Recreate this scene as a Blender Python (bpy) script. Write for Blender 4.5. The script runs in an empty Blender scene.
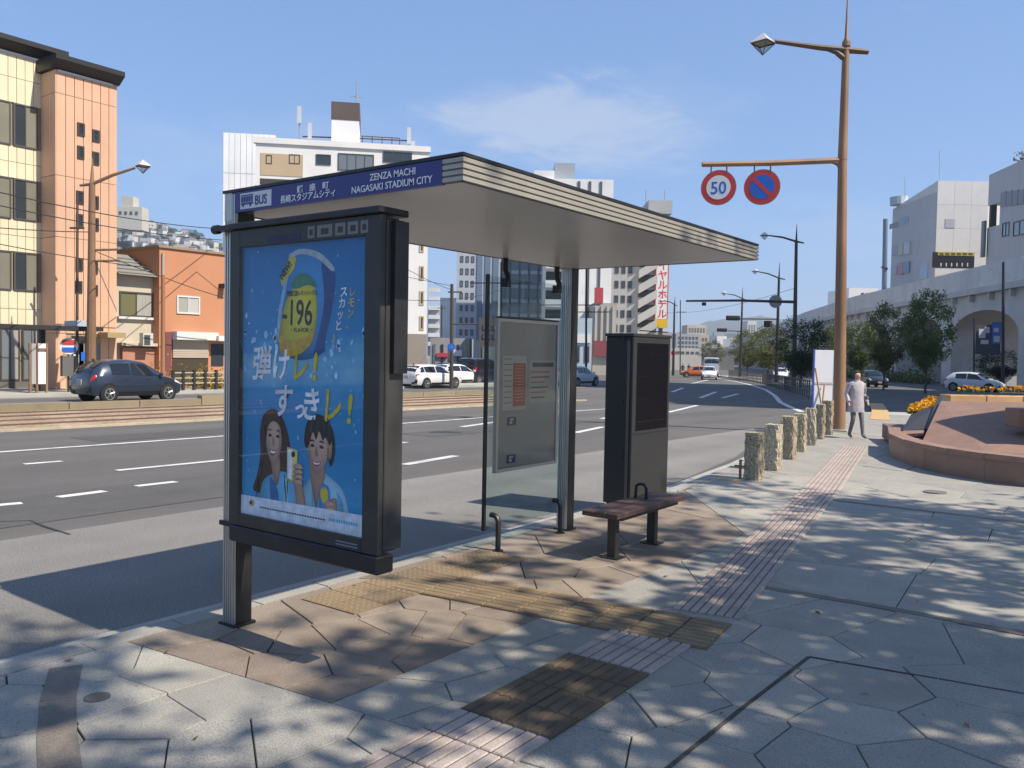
import bpy, bmesh, math, random
from mathutils import Vector, Matrix
random.seed(7)
R = math.radians
scene = bpy.context.scene
# ------------------------------------------------------------------ camera
FPX, PITCH, ROLL, YAW, CAMH = 846.9, -.0372, .0184, .6382, 1.85
CY, SY = math.cos(YAW), math.sin(YAW)
FW = Vector((-SY*math.cos(PITCH), CY*math.cos(PITCH), math.sin(PITCH)))
R0 = Vector((CY, SY, 0)); U0 = R0.cross(FW)
RT = R0*math.cos(ROLL)+U0*math.sin(ROLL); UP = -R0*math.sin(ROLL)+U0*math.cos(ROLL)
CAM = Vector((0, 0, CAMH))
cd = bpy.data.cameras.new('camera'); co = bpy.data.objects.new('camera', cd)
scene.collection.objects.link(co); scene.camera = co
cd.sensor_width = 36; cd.lens = FPX/1024*36; cd.clip_start = .05; cd.clip_end = 12000
m3 = Matrix((RT, UP, -FW)).transposed()
co.matrix_world = Matrix.Translation(CAM) @ m3.to_4x4()
# ------------------------------------------------------------------ light
SUN = Vector((2.45, .36, 2.875)).normalized()
elev = math.asin(SUN.z)
ld = bpy.data.lights.new('sun', 'SUN'); ld.energy = 5.0; ld.angle = R(.53); ld.color = (1, .91, .78)
lo = bpy.data.objects.new('sun', ld); scene.collection.objects.link(lo)
lo.rotation_euler = (-SUN).to_track_quat('-Z', 'Y').to_euler(); lo.location = (20, 3, 30)
w = bpy.data.worlds.new('World'); scene.world = w; w.use_nodes = True
nt = w.node_tree; N = nt.nodes; L = nt.links
bg = N['Background']; sky = N.new('ShaderNodeTexSky'); sky.sky_type = 'NISHITA'; sky.sun_disc = False
sky.sun_elevation = elev; sky.sun_rotation = math.atan2(SUN.x, SUN.y)
sky.air_density = 1.0; sky.dust_density = .25; sky.ozone_density = 3.0; sky.altitude = 20
bg.inputs['Strength'].default_value = .100
def nd(t, **k):
    n = N.new(t)
    for a, b in k.items(): setattr(n, a, b)
    return n
# thin wispy clouds: noise over the whole dome, drawn out sideways
tc = nd('ShaderNodeTexCoord'); mp = nd('ShaderNodeMapping'); mp.inputs['Scale'].default_value = (2.2, 2.2, 7.5)
mp.inputs['Location'].default_value = (.62, .35, .2)
L.new(tc.outputs['Generated'], mp.inputs['Vector'])
nz = nd('ShaderNodeTexNoise'); nz.inputs['Scale'].default_value = 1.25; nz.inputs['Detail'].default_value = 9; nz.inputs['Roughness'].default_value = .55
L.new(mp.outputs['Vector'], nz.inputs['Vector'])
cr = nd('ShaderNodeValToRGB'); cr.color_ramp.elements[0].position = .56; cr.color_ramp.elements[1].position = .78
cr.color_ramp.elements[1].color = (.3, .3, .3, 1)
L.new(nz.outputs['Fac'], cr.inputs['Fac'])
# one cloud bank low over the street ahead
def pixdir(x, y): return (FW+RT*((x-512)/FPX)+UP*((384-y)/FPX))
cdir = pixdir(572, 122).normalized()
dv = nd('ShaderNodeVectorMath', operation='SUBTRACT'); L.new(tc.outputs['Generated'], dv.inputs[0]); dv.inputs[1].default_value = cdir
ds = nd('ShaderNodeVectorMath', operation='MULTIPLY'); L.new(dv.outputs[0], ds.inputs[0]); ds.inputs[1].default_value = (8.0, 8.0, 24)
n2 = nd('ShaderNodeTexNoise'); n2.inputs['Scale'].default_value = 6.5; n2.inputs['Detail'].default_value = 12; n2.inputs['Roughness'].default_value = .68; n2.inputs['Distortion'].default_value = .6; mp2 = nd('ShaderNodeMapping'); mp2.inputs['Scale'].default_value = (1, 1, 3.2); L.new(tc.outputs['Generated'], mp2.inputs['Vector']); L.new(mp2.outputs[0], n2.inputs['Vector'])
ln = nd('ShaderNodeVectorMath', operation='LENGTH'); L.new(ds.outputs[0], ln.inputs[0])
ma = nd('ShaderNodeMath', operation='MULTIPLY_ADD'); L.new(n2.outputs['Fac'], ma.inputs[0]); ma.inputs[1].default_value = -3.4; L.new(ln.outputs['Value'], ma.inputs[2])
of = nd('ShaderNodeMath', operation='ADD'); L.new(ma.outputs[0], of.inputs[0]); of.inputs[1].default_value = 1.25
cr2 = nd('ShaderNodeValToRGB'); cr2.color_ramp.elements[0].position = 0.0; cr2.color_ramp.elements[0].color = (.42, .42, .42, 1)
cr2.color_ramp.elements[1].position = 1.0; cr2.color_ramp.elements[1].color = (0, 0, 0, 1); cr2.color_ramp.interpolation = 'EASE'
L.new(of.outputs[0], cr2.inputs['Fac'])
ad = nd('ShaderNodeMath', operation='MAXIMUM'); L.new(cr.outputs['Color'], ad.inputs[0]); L.new(cr2.outputs['Color'], ad.inputs[1])
mx = nd('ShaderNodeMixRGB'); L.new(ad.outputs[0], mx.inputs['Fac']); tn = nd('ShaderNodeMixRGB', blend_type='MULTIPLY'); tn.inputs['Fac'].default_value = 1; tn.inputs['Color2'].default_value = (1.33, 1.84, 2.66, 1); gm = nd('ShaderNodeGamma'); gm.inputs['Gamma'].default_value = .50; L.new(sky.outputs['Color'], gm.inputs['Color']); L.new(gm.outputs['Color'], tn.inputs['Color1']); L.new(tn.outputs['Color'], mx.inputs['Color1'])
mx.inputs['Color2'].default_value = (5.4, 5.6, 6.0, 1)
L.new(mx.outputs['Color'], bg.inputs['Color'])
vs = scene.view_settings; vs.view_transform = 'Standard'; vs.look = 'None'; vs.gamma = 1; vs.use_curve_mapping = False; vs.exposure = 0.52
# ------------------------------------------------------------------ pixel -> place helpers (ground, wall planes, usual sizes)
SLOPE, DFLAT = .008, 10.0
def dep(x, y): return -SY*x+CY*y
def g(x, y): return -SLOPE*max(0, dep(x, y)-DFLAT)
def gp(x, y, dz=0):
    d = pixdir(x, y); k = -SY*d.x+CY*d.y
    t = (dz-CAMH)/d.z if d.z < 0 else -1
    if t < 0 or t*k > DFLAT: t = (dz-CAMH+SLOPE*DFLAT)/(d.z+SLOPE*k)
    return CAM+d*t
def at(x, y, D):
    d = pixdir(x, y); return CAM+d*(D/(-SY*d.x+CY*d.y))
def onX(x, y, X): d = pixdir(x, y); return CAM+d*(X/d.x)
def onY(x, y, Y): d = pixdir(x, y); return CAM+d*(Y/d.y)
# ------------------------------------------------------------------ materials
MATS = {}
def mat(name, col, rough=.6, metal=0, var=.0, vscale=3., bump=0., bscale=40., spec=.5, spot=0., sscale=120., coat=0., stretch=(1, 1, 1), obj=True, dirt=0., dscale=.7, dcol=(.06, .05, .04), track=0., gum=0.):
    if name in MATS: return MATS[name]
    m = bpy.data.materials.new(name); MATS[name] = m; m.use_nodes = True
    t = m.node_tree; n = t.nodes; l = t.links; b = n['Principled BSDF']
    b.inputs['Base Color'].default_value = (*col, 1); b.inputs['Roughness'].default_value = rough; b.inputs['Metallic'].default_value = metal
    b.inputs['Specular IOR Level'].default_value = spec
    if coat: b.inputs['Coat Weight'].default_value = coat; b.inputs['Coat Roughness'].default_value = .05
    if var or bump or spot or dirt or gum:
        tc = n.new('ShaderNodeTexCoord'); mp = n.new('ShaderNodeMapping'); mp.inputs['Scale'].default_value = stretch
        if obj:
            ge = n.new('ShaderNodeNewGeometry'); l.new(ge.outputs['Position'], mp.inputs['Vector'])
        else: l.new(tc.outputs['Object'], mp.inputs['Vector'])
        out = None
        def noise(sc, det=4, ro=.6):
            q = n.new('ShaderNodeTexNoise'); q.inputs['Scale'].default_value = sc; q.inputs['Detail'].default_value = det; q.inputs['Roughness'].default_value = ro
            l.new(mp.outputs['Vector'], q.inputs['Vector']); return q.outputs['Fac']
        def ramp(sock, a, b2, lo, hi):
            q = n.new('ShaderNodeMapRange'); q.inputs['From Min'].default_value = a; q.inputs['From Max'].default_value = b2
            q.inputs['To Min'].default_value = lo; q.inputs['To Max'].default_value = hi; l.new(sock, q.inputs['Value']); return q.outputs['Result']
        cur = n.new('ShaderNodeRGB'); cur.outputs[0].default_value = (*col, 1); cs = cur.outputs[0]
        def mul(cs, val):
            q = n.new('ShaderNodeVectorMath'); q.operation = 'SCALE'; l.new(cs, q.inputs[0]); l.new(val, q.inputs['Scale']); return q.outputs[0]
        oi = n.new('ShaderNodeObjectInfo')
        if var:
            cs = mul(cs, ramp(noise(vscale), .3, .7, 1-var, 1+var))
            cs = mul(cs, ramp(oi.outputs['Random'], 0, 1, 1-var*.6, 1+var*.6))
        if spot: cs = mul(cs, ramp(noise(sscale, 2, .7), .35, .65, 1-spot, 1+spot))
        if dirt:
            q = n.new('ShaderNodeMixRGB'); q.inputs['Color2'].default_value = (*dcol, 1); l.new(cs, q.inputs['Color1'])
            l.new(ramp(noise(dscale, 6, .65), .5, .75, 0, dirt), q.inputs['Fac']); cs = q.outputs['Color']
        if gum:       # trodden spots and stains
            q = n.new('ShaderNodeMixRGB'); q.inputs['Color2'].default_value = (*[c*.42 for c in col], 1); l.new(cs, q.inputs['Color1'])
            l.new(ramp(noise(17, 2, .5), .66, .72, 0, gum), q.inputs['Fac']); cs = q.outputs['Color']
        if track:     # wear drawn out along the direction of travel
            m2_ = n.new('ShaderNodeMapping'); m2_.inputs['Scale'].default_value = (1.0, .03, 1.0); l.new(mp.inputs['Vector'].links[0].from_socket, m2_.inputs['Vector'])
            q = n.new('ShaderNodeTexNoise'); q.inputs['Scale'].default_value = .9; q.inputs['Detail'].default_value = 5; l.new(m2_.outputs[0], q.inputs['Vector'])
            cs = mul(cs, ramp(q.outputs['Fac'], .3, .7, 1-track, 1+track))
        l.new(cs, b.inputs['Base Color'])
        if bump:
            q = n.new('ShaderNodeBump'); q.inputs['Strength'].default_value = bump; q.inputs['Distance'].default_value = .02
            l.new(noise(bscale, 5, .65), q.inputs['Height']); l.new(q.outputs['Normal'], b.inputs['Normal'])
    return m
def glassmat(name, tint=(1, 1, 1), refl=.12, rough=.02, ior=1.5):
    if name in MATS: return MATS[name]
    m = bpy.data.materials.new(name); MATS[name] = m; m.use_nodes = True
    t = m.node_tree; n = t.nodes; l = t.links; n.remove(n['Principled BSDF'])
    tr = n.new('ShaderNodeBsdfTransparent'); tr.inputs['Color'].default_value = (*tint, 1)
    gl = n.new('ShaderNodeBsdfGlossy'); gl.inputs['Roughness'].default_value = rough
    lw = n.new('ShaderNodeLayerWeight'); lw.inputs['Blend'].default_value = .5
    fr = n.new('ShaderNodeMath'); fr.operation = 'POWER'; fr.inputs[1].default_value = 3.5; l.new(lw.outputs['Facing'], fr.inputs[0])
    mu = n.new('ShaderNodeMath'); mu.operation = 'MULTIPLY_ADD'; mu.inputs[1].default_value = .5; mu.inputs[2].default_value = refl*.12; l.new(fr.outputs[0], mu.inputs[0])
    mu.use_clamp = True
    ms = n.new('ShaderNodeMixShader'); l.new(mu.outputs[0], ms.inputs['Fac']); l.new(tr.outputs[0], ms.inputs[1]); l.new(gl.outputs[0], ms.inputs[2])
    l.new(ms.outputs[0], n['Material Output'].inputs['Surface']); return m
def leafmat(name, c1, c2, rough=.5):
    if name in MATS: return MATS[name]
    m = bpy.data.materials.new(name); MATS[name] = m; m.use_nodes = True
    t = m.node_tree; n = t.nodes; l = t.links; b = n['Principled BSDF']
    ge = n.new('ShaderNodeNewGeometry'); mx = n.new('ShaderNodeMixRGB'); mx.inputs['Color1'].default_value = (*c1, 1); mx.inputs['Color2'].default_value = (*c2, 1)
    l.new(ge.outputs['Random Per Island'], mx.inputs['Fac']); l.new(mx.outputs[0], b.inputs['Base Color']); b.inputs['Roughness'].default_value = rough
    b.inputs['Specular IOR Level'].default_value = .25
    tl = n.new('ShaderNodeBsdfTranslucent'); l.new(mx.outputs[0], tl.inputs['Color'])
    ms = n.new('ShaderNodeMixShader'); ms.inputs['Fac'].default_value = .25; l.new(b.outputs[0], ms.inputs[1]); l.new(tl.outputs[0], ms.inputs[2])
    l.new(ms.outputs[0], n['Material Output'].inputs['Surface']); return m
# ------------------------------------------------------------------ mesh helpers
COL = scene.collection
class MB:
    def __init__(s, M=None): s.v = []; s.f = []; s.M = M
    def add(s, vs, fs, M=None):
        o = len(s.v); M = M or s.M
        s.v += [tuple(M @ Vector(q)) if M else tuple(q) for q in vs]; s.f += [tuple(i+o for i in q) for q in fs]; return s
    def box(s, x0, x1, y0, y1, z0, z1, M=None):
        v = [(x, y, z) for z in (z0, z1) for (x, y) in ((x0, y0), (x1, y0), (x1, y1), (x0, y1))]
        return s.add(v, [(3, 2, 1, 0), (4, 5, 6, 7), (0, 1, 5, 4), (1, 2, 6, 5), (2, 3, 7, 6), (3, 0, 4, 7)], M)
    def bbox(s, x0, x1, y0, y1, z0, z1, b=.01, M=None):   # box with chamfered edges
        bm = bmesh.new(); bmesh.ops.create_cube(bm, size=1)
        for q in bm.verts: q.co = Vector(((x0+x1)/2+q.co.x*(x1-x0), (y0+y1)/2+q.co.y*(y1-y0), (z0+z1)/2+q.co.z*(z1-z0)))
        bmesh.ops.bevel(bm, geom=list(bm.edges), offset=b, segments=1, affect='EDGES')
        bm.verts.ensure_lookup_table(); s.add([q.co for q in bm.verts], [[q.index for q in f.verts] for f in bm.faces], M); bm.free(); return s
    def prism(s, poly, z0, z1, M=None, f=None):   # poly in xy, extruded along z
        n = len(poly); v = [(p[0], p[1], z0) for p in poly]+[(p[0], p[1], z1) for p in poly]
        return s.add(v, [tuple(range(n-1, -1, -1)), tuple(range(n, 2*n))]+[(i, (i+1) % n, n+(i+1) % n, n+i) for i in range(n)], M)
    def tube(s, pts, rad, seg=8, M=None, cap=True):
        pts = [Vector(p) for p in pts]; n = len(pts)
        if not hasattr(rad, '__len__'): rad = [rad]*n
        vs = []; ref = None
        for i, p in enumerate(pts):
            d = (pts[min(i+1, n-1)]-pts[max(i-1, 0)]).normalized()
            if ref is None: ref = Vector((0, 0, 1)) if abs(d.z) < .9 else Vector((1, 0, 0))
            a = d.cross(ref).normalized(); b = a.cross(d).normalized(); ref = b
            for k in range(seg):
                q = 2*math.pi*k/seg; vs.append(p+(a*math.cos(q)+b*math.sin(q))*rad[i])
        fs = [(i*seg+k, i*seg+(k+1) % seg, (i+1)*seg+(k+1) % seg, (i+1)*seg+k) for i in range(n-1) for k in range(seg)]
        if cap: fs += [tuple(range(seg-1, -1, -1)), tuple(range((n-1)*seg, n*seg))]
        return s.add(vs, fs, M)
    def disc(s, c, r, nrm, seg=24, th=.004, M=None):   # thin solid disc
        nrm = Vector(nrm).normalized(); c = Vector(c); return s.tube([c-nrm*th/2, c+nrm*th/2], r, seg, M)
    def ring(s, c, r0, r1, nrm, seg=28, th=.006):
        nrm = Vector(nrm).normalized(); a = nrm.orthogonal().normalized(); b = nrm.cross(a); c = Vector(c); v = []; f = []
        for k in range(seg):
            q = 2*math.pi*k/seg; d = a*math.cos(q)+b*math.sin(q)
            v += [c+d*r0-nrm*th/2, c+d*r1-nrm*th/2, c+d*r1+nrm*th/2, c+d*r0+nrm*th/2]
        for k in range(seg):
            i = 4*k; j = 4*((k+1) % seg)
            for e in range(4): f.append((i+e, j+e, j+(e+1) % 4, i+(e+1) % 4))
        return s.add(v, f)
    def build(s, name, m, parent=None, smooth=False, loc=None, mesh_only=False):
        me = bpy.data.meshes.new(name); me.from_pydata(s.v, [], s.f); me.update()
        bm = bmesh.new(); bm.from_mesh(me); bmesh.ops.recalc_face_normals(bm, faces=bm.faces); bm.to_mesh(me); bm.free()
        if m: me.materials.append(m)
        if smooth:
            for p in me.polygons: p.use_smooth = True
            try: me.set_sharp_from_angle(angle=R(35))
            except Exception: pass
        if mesh_only: return me
        return ob(name, me, parent, loc)
def ob(name, me, parent=None, loc=None):
    o = bpy.data.objects.new(name, me); COL.objects.link(o)
    if parent: o.parent = parent
    if loc is not None: o.location = loc
    return o
def tag(o, label, cat, group=None, kind=None):
    o['label'] = label; o['category'] = cat
    if group: o['group'] = group
    if kind: o['kind'] = kind
    return o
def thing(name, label, cat, loc=(0, 0, 0), rz=0, group=None):
    o = bpy.data.objects.new(name, None); COL.objects.link(o); o.location = loc; o.rotation_euler = (0, 0, rz)
    o.empty_display_size = .2
    return tag(o, label, cat, group)
def struct(o): o['kind'] = 'structure'; return o
def copy_tree(o, parent=None, **props):
    c = o.copy(); COL.objects.link(c); c.parent = parent
    for k, v in props.items(): c[k] = v
    for ch in list(o.children): copy_tree(ch, c)
    return c
def text(name, body, size, origin, right, up, m, parent=None, depth=.001, bold=0., align='LEFT', sx=1., lift=.0):
    cu = bpy.data.curves.new(name, 'FONT'); cu.body = body; cu.size = size; cu.extrude = depth; cu.offset = bold; cu.align_x = align; cu.resolution_u = 3
    t = bpy.data.objects.new(name, cu); COL.objects.link(t)
    dg = bpy.context.evaluated_depsgraph_get(); me = bpy.data.meshes.new_from_object(t.evaluated_get(dg))
    bpy.data.objects.remove(t); bpy.data.curves.remove(cu)
    right = Vector(right).normalized(); up = Vector(up).normalized(); nn = right.cross(up)
    M = Matrix((right*sx, up, nn)).transposed().to_4x4(); M.translation = Vector(origin)+nn*lift
    me.transform(M); me.materials.clear(); me.materials.append(m); me.name = name
    return ob(name, me, parent)
def clip(poly, a, b, c):      # keep a*x+b*y+c >= 0
    out = []
    for i in range(len(poly)):
        p, q = poly[i], poly[(i+1) % len(poly)]; dp = a*p[0]+b*p[1]+c; dq = a*q[0]+b*q[1]+c
        if dp >= 0: out.append(p)
        if dp*dq < 0: t = dp/(dp-dq); out.append((p[0]+(q[0]-p[0])*t, p[1]+(q[1]-p[1])*t))
    return out
def sheet(name, poly, dz, m, parent=None, thick=0, dmax=None):
    """flat sheet draped on the ground (two planes that meet at depth DFLAT)"""
    mb = MB()
    for sgn in (1, -1):
        for tri in tris(poly):
            q = clip(tri, sgn*SY, -sgn*CY, sgn*DFLAT)
            if len(q) < 3: continue
            mb.add([(p[0], p[1], g(*p)+dz) for p in q], [tuple(range(len(q)))])
    if thick:
        n = len(poly); vs = []
        for i in range(n):
            p, q = poly[i], poly[(i+1) % n]; k = 1
            dp, dq = dep(*p)-DFLAT, dep(*q)-DFLAT
            pts = [p]
            if dp*dq < 0: t = dp/(dp-dq); pts.append((p[0]+(q[0]-p[0])*t, p[1]+(q[1]-p[1])*t))
            pts.append(q)
            for a, b in zip(pts, pts[1:]):
                mb.add([(a[0], a[1], g(*a)+dz-thick), (b[0], b[1], g(*b)+dz-thick), (b[0], b[1], g(*b)+dz), (a[0], a[1], g(*a)+dz)], [(0, 1, 2, 3)])
    o = mb.build(name, m, parent)
    for p in o.data.polygons:
        pass
    # normals up
    bm = bmesh.new(); bm.from_mesh(o.data)
    for f in bm.faces:
        if abs(f.normal.z) > .5 and f.normal.z < 0: f.normal_flip()
    bm.to_mesh(o.data); bm.free()
    return o
def tris(poly):
    from mathutils.geometry import tessellate_polygon
    return [[tuple(poly[i][:2]) for i in t] for t in tessellate_polygon([[Vector((p[0], p[1], 0)) for p in poly]])]
def xy(p): return (p[0], p[1])
# ================================================================== SETTING: ground, road, pavements
M_asph = mat('asphalt', (.118, .112, .104), .9, var=.10, vscale=.35, bump=.5, bscale=160, spot=.28, sscale=90, dirt=.35, dscale=.25, dcol=(.085, .081, .076), track=.16)
M_lane = mat('asphalt_light', (.215, .205, .188), .92, var=.10, vscale=.6, bump=.6, bscale=140, spot=.38, sscale=75, dirt=.3, dscale=.5, dcol=(.13, .125, .115), track=.10)
M_earth = mat('earth', (.12, .115, .1), .95, var=.2, vscale=.05)
M_white = mat('road_paint', (.62, .62, .60), .7, var=.12, vscale=6, dirt=.8, dscale=3.0, dcol=(.17, .165, .155))
M_conc = mat('concrete', (.36, .345, .315), .85, var=.1, vscale=1.2, bump=.25, bscale=60, spot=.15, dirt=.3, dscale=1.5, dcol=(.16, .14, .12))
M_kerb = mat('kerb_stone', (.30, .285, .25), .85, var=.12, vscale=1.5, bump=.3, bscale=80, spot=.25, sscale=110, dirt=.45, dscale=2.5, dcol=(.12, .10, .085))
M_mort = mat('mortar', (.06, .052, .044), .95, var=.25, vscale=5)
RZ = -.11      # road surface below the pavement
ground = struct(sheet('ground', [(-3500, -900), (3500, -900), (3500, 4500), (-3500, 4500)], RZ-.06, M_earth))
road = struct(sheet('road', [(-36, -70), (60, -70), (60, 160), (20, 420), (-330, 420), (-36, 60)], RZ, M_asph))
# worn light lane beside the kerb, concrete gutter
sheet('bus_lane_surface', [(-9.0, -60), (-5.55, -60), (-5.55, 9.5), (-5.75, 12), (-6.4, 16), (-7.5, 20.5), (-9.0, 24)], RZ+.004, M_lane, road)
def ln(name, p, q, wd, m=M_white, z=.008, par=road):
    p = Vector((p[0], p[1])); q = Vector((q[0], q[1])); d = (q-p).normalized(); n = Vector((-d.y, d.x))*wd/2
    return sheet(name, [tuple(p-n), tuple(q-n), tuple(q+n), tuple(p+n)], RZ+z, m, par)
def lnp(name, a, b, wd): return ln(name, gp(*a, RZ), gp(*b, RZ), wd)
# lane lines along the road
Y = gp(10, 453, RZ).y; XA = -16.75; XB = -12.95
for (x, y0, y1, wd) in [(XA, Y-.3, 30, .16), (XA, -40, -8, .16), (XB, gp(112, 470, RZ).y, 13.6, .16), (XB, -30, 0, .16)]:
    ln('lane_line', (x, y0), (x, y1), wd)
for a, b, wd in [((24, 464.5), (62, 461.5), .16), ((58, 497.5), (105, 491.5), .17), ((136, 486.5), (176, 482), .16), ((-30, 508), (22, 503.5), .16), ((404, 465), (456, 456), .2), ((575, 433), (603, 427), .2),
                 ((462, 427), (497, 422), .2), ((602, 419), (626, 414), .2), ((668, 412.5), (697, 405.5), .2), ((690, 384), (708, 380), .25), ((672, 392), (683, 388), .25), ((722, 398), (738, 394), .25), ((700, 398), (716, 392), .25)]:
    lnp('lane_line', a, b, wd)
prev = None
for a in [(802, 412), (790, 407), (780.5, 402.5), (775, 396), (766, 390), (749, 384.5), (735, 381.5), (720, 379), (700, 376.5)]:
    if prev: lnp('edge_line', prev, a, .25)
    prev = a
# asphalt repair seam and manhole
seam = MB()
pts = [gp(*q, RZ) for q in [(0, 522), (30, 521), (45, 527), (70, 535)]]
for a, b in zip(pts, pts[1:]): ln('tar_seam', a, b, .035, mat('tar', (.03, .03, .03), .6), .007)
for q4 in ([(-11.5, 3), (-9.6, 3), (-9.6, 9), (-11.5, 9)], [(-18.6, 9), (-17.3, 9), (-17.3, 21), (-18.6, 21)], [(-14.6, 15), (-13.4, 15), (-13.4, 19), (-14.6, 19)]):
    sheet('asphalt_patch', q4, RZ+.0055, mat('asphalt_patch', (.085, .083, .08), .9, var=.12, vscale=1.5, bump=.5, bscale=160, spot=.3, sscale=90, dirt=.3, dscale=.6, dcol=(.11, .105, .10)), road)
mh = MB(); c = gp(445, 433, RZ); mh.tube([(c.x, c.y, c.z-.02), (c.x, c.y, c.z+.006)], .42, 20); mh.build('manhole_cover', mat('iron', (.05, .048, .045), .55, .6, var=.2, vscale=20), road)
# --- near pavement
KX = [(-5.22, -60), (-5.22, 10.5), (-5.4, 12.2), (-5.75, 15), (-6.15, 17.5), (-6.8, 20.5), (-7.5, 23.5), (-8.6, 27.5), (-9.2, 30.5), (-9.0, 33), (-7.6, 35.2), (-4, 36.6), (6, 37.5), (60, 38)]
side_poly = [(x+.18, y) for x, y in KX[:10]]+[(x, y-.2) for x, y in KX[10:]]+[(60, -60)]
pavement = struct(sheet('pavement', side_poly, -.014, M_mort))
far_pave_mat = mat('paving_plain', (.40, .385, .345), .85, var=.12, vscale=.8, spot=.15, dirt=.25, dscale=.6, dcol=(.2, .19, .17))
# kerb stones one by one
kerb = struct(sheet('kerb', [(-5.5, -60), (-5.24, -60), (-5.24, 10.4), (-5.5, 10.4)], RZ+.012, M_conc))
def along(path, step, gap=.008):
    """yield (p,q) pairs of equal steps along a 2d path"""
    acc = []; 
    for a, b in zip(path, path[1:]):
        a, b = Vector(a), Vector(b); n = max(1, round((b-a).length/step))
        for i in range(n): acc.append((a.lerp(b, i/n), a.lerp(b, (i+1)/n)))
    for a, b in acc:
        d = (b-a).normalized(); yield a+d*gap/2, b-d*gap/2
kpath = [(-5.22, -3.5)]+KX[1:12]
for a, b in along(kpath, .62):
    d = (b-a).normalized(); n = Vector((d.y, -d.x))*.19
    P = [a, b, b+n, a+n]; dz = random.uniform(-.003, .003)
    mb = MB(); mb.add([(p.x, p.y, g(p.x, p.y)+z) for z in (RZ-.05, .002+dz) for p in P], [(3, 2, 1, 0), (4, 5, 6, 7), (0, 1, 5, 4), (1, 2, 6, 5), (2, 3, 7, 6), (3, 0, 4, 7)])
    mb.build('kerb_stone', M_kerb, kerb)
for a, b in along([(-5.22, -60), (-5.22, -3.5)], 4):
    MB().box(a.x, a.x+.19, a.y, b.y, RZ-.05, .002).build('kerb_stone', M_kerb, kerb)
gut = sheet('gutter', [(-5.56, -50), (-5.23, -50), (-5.23, 10.5), (-5.4, 12.2), (-5.75, 15), (-6.15, 17.5), (-6.5, 17.5), (-6.08, 15), (-5.73, 12.2), (-5.56, 10.5)], RZ+.014, M_conc, kerb)
# --- paving slabs: irregular polygons, seeds picked slab by slab in front, scattered farther off
M_slab = [mat('slab_grey_%d' % i, c, .8, var=.10, vscale=2.5, bump=.22, bscale=90, spot=.30, sscale=130, dirt=.35, dscale=1.1, dcol=(.17, .155, .13), gum=.4) for i, c in enumerate([(.305, .288, .25), (.34, .318, .272), (.285, .272, .24)])]
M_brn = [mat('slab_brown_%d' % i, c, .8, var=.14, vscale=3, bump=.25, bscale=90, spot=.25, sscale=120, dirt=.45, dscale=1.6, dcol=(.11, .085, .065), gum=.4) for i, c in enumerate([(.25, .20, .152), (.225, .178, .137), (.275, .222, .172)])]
def line2(a, b):     # signed side function coefficients through two ground points (left of a->b positive)
    a, b = xy(a), xy(b); A, B = -(b[1]-a[1]), (b[0]-a[0]); k = math.hypot(A, B); A /= k; B /= k
    return (A, B, -(A*a[0]+B*a[1]))
L1 = line2(gp(146, 647), gp(331, 703)); L2 = line2(gp(331, 703), gp(745, 534)); L3 = line2(gp(690, 494), gp(745, 534))
neg = lambda l: (-l[0], -l[1], -l[2])
def sd(l, p): return l[0]*p[0]+l[1]*p[1]+l[2]
seedpx = [(23, 717), (15, 755), (105, 660), (176, 670), (100, 698), (146, 722), (228, 697), (117, 757), (215, 745), (290, 735), (345, 765), (400, 745), (470, 765),
          (418, 695), (455, 715), (509, 636), (553, 651), (644, 674), (594, 709), (685, 703), (568, 745), (729, 724), (743, 655), (662, 598), (706, 632), (806, 615), (782, 648), (906, 643),
          (865, 685), (765, 695), (851, 725), (823, 755), (975, 726), (987, 690), (905, 762), (690, 760), (851, 585), (962, 602), (1009, 655), (760, 600), (480, 690), (440, 668)]
brown = [(170, 655), (215, 650), (262, 668), (232, 670), (300, 672), (330, 688), (360, 665), (300, 640), (345, 633), (385, 650), (420, 655), (400, 620), (440, 622), (478, 625), (470, 600), (430, 600), (370, 605), (500, 612),
         (520, 590), (555, 590), (590, 588), (545, 570), (500, 570), (580, 560), (610, 575), (640, 570), (470, 548), (520, 545), (560, 545), (600, 555), (650, 555), (690, 545), (640, 535), (690, 525), (715, 533), (740, 528), (600, 535), (560, 528), (700, 510), (660, 515), (270, 620), (330, 610), (200, 632), (250, 640)]
seeds = [xy(gp(*q)) for q in seedpx+brown]
rs = random.Random(3)
yy = -4.0; row = 0
while yy < 34:
    xx = -9 + (row % 2)*.55
    while xx < 5.5:
        p = (xx+rs.uniform(-.2, .2), yy+rs.uniform(-.17, .17))
        mn = .8 if sd(L1, p) < 0 or sd(L2, p) < 0 else .5
        if all((p[0]-s[0])**2+(p[1]-s[1])**2 > mn*mn for s in seeds[:len(seedpx)+len(brown)]): seeds.append(p)
        xx += 1.3
    yy += .95; row += 1
def region(p):
    if sd(L1, p) < 0: return 0
    if sd(L2, p) < 0: return 1
    return 2 if sd(L3, p) < 0 else 3
RG = {0: [neg(L1)], 1: [L1, neg(L2)], 2: [L1, L2, neg(L3)], 3: [L1, L2, L3]}
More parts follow.
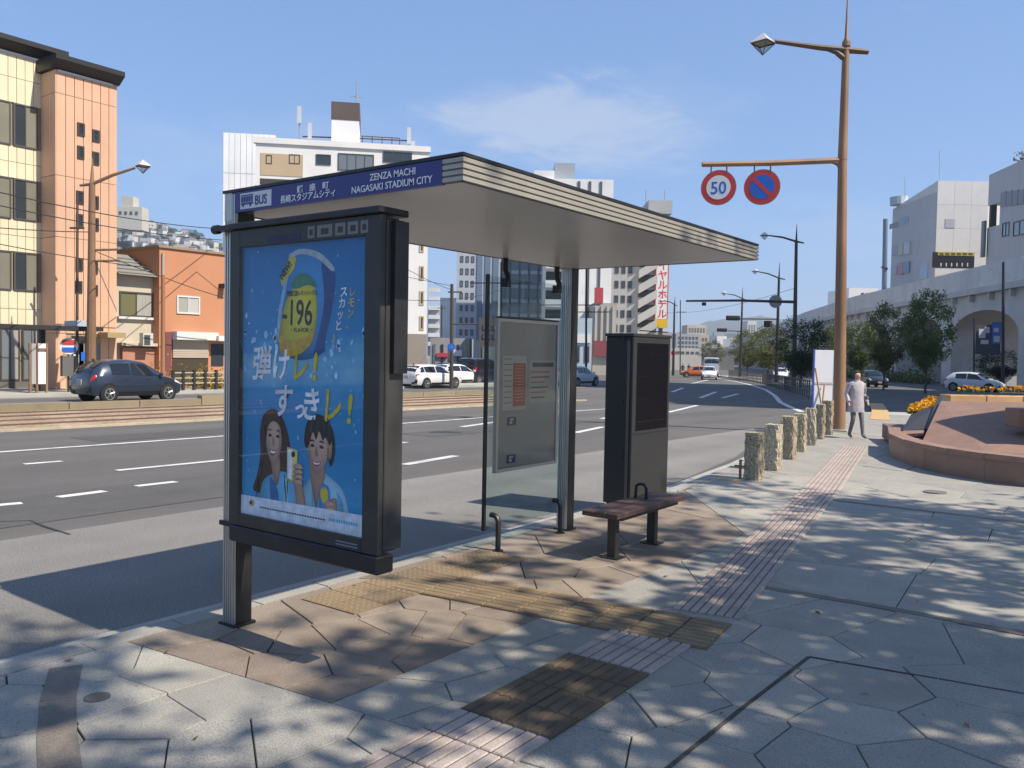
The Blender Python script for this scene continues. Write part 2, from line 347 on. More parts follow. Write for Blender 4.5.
# which side of L3 holds the shelter
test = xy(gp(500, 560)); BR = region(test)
def kerbx(y):
    for a, b in zip(KX, KX[1:]):
        if a[1] <= y <= b[1]: return a[0]+(b[0]-a[0])*(y-a[1])/(b[1]-a[1])
    return -5
nsl = 0; rest = MB()
order = sorted(seeds, key=lambda p: p[0]**2+p[1]**2)
for s in order:
    r_ = region(s)
    near = sorted([q for q in seeds if q != s and region(q) == r_ and abs(q[0]-s[0]) < 4 and abs(q[1]-s[1]) < 4], key=lambda q: (q[0]-s[0])**2+(q[1]-s[1])**2)[:26]
    cell = [(s[0]-1.6, s[1]-1.6), (s[0]+1.6, s[1]-1.6), (s[0]+1.6, s[1]+1.6), (s[0]-1.6, s[1]+1.6)]
    for q in near:
        dx, dy = q[0]-s[0], q[1]-s[1]; k = math.hypot(dx, dy); dx /= k; dy /= k
        cell = clip(cell, -dx, -dy, dx*(s[0]+q[0])/2+dy*(s[1]+q[1])/2-rs.uniform(.003, .0055))
        if len(cell) < 3: break
    for l in RG[r_]: cell = clip(cell, l[0], l[1], l[2]-.004) if len(cell) >= 3 else []
    if len(cell) < 3: continue
    # keep inside the kerb
    for a, b in zip(KX[:10], KX[1:11]):
        if len(cell) >= 3 and min(p[1] for p in cell) <= b[1] and max(p[1] for p in cell) >= a[1]:
            l = line2((a[0]+.2, a[1]), (b[0]+.2, b[1])); cell = clip(cell, -l[0], -l[1], -l[2]) if len(cell) >= 3 else []
    if len(cell) >= 3 and max(p[1] for p in cell) > 30: cell = clip(cell, 0, -1, 34)
    if len(cell) < 3: continue
    ar = abs(sum(cell[i][0]*cell[(i+1) % len(cell)][1]-cell[(i+1) % len(cell)][0]*cell[i][1] for i in range(len(cell))))/2
    if ar < .01: continue
    dz = rs.uniform(-.0025, .0025); tx, ty = rs.uniform(-.002, .002), rs.uniform(-.002, .002)
    n = len(cell); cx = sum(p[0] for p in cell)/n; cy_ = sum(p[1] for p in cell)/n
    top = [(p[0]+(cx-p[0])*.012, p[1]+(cy_-p[1])*.012, g(*p)+dz+tx*(p[0]-cx)+ty*(p[1]-cy_)) for p in cell]
    mid = [(p[0], p[1], q[2]-.004) for p, q in zip(cell, top)]; low = [(p[0], p[1], g(*p)-.03) for p in cell]
    fs = [tuple(range(n))]+[(n+i, n+(i+1) % n, (i+1) % n, i) for i in range(n)]+[(2*n+i, 2*n+(i+1) % n, n+(i+1) % n, n+i) for i in range(n)]
    px = CAM.x
    vis = dep(cx, cy_) > 1.5 and cx < .3 and cy_ < 14.5
    if vis and nsl < 300:
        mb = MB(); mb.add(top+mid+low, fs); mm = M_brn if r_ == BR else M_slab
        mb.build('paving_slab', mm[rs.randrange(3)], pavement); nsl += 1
    else: rest.add(top+mid+low, fs)
o = rest.build('paving_slabs_beyond', M_slab[0], pavement); o['kind'] = 'stuff'
# plain pavement farther right and beyond the slabs
sheet('plain_paving', [(5.0, -60), (60, -60), (60, 37.6), (6, 37.2), (5.0, 37.1)], .0, far_pave_mat, pavement)
sheet('plain_paving', [(-9.0, 33), (-8.9, 33.2), (-7.5, 35), (-4, 36.4), (5.0, 37.1), (5.0, 33.0)], .003, far_pave_mat, pavement)
sheet('plain_paving', [(-5.03, -60), (5.0, -60), (5, -4.3), (-5.03, -4.3)], .003, far_pave_mat, pavement)
# brown bands between the slabs
M_band = mat('band_stone', (.185, .155, .13), .8, var=.15, vscale=3, bump=.25, bscale=90, spot=.25)
M_dark = mat('dark_joint', (.07, .06, .052), .9, var=.3, vscale=8)
def band(pxs, wd, step, m=M_band, dz=.005):
    path = [xy(gp(*q)) for q in pxs]
    for a, b in along(path, step, .004):
        d = (b-a).normalized(); n = Vector((d.y, -d.x))*wd/2; P = [a+n, a-n, b-n, b+n]
        mb = MB(); mb.add([(p.x, p.y, g(p.x, p.y)+z) for z in (-.02, dz) for p in P], [(3, 2, 1, 0), (4, 5, 6, 7), (0, 1, 5, 4), (1, 2, 6, 5), (2, 3, 7, 6), (3, 0, 4, 7)])
        mb.build('band_stone', m, pavement)
band([(66, 667), (58, 700), (57, 735), (60, 768), (70, 840)], .17, .45)
band([(765, 588), (870, 605), (950, 620), (1024, 634), (1100, 650)], .09, .9)
band([(737, 487), (805, 497), (900, 508), (1024, 523), (1100, 532)], .10, .9)
band([(809, 657), (740, 710), (668, 768), (600, 825)], .022, 1.2, M_dark, .004)
band([(809, 657), (938, 679), (1024, 694)], .018, 1.2, M_dark, .004)
# --- tactile paving
M_tp = [mat('tactile_pink_%d' % i, c, .75, var=.12, vscale=4, spot=.2, dirt=.4, dscale=3, dcol=(.15, .12, .11)) for i, c in enumerate([(.40, .325, .28), (.37, .31, .275)])]
M_ty = [mat('tactile_ochre_%d' % i, c, .8, var=.14, vscale=4, spot=.2, dirt=.5, dscale=2, dcol=(.09, .065, .04)) for i, c in enumerate([(.225, .163, .092), (.195, .142, .084)])]
M_td = [mat('tactile_brown_%d' % i, c, .8, var=.14, vscale=4, spot=.2, dirt=.4, dscale=3, dcol=(.08, .06, .04)) for i, c in enumerate([(.125, .088, .05), (.105, .076, .046)])]
def tile_mesh(s, m, kind):
    mb = MB(); h = s/2-.003; mb.box(-h, h, -h, h, -.03, .0)
    if kind == 'bar':
        for k in range(4):
            x = -h+s*(k+.5)/4; c_ = s/8-.005; v = [(x-c_, -h+.004, 0), (x+c_, -h+.004, 0), (x+c_, h-.004, 0), (x-c_, h-.004, 0), (x-c_+.006, -h+.010, .007), (x+c_-.006, -h+.010, .007), (x+c_-.006, h-.010, .007), (x-c_+.006, h-.010, .007)]
            mb.add(v, [(4, 5, 6, 7), (0, 1, 5, 4), (1, 2, 6, 5), (2, 3, 7, 6), (3, 0, 4, 7)])
    else:
        for i in range(5):
            for j in range(5):
                mb.tube([(-h+s*(i+.5)/5, -h+s*(j+.5)/5, 0), (-h+s*(i+.5)/5, -h+s*(j+.5)/5, .005)], [.016, .010], 6)
    me = mb.build('tactile_tile', m, mesh_only=True)
    if kind == 'bar':
        me.materials.append(mat('groove_dirt', (.10, .08, .068), .9, var=.3, vscale=9))
        for p in me.polygons:
            if p.center.z < .0005 and p.normal.z > .5: p.material_index = 1
    return me
def strip(a, b, wd, mats, kind, nacross=2, dz=.008, size=None):
    a, b = Vector(a), Vector(b); s = wd/nacross; d = (b-a); n = max(1, round(d.length/s)); d.normalize(); side = Vector((d.y, -d.x)); st = (b-a).length/n
    ms = [tile_mesh(s, m, kind) for m in mats]; ang = math.atan2(d.y, d.x)-math.pi/2
    for i in range(n):
        for k in range(nacross):
            p = a+d*st*(i+.5)+side*(s*(k+.5)-wd/2)
            o = ob('tactile_tile', ms[random.randrange(len(ms))], pavement, (p.x, p.y, g(p.x, p.y)+dz)); o.rotation_euler = (0, 0, ang); o.scale = (1, st/s, 1)
def mid(a, b): return Vector(xy(gp(*a))).lerp(Vector(xy(gp(*b))), .5)
c0, c1 = mid((378, 768), (468, 768)), mid((480, 715), (527, 735)); c2 = mid((585, 659), (631, 670)); c3 = mid((620, 637), (672, 645))
e = (c2-c1).normalized(); near0 = c1-e*4
wn = .56
strip(near0, c1, wn, M_tp, 'bar'); strip(c1, c2, wn, M_td, 'bar', dz=.009); strip(c2, c3+e*.12, wn, M_tp, 'bar')
f0 = mid((683, 611), (728, 619)); f1 = mid((752, 545), (782, 549)); f2 = mid((806, 492), (831, 494)); f3 = mid((845, 447), (866, 447))
strip(f0, f1, .5, M_tp, 'bar'); strip(f1, f2, .5, M_tp, 'bar'); strip(f2, f3, .5, M_tp, 'bar')
ya, yb = mid((738, 626), (700, 650)), mid((445, 572), (380, 590))
strip(ya, yb, .58, M_ty, 'bar', dz=.012)
strip((-4.62, 4.05), (-4.62, 6.15), .56, M_ty, 'dot', dz=.010)
# ochre guide path far ahead
for q in zip([(880, 420), (880, 411)], [(880, 411), (876, 403.5)]):
    a, b = [Vector(xy(gp(*k))) for k in q]; d = (b-a).normalized(); n = Vector((d.y, -d.x))*.3
    sheet('guide_path', [tuple(a+n), tuple(b+n), tuple(b-n), tuple(a-n)], .012, mat('ochre_far', (.5, .33, .13), .8), pavement)
# drain cover and stains on the slabs
for q, r_ in (((97, 698), .065), ((935, 493), .15)):
    c = gp(*q); mb = MB(); mb.tube([(c.x, c.y, -.01), (c.x, c.y, .007)], r_, 20); mb.build('drain_cover', mat('drain', (.17, .15, .13), .7, .3, var=.3, vscale=12), pavement)
# fallen leaves on the paving
rl_ = random.Random(15); mb = MB()
for i in range(160):
    p = (rl_.uniform(-5.1, 2.5), rl_.uniform(.5, 14)); a = rl_.uniform(0, 6.28); s = rl_.uniform(.012, .03); z = g(*p)+.012
    d = Vector((math.cos(a), math.sin(a), rl_.uniform(-.2, .2)))*s; e = Vector((-math.sin(a), math.cos(a), rl_.uniform(-.3, .3)))*s*.5; c = Vector((p[0], p[1], z))
    mb.add([tuple(c-d), tuple(c+e), tuple(c+d), tuple(c-e)], [(0, 1, 2, 3)])
tag(mb.build('fallen_leaves', leafmat('dry_leaf', (.16, .09, .03), (.26, .17, .06))), 'scattered small dry leaves on the paving', 'leaves', kind='stuff')
# --- tram bed in the middle of the road, far carriageway, far pavement
M_bed = mat('track_bed', (.30, .215, .145), .95, var=.25, vscale=.9, spot=.35, sscale=9, dirt=.5, dscale=.5, dcol=(.36, .31, .22))
M_bedw = mat('bed_wall', (.23, .195, .125), .9, var=.15, vscale=1.2, bump=.3, bscale=30, dirt=.6, dscale=1.2, dcol=(.17, .12, .07))
XM0, XM1 = -21.0, -27.6
bed = struct(sheet('tram_bed', [(XM1, -60), (XM0, -60), (XM0, 34), (XM1, 38)], RZ+.02, M_bed, thick=.06))
for i, x in enumerate((-22.3, -23.7, -25.2, -26.6)):
    mb = MB()
    for a, b in along([(x, -50), (x, 34)], 5, 0): mb.add([(a.x+sx*.035, p.y, g(p.x, p.y)+RZ+z) for z in (.0, .06) for p in (a, b) for sx in (-1, 1)], [(0, 1, 3, 2), (4, 6, 7, 5), (0, 4, 5, 1), (2, 3, 7, 6), (0, 2, 6, 4), (1, 5, 7, 3)])
    mb.build('rail', mat('rail_steel', (.22, .15, .11), .5, .7, var=.2), bed)
M_edge = mat('bed_edge', (.42, .35, .24), .9, var=.2, vscale=2)
for a, b in along([(XM0, -30), (XM0, 34)], 1.2):
    mb = MB(); mb.add([(p.x+sx, p.y, g(p.x, p.y)+RZ+z) for z in (0, .05) for p, sx in ((a, 0), (b, 0), (b, .18), (a, .18))], [(3, 2, 1, 0), (4, 5, 6, 7), (0, 1, 5, 4), (1, 2, 6, 5), (2, 3, 7, 6), (3, 0, 4, 7)]); mb.build('edge_stone', M_edge, bed)
# low platform wall on the far side of the tram bed
for a, b in along([(-27.7, -20), (-27.7, 37)], 2.4, .03):
    h = .24 if a.y < 18.5 else .22
    if 16.8 < a.y < 19.5: h = .36
    mb = MB(); mb.add([(p.x+sx, p.y, g(p.x, p.y)+RZ+z) for z in (0, h) for p, sx in ((a, 0), (b, 0), (b, .3), (a, .3))], [(3, 2, 1, 0), (4, 5, 6, 7), (0, 1, 5, 4), (1, 2, 6, 5), (2, 3, 7, 6), (3, 0, 4, 7)]); mb.build('wall_block', M_bedw, bed)
for x in (-31.6,):
    for k in range(-4, 10): ln('lane_line', (x, k*6), (x, k*6+3.4), .16)
ln('lane_line', (-34.9, -30), (-34.9, 60), .15)
far_pave = struct(sheet('far_pavement', [(-60, -60), (-35.5, -60), (-35.5, 60), (-60, 90)], RZ+.13, far_pave_mat, thick=.16))
# ================================================================== BUS SHELTER
X0, Y0, PW, YF, RX1, RYE, ZT, ZB = -4.874, 3.37, .13, 7.40, -2.841, 7.53, 2.875, 2.727
M_alu = mat('aluminium', (.50, .49, .46), .38, .75, var=.06, vscale=5)
M_alud = mat('aluminium_dark', (.16, .16, .155), .45, .6, var=.1, vscale=5)
M_blk = mat('black_steel', (.022, .022, .024), .42, .3, var=.25, vscale=6, dirt=.25, dscale=4, dcol=(.09, .085, .08))
M_sof = mat('soffit_panel', (.60, .57, .515), .32, 0, var=.04, vscale=2, dirt=.15, dscale=1.5, dcol=(.3, .27, .22))
M_fas = mat('fascia_trim', (.36, .335, .29), .45, .3, var=.07, vscale=4, dirt=.2, dscale=3, dcol=(.2, .18, .15))
M_navy = mat('navy_sign', (.028, .032, .17), .35, var=.05)
M_ltr = mat('sign_lettering', (.78, .78, .80), .5)
sh = thing('bus_shelter', 'dark steel bus shelter with flat cantilever roof and navy stop name board', 'bus shelter', (X0, Y0, 0))
def S(mb, name, m, par=sh, smooth=False):
    o = mb.build(name, m, par, smooth); o.matrix_parent_inverse = par_inv(par); return o
def par_inv(p):
    M = Matrix.Identity(4); q = p
    loc = Matrix.Translation(p.location) @ p.rotation_euler.to_matrix().to_4x4()
    if p.parent: return Matrix.Identity(4)
    return loc.inverted()
def keep(o, par): o.matrix_parent_inverse = par_inv(par); return o
for y in (Y0, YF):
    h = ZT-.03 if y == Y0 else ZB+.02
    p = S(MB().box(X0+.012, X0+PW, y+.012, y+PW, 0, h), 'post', M_blk)
    tr = MB(); tr.box(X0, X0+PW-.006, y, y+.011, .004, h)
    for k in range(5): tr.box(X0+.008+k*.023, X0+.022+k*.023, y-.008, y-.0005, .004, h)
    tr.build('post_trim', M_alu, p)
    MB().box(X0-.02, X0+PW+.02, y-.022, y+PW+.02, .0, .018).build('base_plate', M_blk, p)
# roof
roof = S(MB().box(X0+.02, RX1-.022, Y0+.022, RYE-.022, ZB+.02, ZT-.02), 'roof', M_blk)
for i in range(2):
    xa, xb = X0+.03, RX1-.03; ya = Y0+.03+i*(RYE-Y0-.06)/2; yb = ya+(RYE-Y0-.06)/2-.003
    MB().box(xa, xb, ya, yb, ZB+.004, ZB+.019).build('soffit_panel', M_sof, roof)
MB().box(X0-.015, RX1+.012, Y0-.012, RYE+.012, ZT-.018, ZT).build('roof_cap', M_blk, roof)
for (a, b, c, d) in ((RX1-.021, RX1, Y0, RYE), (X0, X0+.019, Y0+.13, RYE), (X0+.02, RX1-.022, RYE-.021, RYE-.001)):
    fb = MB(); fb.box(a, b, c, d, ZB, ZT-.019)
    fb.build('fascia', mat('fascia_groove', (.16, .15, .13), .6), roof)
for k in range(4):
    z = ZB+.004+k*.0325; tr = MB(); tr.box(RX1, RX1+.012, Y0-.010, RYE+.012, z, z+.022); tr.build('fascia_trim', M_fas, roof)
    tr = MB(); tr.box(RX1-.13, RX1-.0005, Y0-.010, Y0-.0005, z, z+.022); tr.build('fascia_trim', M_fas, roof)
    tr = MB(); tr.box(X0+.0, RX1-.001, RYE, RYE+.012, z, z+.022); tr.build('fascia_trim', M_fas, roof)
# grooved trim end + name board on the near end
nb = S(MB().box(X0+.085, RX1-.135, Y0-.006, Y0+.021, ZB-.004, ZT-.021), 'name_board', M_navy)
for k in range(4): MB().box(X0+.005+k*.02, X0+.019+k*.02, Y0-.009, Y0+.02, ZB-.05, ZT-.021).build('corner_trim', M_alu, sh).matrix_parent_inverse = par_inv(sh)
MB().box(RX1-.134, RX1-.001, Y0-.0004, Y0+.021, ZB, ZT-.02).build('fascia_end', mat('fascia_groove', (.16, .15, .13), .6), roof)
yl = Y0-.0075
def fx(px): return onY(px, 185, yl).x
pl = MB().box(fx(240.5), fx(271.5), Y0-.0085, Y0-.0065, ZB+.012, ZT-.036).build('bus_plaque', mat('plaque', (.62, .63, .66), .5), nb)
xb0, xb1 = fx(241.5), fx(253.5)
bl = MB(); zc = ZB+.038; bw = (xb1-xb0)/5
for k in range(5): bl.box(xb0+k*bw, xb0+k*bw+bw*.82, yl-.0025, yl-.0015, zc+.016, zc+.052)
bl.box(xb0, xb1, yl-.0025, yl-.0012, zc, zc+.013); bl.box(xb0, xb1, yl-.0025, yl-.0012, zc+.055, zc+.063)
bl.tube([(xb0+.02, yl-.0022, zc-.004), (xb0+.02, yl-.0012, zc-.004)], .010, 10); bl.tube([(xb1-.03, yl-.0022, zc-.004), (xb1-.03, yl-.0012, zc-.004)], .010, 10)
bl.build('bus_symbol', M_navy, nb)
NX, NZ = (1, 0, 0), (0, 0, 1)
text('lettering', 'BUS', .083, (fx(255), yl-.0022, ZB+.030), NX, NZ, M_navy, nb, bold=.0015, sx=.86)
text('lettering', '銭　座　町', .046, (fx(297), yl-.001, ZB+.068), NX, NZ, M_ltr, nb, bold=.0006, sx=1.25)
text('lettering', '長崎スタジアムシティ', .052, (fx(280.5), yl-.001, ZB+.018), NX, NZ, M_ltr, nb, bold=.0006, sx=.98)
text('lettering', 'ZENZA MACHI', .054, ((fx(357)+fx(430))/2, yl-.001, ZB+.071), NX, NZ, M_ltr, nb, bold=.0004, align='CENTER', sx=.98)
text('lettering', 'NAGASAKI STADIUM CITY', .054, ((fx(353)+fx(430.5))/2, yl-.001, ZB+.014), NX, NZ, M_ltr, nb, bold=.0004, align='CENTER', sx=.97)
# glass screen hung between roof and two stub pipes
gx = X0+.062
M_gl = glassmat('screen_glass', (.80, .86, .86), .11)
gpn = S(MB().box(gx-.005, gx+.005, 6.10, YF-.02, .20, 2.55), 'glass_screen', M_gl)
MB().box(gx-.016, gx+.016, 6.075, 6.099, .20, 2.56).build('edge_rail', M_blk, gpn)
for y in (6.35, 7.22):
    S(MB().tube([(gx, y, ZB+.02), (gx, y, 2.62), (gx+.03, y, 2.56), (gx+.03, y, 2.50)], .028, 8), 'hanger', M_blk, smooth=True)
    S(MB().box(gx-.03, gx+.045, y-.03, y+.03, 2.46, 2.54), 'clamp', M_blk)
for y in (6.22, 7.27):
    S(MB().tube([(gx+.07, y, 0), (gx+.07, y, .27), (gx+.055, y, .31), (gx+.02, y, .33), (gx-.02, y, .33)], .026, 10), 'support_pipe', M_blk, smooth=True)
    S(MB().tube([(gx+.07, y, 0), (gx+.07, y, .012)], .05, 12), 'pipe_flange', M_blk)
# notice board fixed on the glass
a, b = onX(497, 318, gx+.03), onX(555.5, 463, gx+.03); yA, yB = a.y, b.y; zA = a.z; zB = onX(496, 473, gx+.03).z
no = S(MB().box(gx+.007, gx+.028, yA+.02, yB-.02, zB+.02, zA-.02), 'notice_board', mat('board_back', (.34, .335, .32), .6, var=.05))
M_frm = mat('board_frame', (.42, .40, .36), .4, .5)
fr = MB(); x0, x1 = gx+.006, gx+.045
fr.box(x0, x1, yA, yB, zA-.03, zA); fr.box(x0, x1, yA, yB, zB, zB+.03); fr.box(x0, x1, yA, yA+.03, zB+.031, zA-.031); fr.box(x0, x1, yB-.03, yB, zB+.031, zA-.031)
fr.build('frame', M_frm, no)
xs = gx+.029
def sheetp(u0, u1, v0, v1, m, name='sheet', k=0): # u along Y 0..1, v down 0..1
    H = zA-zB; W = yB-yA
    return MB().box(xs+k*.0007, xs+.001+k*.0007, yA+W*u0, yA+W*u1, zA-H*v1, zA-H*v0).build(name, m, no)
pap = mat('paper', (.50, .48, .43), .7); red = mat('paper_red', (.42, .10, .04), .7); ink = mat('ink', (.05, .05, .07), .6); blu = mat('paper_blue', (.05, .06, .16), .6)
sheetp(.10, .47, .24, .60, pap); sheetp(.26, .46, .29, .575, red, 'timetable', 1)
for k in range(9): sheetp(.12, .24, .26+k*.036, .264+k*.036, ink, 'print_line', 1)
for k in range(12): sheetp(.29, .43, .305+k*.021, .308+k*.021, pap, 'print_line', 2)
sheetp(.53, .97, .27, .56, mat('paper_pale', (.45, .42, .38), .7)); sheetp(.57, .93, .285, .315, ink, 'heading', 1)
for k in range(6): sheetp(.55, .55+.38*random.uniform(.6, 1), .345+k*.035, .354+k*.035, (red if k % 2 == 0 else ink), 'print_line', 1)
for v in (.645, .895): 
    sheetp(.18, .32, v, v+.055, blu, 'pictogram', 1); sheetp(.22, .28, v+.008, v+.022, pap, 'pictogram_mark', 2); sheetp(.215, .26, v+.026, v+.046, pap, 'pictogram_mark', 2)
S(MB().box(gx+.0055, gx+.06, yA+.03, yB-.03, zA+.001, zA+.018), 'board_bracket', M_blk)
M_cov = glassmat('board_cover', (.90, .90, .88), .10, .05)
MB().box(xs+.012, xs+.014, yA+.031, yB-.031, zB+.031, zA-.031).build('cover_pane', M_cov, no)

# ================================================================== ADVERTISING PANEL
CX0, CX1, CYF, CYB, CZ0, CZ1 = -4.742, -3.372, 3.318, 3.505, .70, 2.60
PX0, PX1, PZ0, PZ1 = -4.644, -3.503, .782, 2.486
adp = thing('advertising_panel', 'double sided advertising light box with blue canned drink poster on the shelter end', 'advertisement', ((CX0+CX1)/2, CYF+.09, CZ0))
def A(mb, name, m, smooth=False): return keep(mb.build(name, m, adp, smooth), adp)
M_case = mat('panel_case', (.035, .036, .034), .45, .2, var=.1, vscale=4, dirt=.2, dscale=3, dcol=(.15, .14, .13))
A(MB().box(CX0+.02, CX1-.02, CYF+.04, CYB-.03, CZ0+.01, CZ1-.01), 'casing', M_case)
for nm, (a, b, c, d) in {'l': (CX0, PX0, CZ0, CZ1), 'r': (PX1, CX1, CZ0, CZ1), 't': (PX0, PX1, PZ1, CZ1), 'b': (PX0, PX1, CZ0, PZ0)}.items():
    A(MB().bbox(a+.0005, b-.0005, CYF, CYF+.039, c, d, .004), 'frame', M_case)
A(MB().bbox(CX1-.018, CX1+.004, CYF+.042, CYB, CZ0+.02, CZ1-.02, .006), 'side_cover', mat('side_cover', (.055, .052, .048), .5, .2, var=.1, vscale=5))
A(MB().box(CX1+.0045, CX1+.035, CYF+.075, CYB-.005, 1.72, CZ1-.03), 'lock_cover', M_blk)
A(MB().bbox(CX0+.01, CX1+.012, CYF-.03, CYB+.02, CZ1+.001, CZ1+.04, .006), 'top_rail', M_blk)
A(MB().bbox(CX0+.02, CX1+.012, CYF-.015, CYF+.12, CZ0-.105, CZ0-.002, .01), 'bottom_rail', M_blk)
A(MB().box(CX0-.15, CX0+.009, CYF-.02, CYF+.04, CZ1+.004, CZ1+.036), 'top_bracket', M_blk)
A(MB().tube([(CX0-.19, CYF+.01, CZ1+.02), (CX0-.14, CYF+.01, CZ1+.02)], .03, 10), 'bracket_end', M_blk)
A(MB().box(CX0-.15, CX0+.0195, CYF+.03, CYF+.05, CZ0-.03, CZ0+.0), 'bottom_bracket', M_blk)
yp = CYF+.030
def bluemat():
    m = bpy.data.materials.new('poster_blue'); m.use_nodes = True; t = m.node_tree; n = t.nodes; l = t.links; b = n['Principled BSDF']
    ge = n.new('ShaderNodeNewGeometry'); q = n.new('ShaderNodeTexNoise'); q.inputs['Scale'].default_value = 5; q.inputs['Detail'].default_value = 6; l.new(ge.outputs['Position'], q.inputs['Vector'])
    vo = n.new('ShaderNodeTexVoronoi'); vo.inputs['Scale'].default_value = 14; l.new(ge.outputs['Position'], vo.inputs['Vector'])
    mr = n.new('ShaderNodeMapRange'); mr.inputs['From Min'].default_value = .05; mr.inputs['From Max'].default_value = .11; mr.inputs['To Min'].default_value = .75; mr.inputs['To Max'].default_value = 0; l.new(vo.outputs['Distance'], mr.inputs['Value'])
    sx = n.new('ShaderNodeSeparateXYZ'); l.new(ge.outputs['Position'], sx.inputs[0])
    cr = n.new('ShaderNodeValToRGB'); e = cr.color_ramp.elements; e[0].color = (.03, .34, .62, 1); e[1].color = (.002, .13, .36, 1)
    for pos, c in ((.30, (.004, .23, .50, 1)), (.48, (.01, .28, .56, 1)), (.58, (.16, .46, .66, 1)), (.66, (.004, .22, .50, 1))):
        k = e.new(pos); k.color = c
    mr2 = n.new('ShaderNodeMapRange'); mr2.inputs['From Min'].default_value = PZ0; mr2.inputs['From Max'].default_value = PZ1; l.new(sx.outputs['Z'], mr2.inputs['Value'])
    add = n.new('ShaderNodeMath'); add.operation = 'MULTIPLY_ADD'; l.new(q.outputs['Fac'], add.inputs[0]); add.inputs[1].default_value = .22; l.new(mr2.outputs[0], add.inputs[2])
    sub = n.new('ShaderNodeMath'); sub.operation = 'SUBTRACT'; l.new(add.outputs[0], sub.inputs[0]); sub.inputs[1].default_value = .11; l.new(sub.outputs[0], cr.inputs['Fac'])
    mx = n.new('ShaderNodeMixRGB'); mx.inputs['Color2'].default_value = (.35, .62, .85, 1); l.new(cr.outputs[0], mx.inputs['Color1'])
    q2 = n.new('ShaderNodeMath'); q2.operation = 'MULTIPLY'; l.new(mr.outputs[0], q2.inputs[0]); mr3 = n.new('ShaderNodeMapRange'); mr3.inputs['From Min'].default_value = .5; mr3.inputs['From Max'].default_value = .62; l.new(q.outputs['Fac'], mr3.inputs['Value']); l.new(mr3.outputs[0], q2.inputs[1])
    l.new(q2.outputs[0], mx.inputs['Fac']); l.new(mx.outputs[0], b.inputs['Base Color']); b.inputs['Roughness'].default_value = .6
    return m
post = keep(MB().box(PX0-.004, PX1+.004, yp, yp+.004, PZ0-.004, PZ1+.004).build('poster', bluemat(), adp), adp)
PWd, PHt = PX1-PX0, PZ1-PZ0
def uv(u, v): return (PX0+PWd*u, PZ1-PHt*v)
def smoothpoly(pts, n=6):
    out = []; k = len(pts)
    for i in range(k):
        p0, p1, p2, p3 = [Vector(pts[(i+j-1) % k]) for j in range(4)]
        for s in range(n):
            t = s/n; out.append(tuple(.5*((2*p1)+(p2-p0)*t+(2*p0-5*p1+4*p2-p3)*t*t+(3*p1-p0-3*p2+p3)*t**3)))
    return out
MCOL = {}
def pm(name, c, r=.6):
    MCOL['print_'+name] = c
    return mat('print_'+name, c, r, var=.22, vscale=22)
SHADED = {'printed_face', 'printed_neck', 'printed_can', 'printed_lemon', 'printed_top', 'printed_shirt', 'printed_hair', 'printed_arm', 'printed_hand', 'printed_finger', 'printed_ear', 'small_can', 'printed_phone'}
def shaded_print():
    if 'print_shaded' in MATS: return MATS['print_shaded']
    m = bpy.data.materials.new('print_shaded'); MATS['print_shaded'] = m; m.use_nodes = True; n = m.node_tree.nodes
    a = n.new('ShaderNodeAttribute'); a.attribute_name = 'ink'; m.node_tree.links.new(a.outputs['Color'], n['Principled BSDF'].inputs['Base Color']); n['Principled BSDF'].inputs['Roughness'].default_value = .6
    return m
def soft(name, q, m, k):
    # printed photograph look: ink tone falls off from the middle of the shape to its edge
    col = MCOL[m.name]; P = [Vector(uv(*p)) for p in q]; c = sum(P, Vector((0, 0)))/len(P); n = len(P); y = yp-.0006*k; R_ = (1, .86, .66, .40, .15); vs = []; cs = []
    rad = max((p-c).length for p in P); edge = .62 if 'hair' in name else (.5 if name in ('printed_can', 'printed_lemon') else .42)
    for f in R_:
        for p in P:
            w_ = c+(p-c)*f; d = (w_-c)/rad; s = (1.12-edge*f**3)*(1+.30*d.x+.22*d.y+.05*math.sin(w_.x*160+w_.y*90)); vs.append((w_.x, y, w_.y)); cs.append([max(0, min(1, e*s)) for e in col])
    fs = [(r*n+i, r*n+(i+1) % n, (r+1)*n+(i+1) % n, (r+1)*n+i) for r in range(len(R_)-1) for i in range(n)]+[tuple(range((len(R_)-1)*n, len(R_)*n))]
    me = bpy.data.meshes.new(name); me.from_pydata(vs, [], fs); at_ = me.color_attributes.new('ink', 'FLOAT_COLOR', 'POINT')
    for i, e in enumerate(cs): at_.data[i].color = (*e, 1)
    me.materials.append(shaded_print()); return ob(name, me, post)
def blob(name, pts, m, k, smooth=True, holes=None):
    q = smoothpoly(pts) if smooth else pts
    if name in SHADED: return soft(name, q, m, k)
    P = [uv(*p) for p in q]; y = yp-.0006*k
    mb = MB(); 
    for t in tris(P): mb.add([(p[0], y, p[1]) for p in t], [(0, 1, 2)])
    return mb.build(name, m, post)
def ell(name, u, v, ru, rv, m, k, rot=0, n=20):
    return blob(name, [(u+ru*math.cos(a)*math.cos(rot)-rv*math.sin(a)*math.sin(rot), v+(ru*math.cos(a)*math.sin(rot)+rv*math.sin(a)*math.cos(rot))) for a in [2*math.pi*i/n for i in range(n)]], m, k, False)
lb = pm('lightblue', (.22, .46, .66)); deep = pm('deepblue', (.008, .05, .20)); yel = pm('yellow', (.62, .50, .015)); lem = pm('lemon', (.62, .52, .02)); grn = pm('green', (.04, .20, .10)); blk = pm('black', (.012, .012, .016)); wht = pm('white', (.80, .82, .85)); amb = pm('amber', (.55, .32, .02)); silver = pm('silver', (.45, .50, .55))
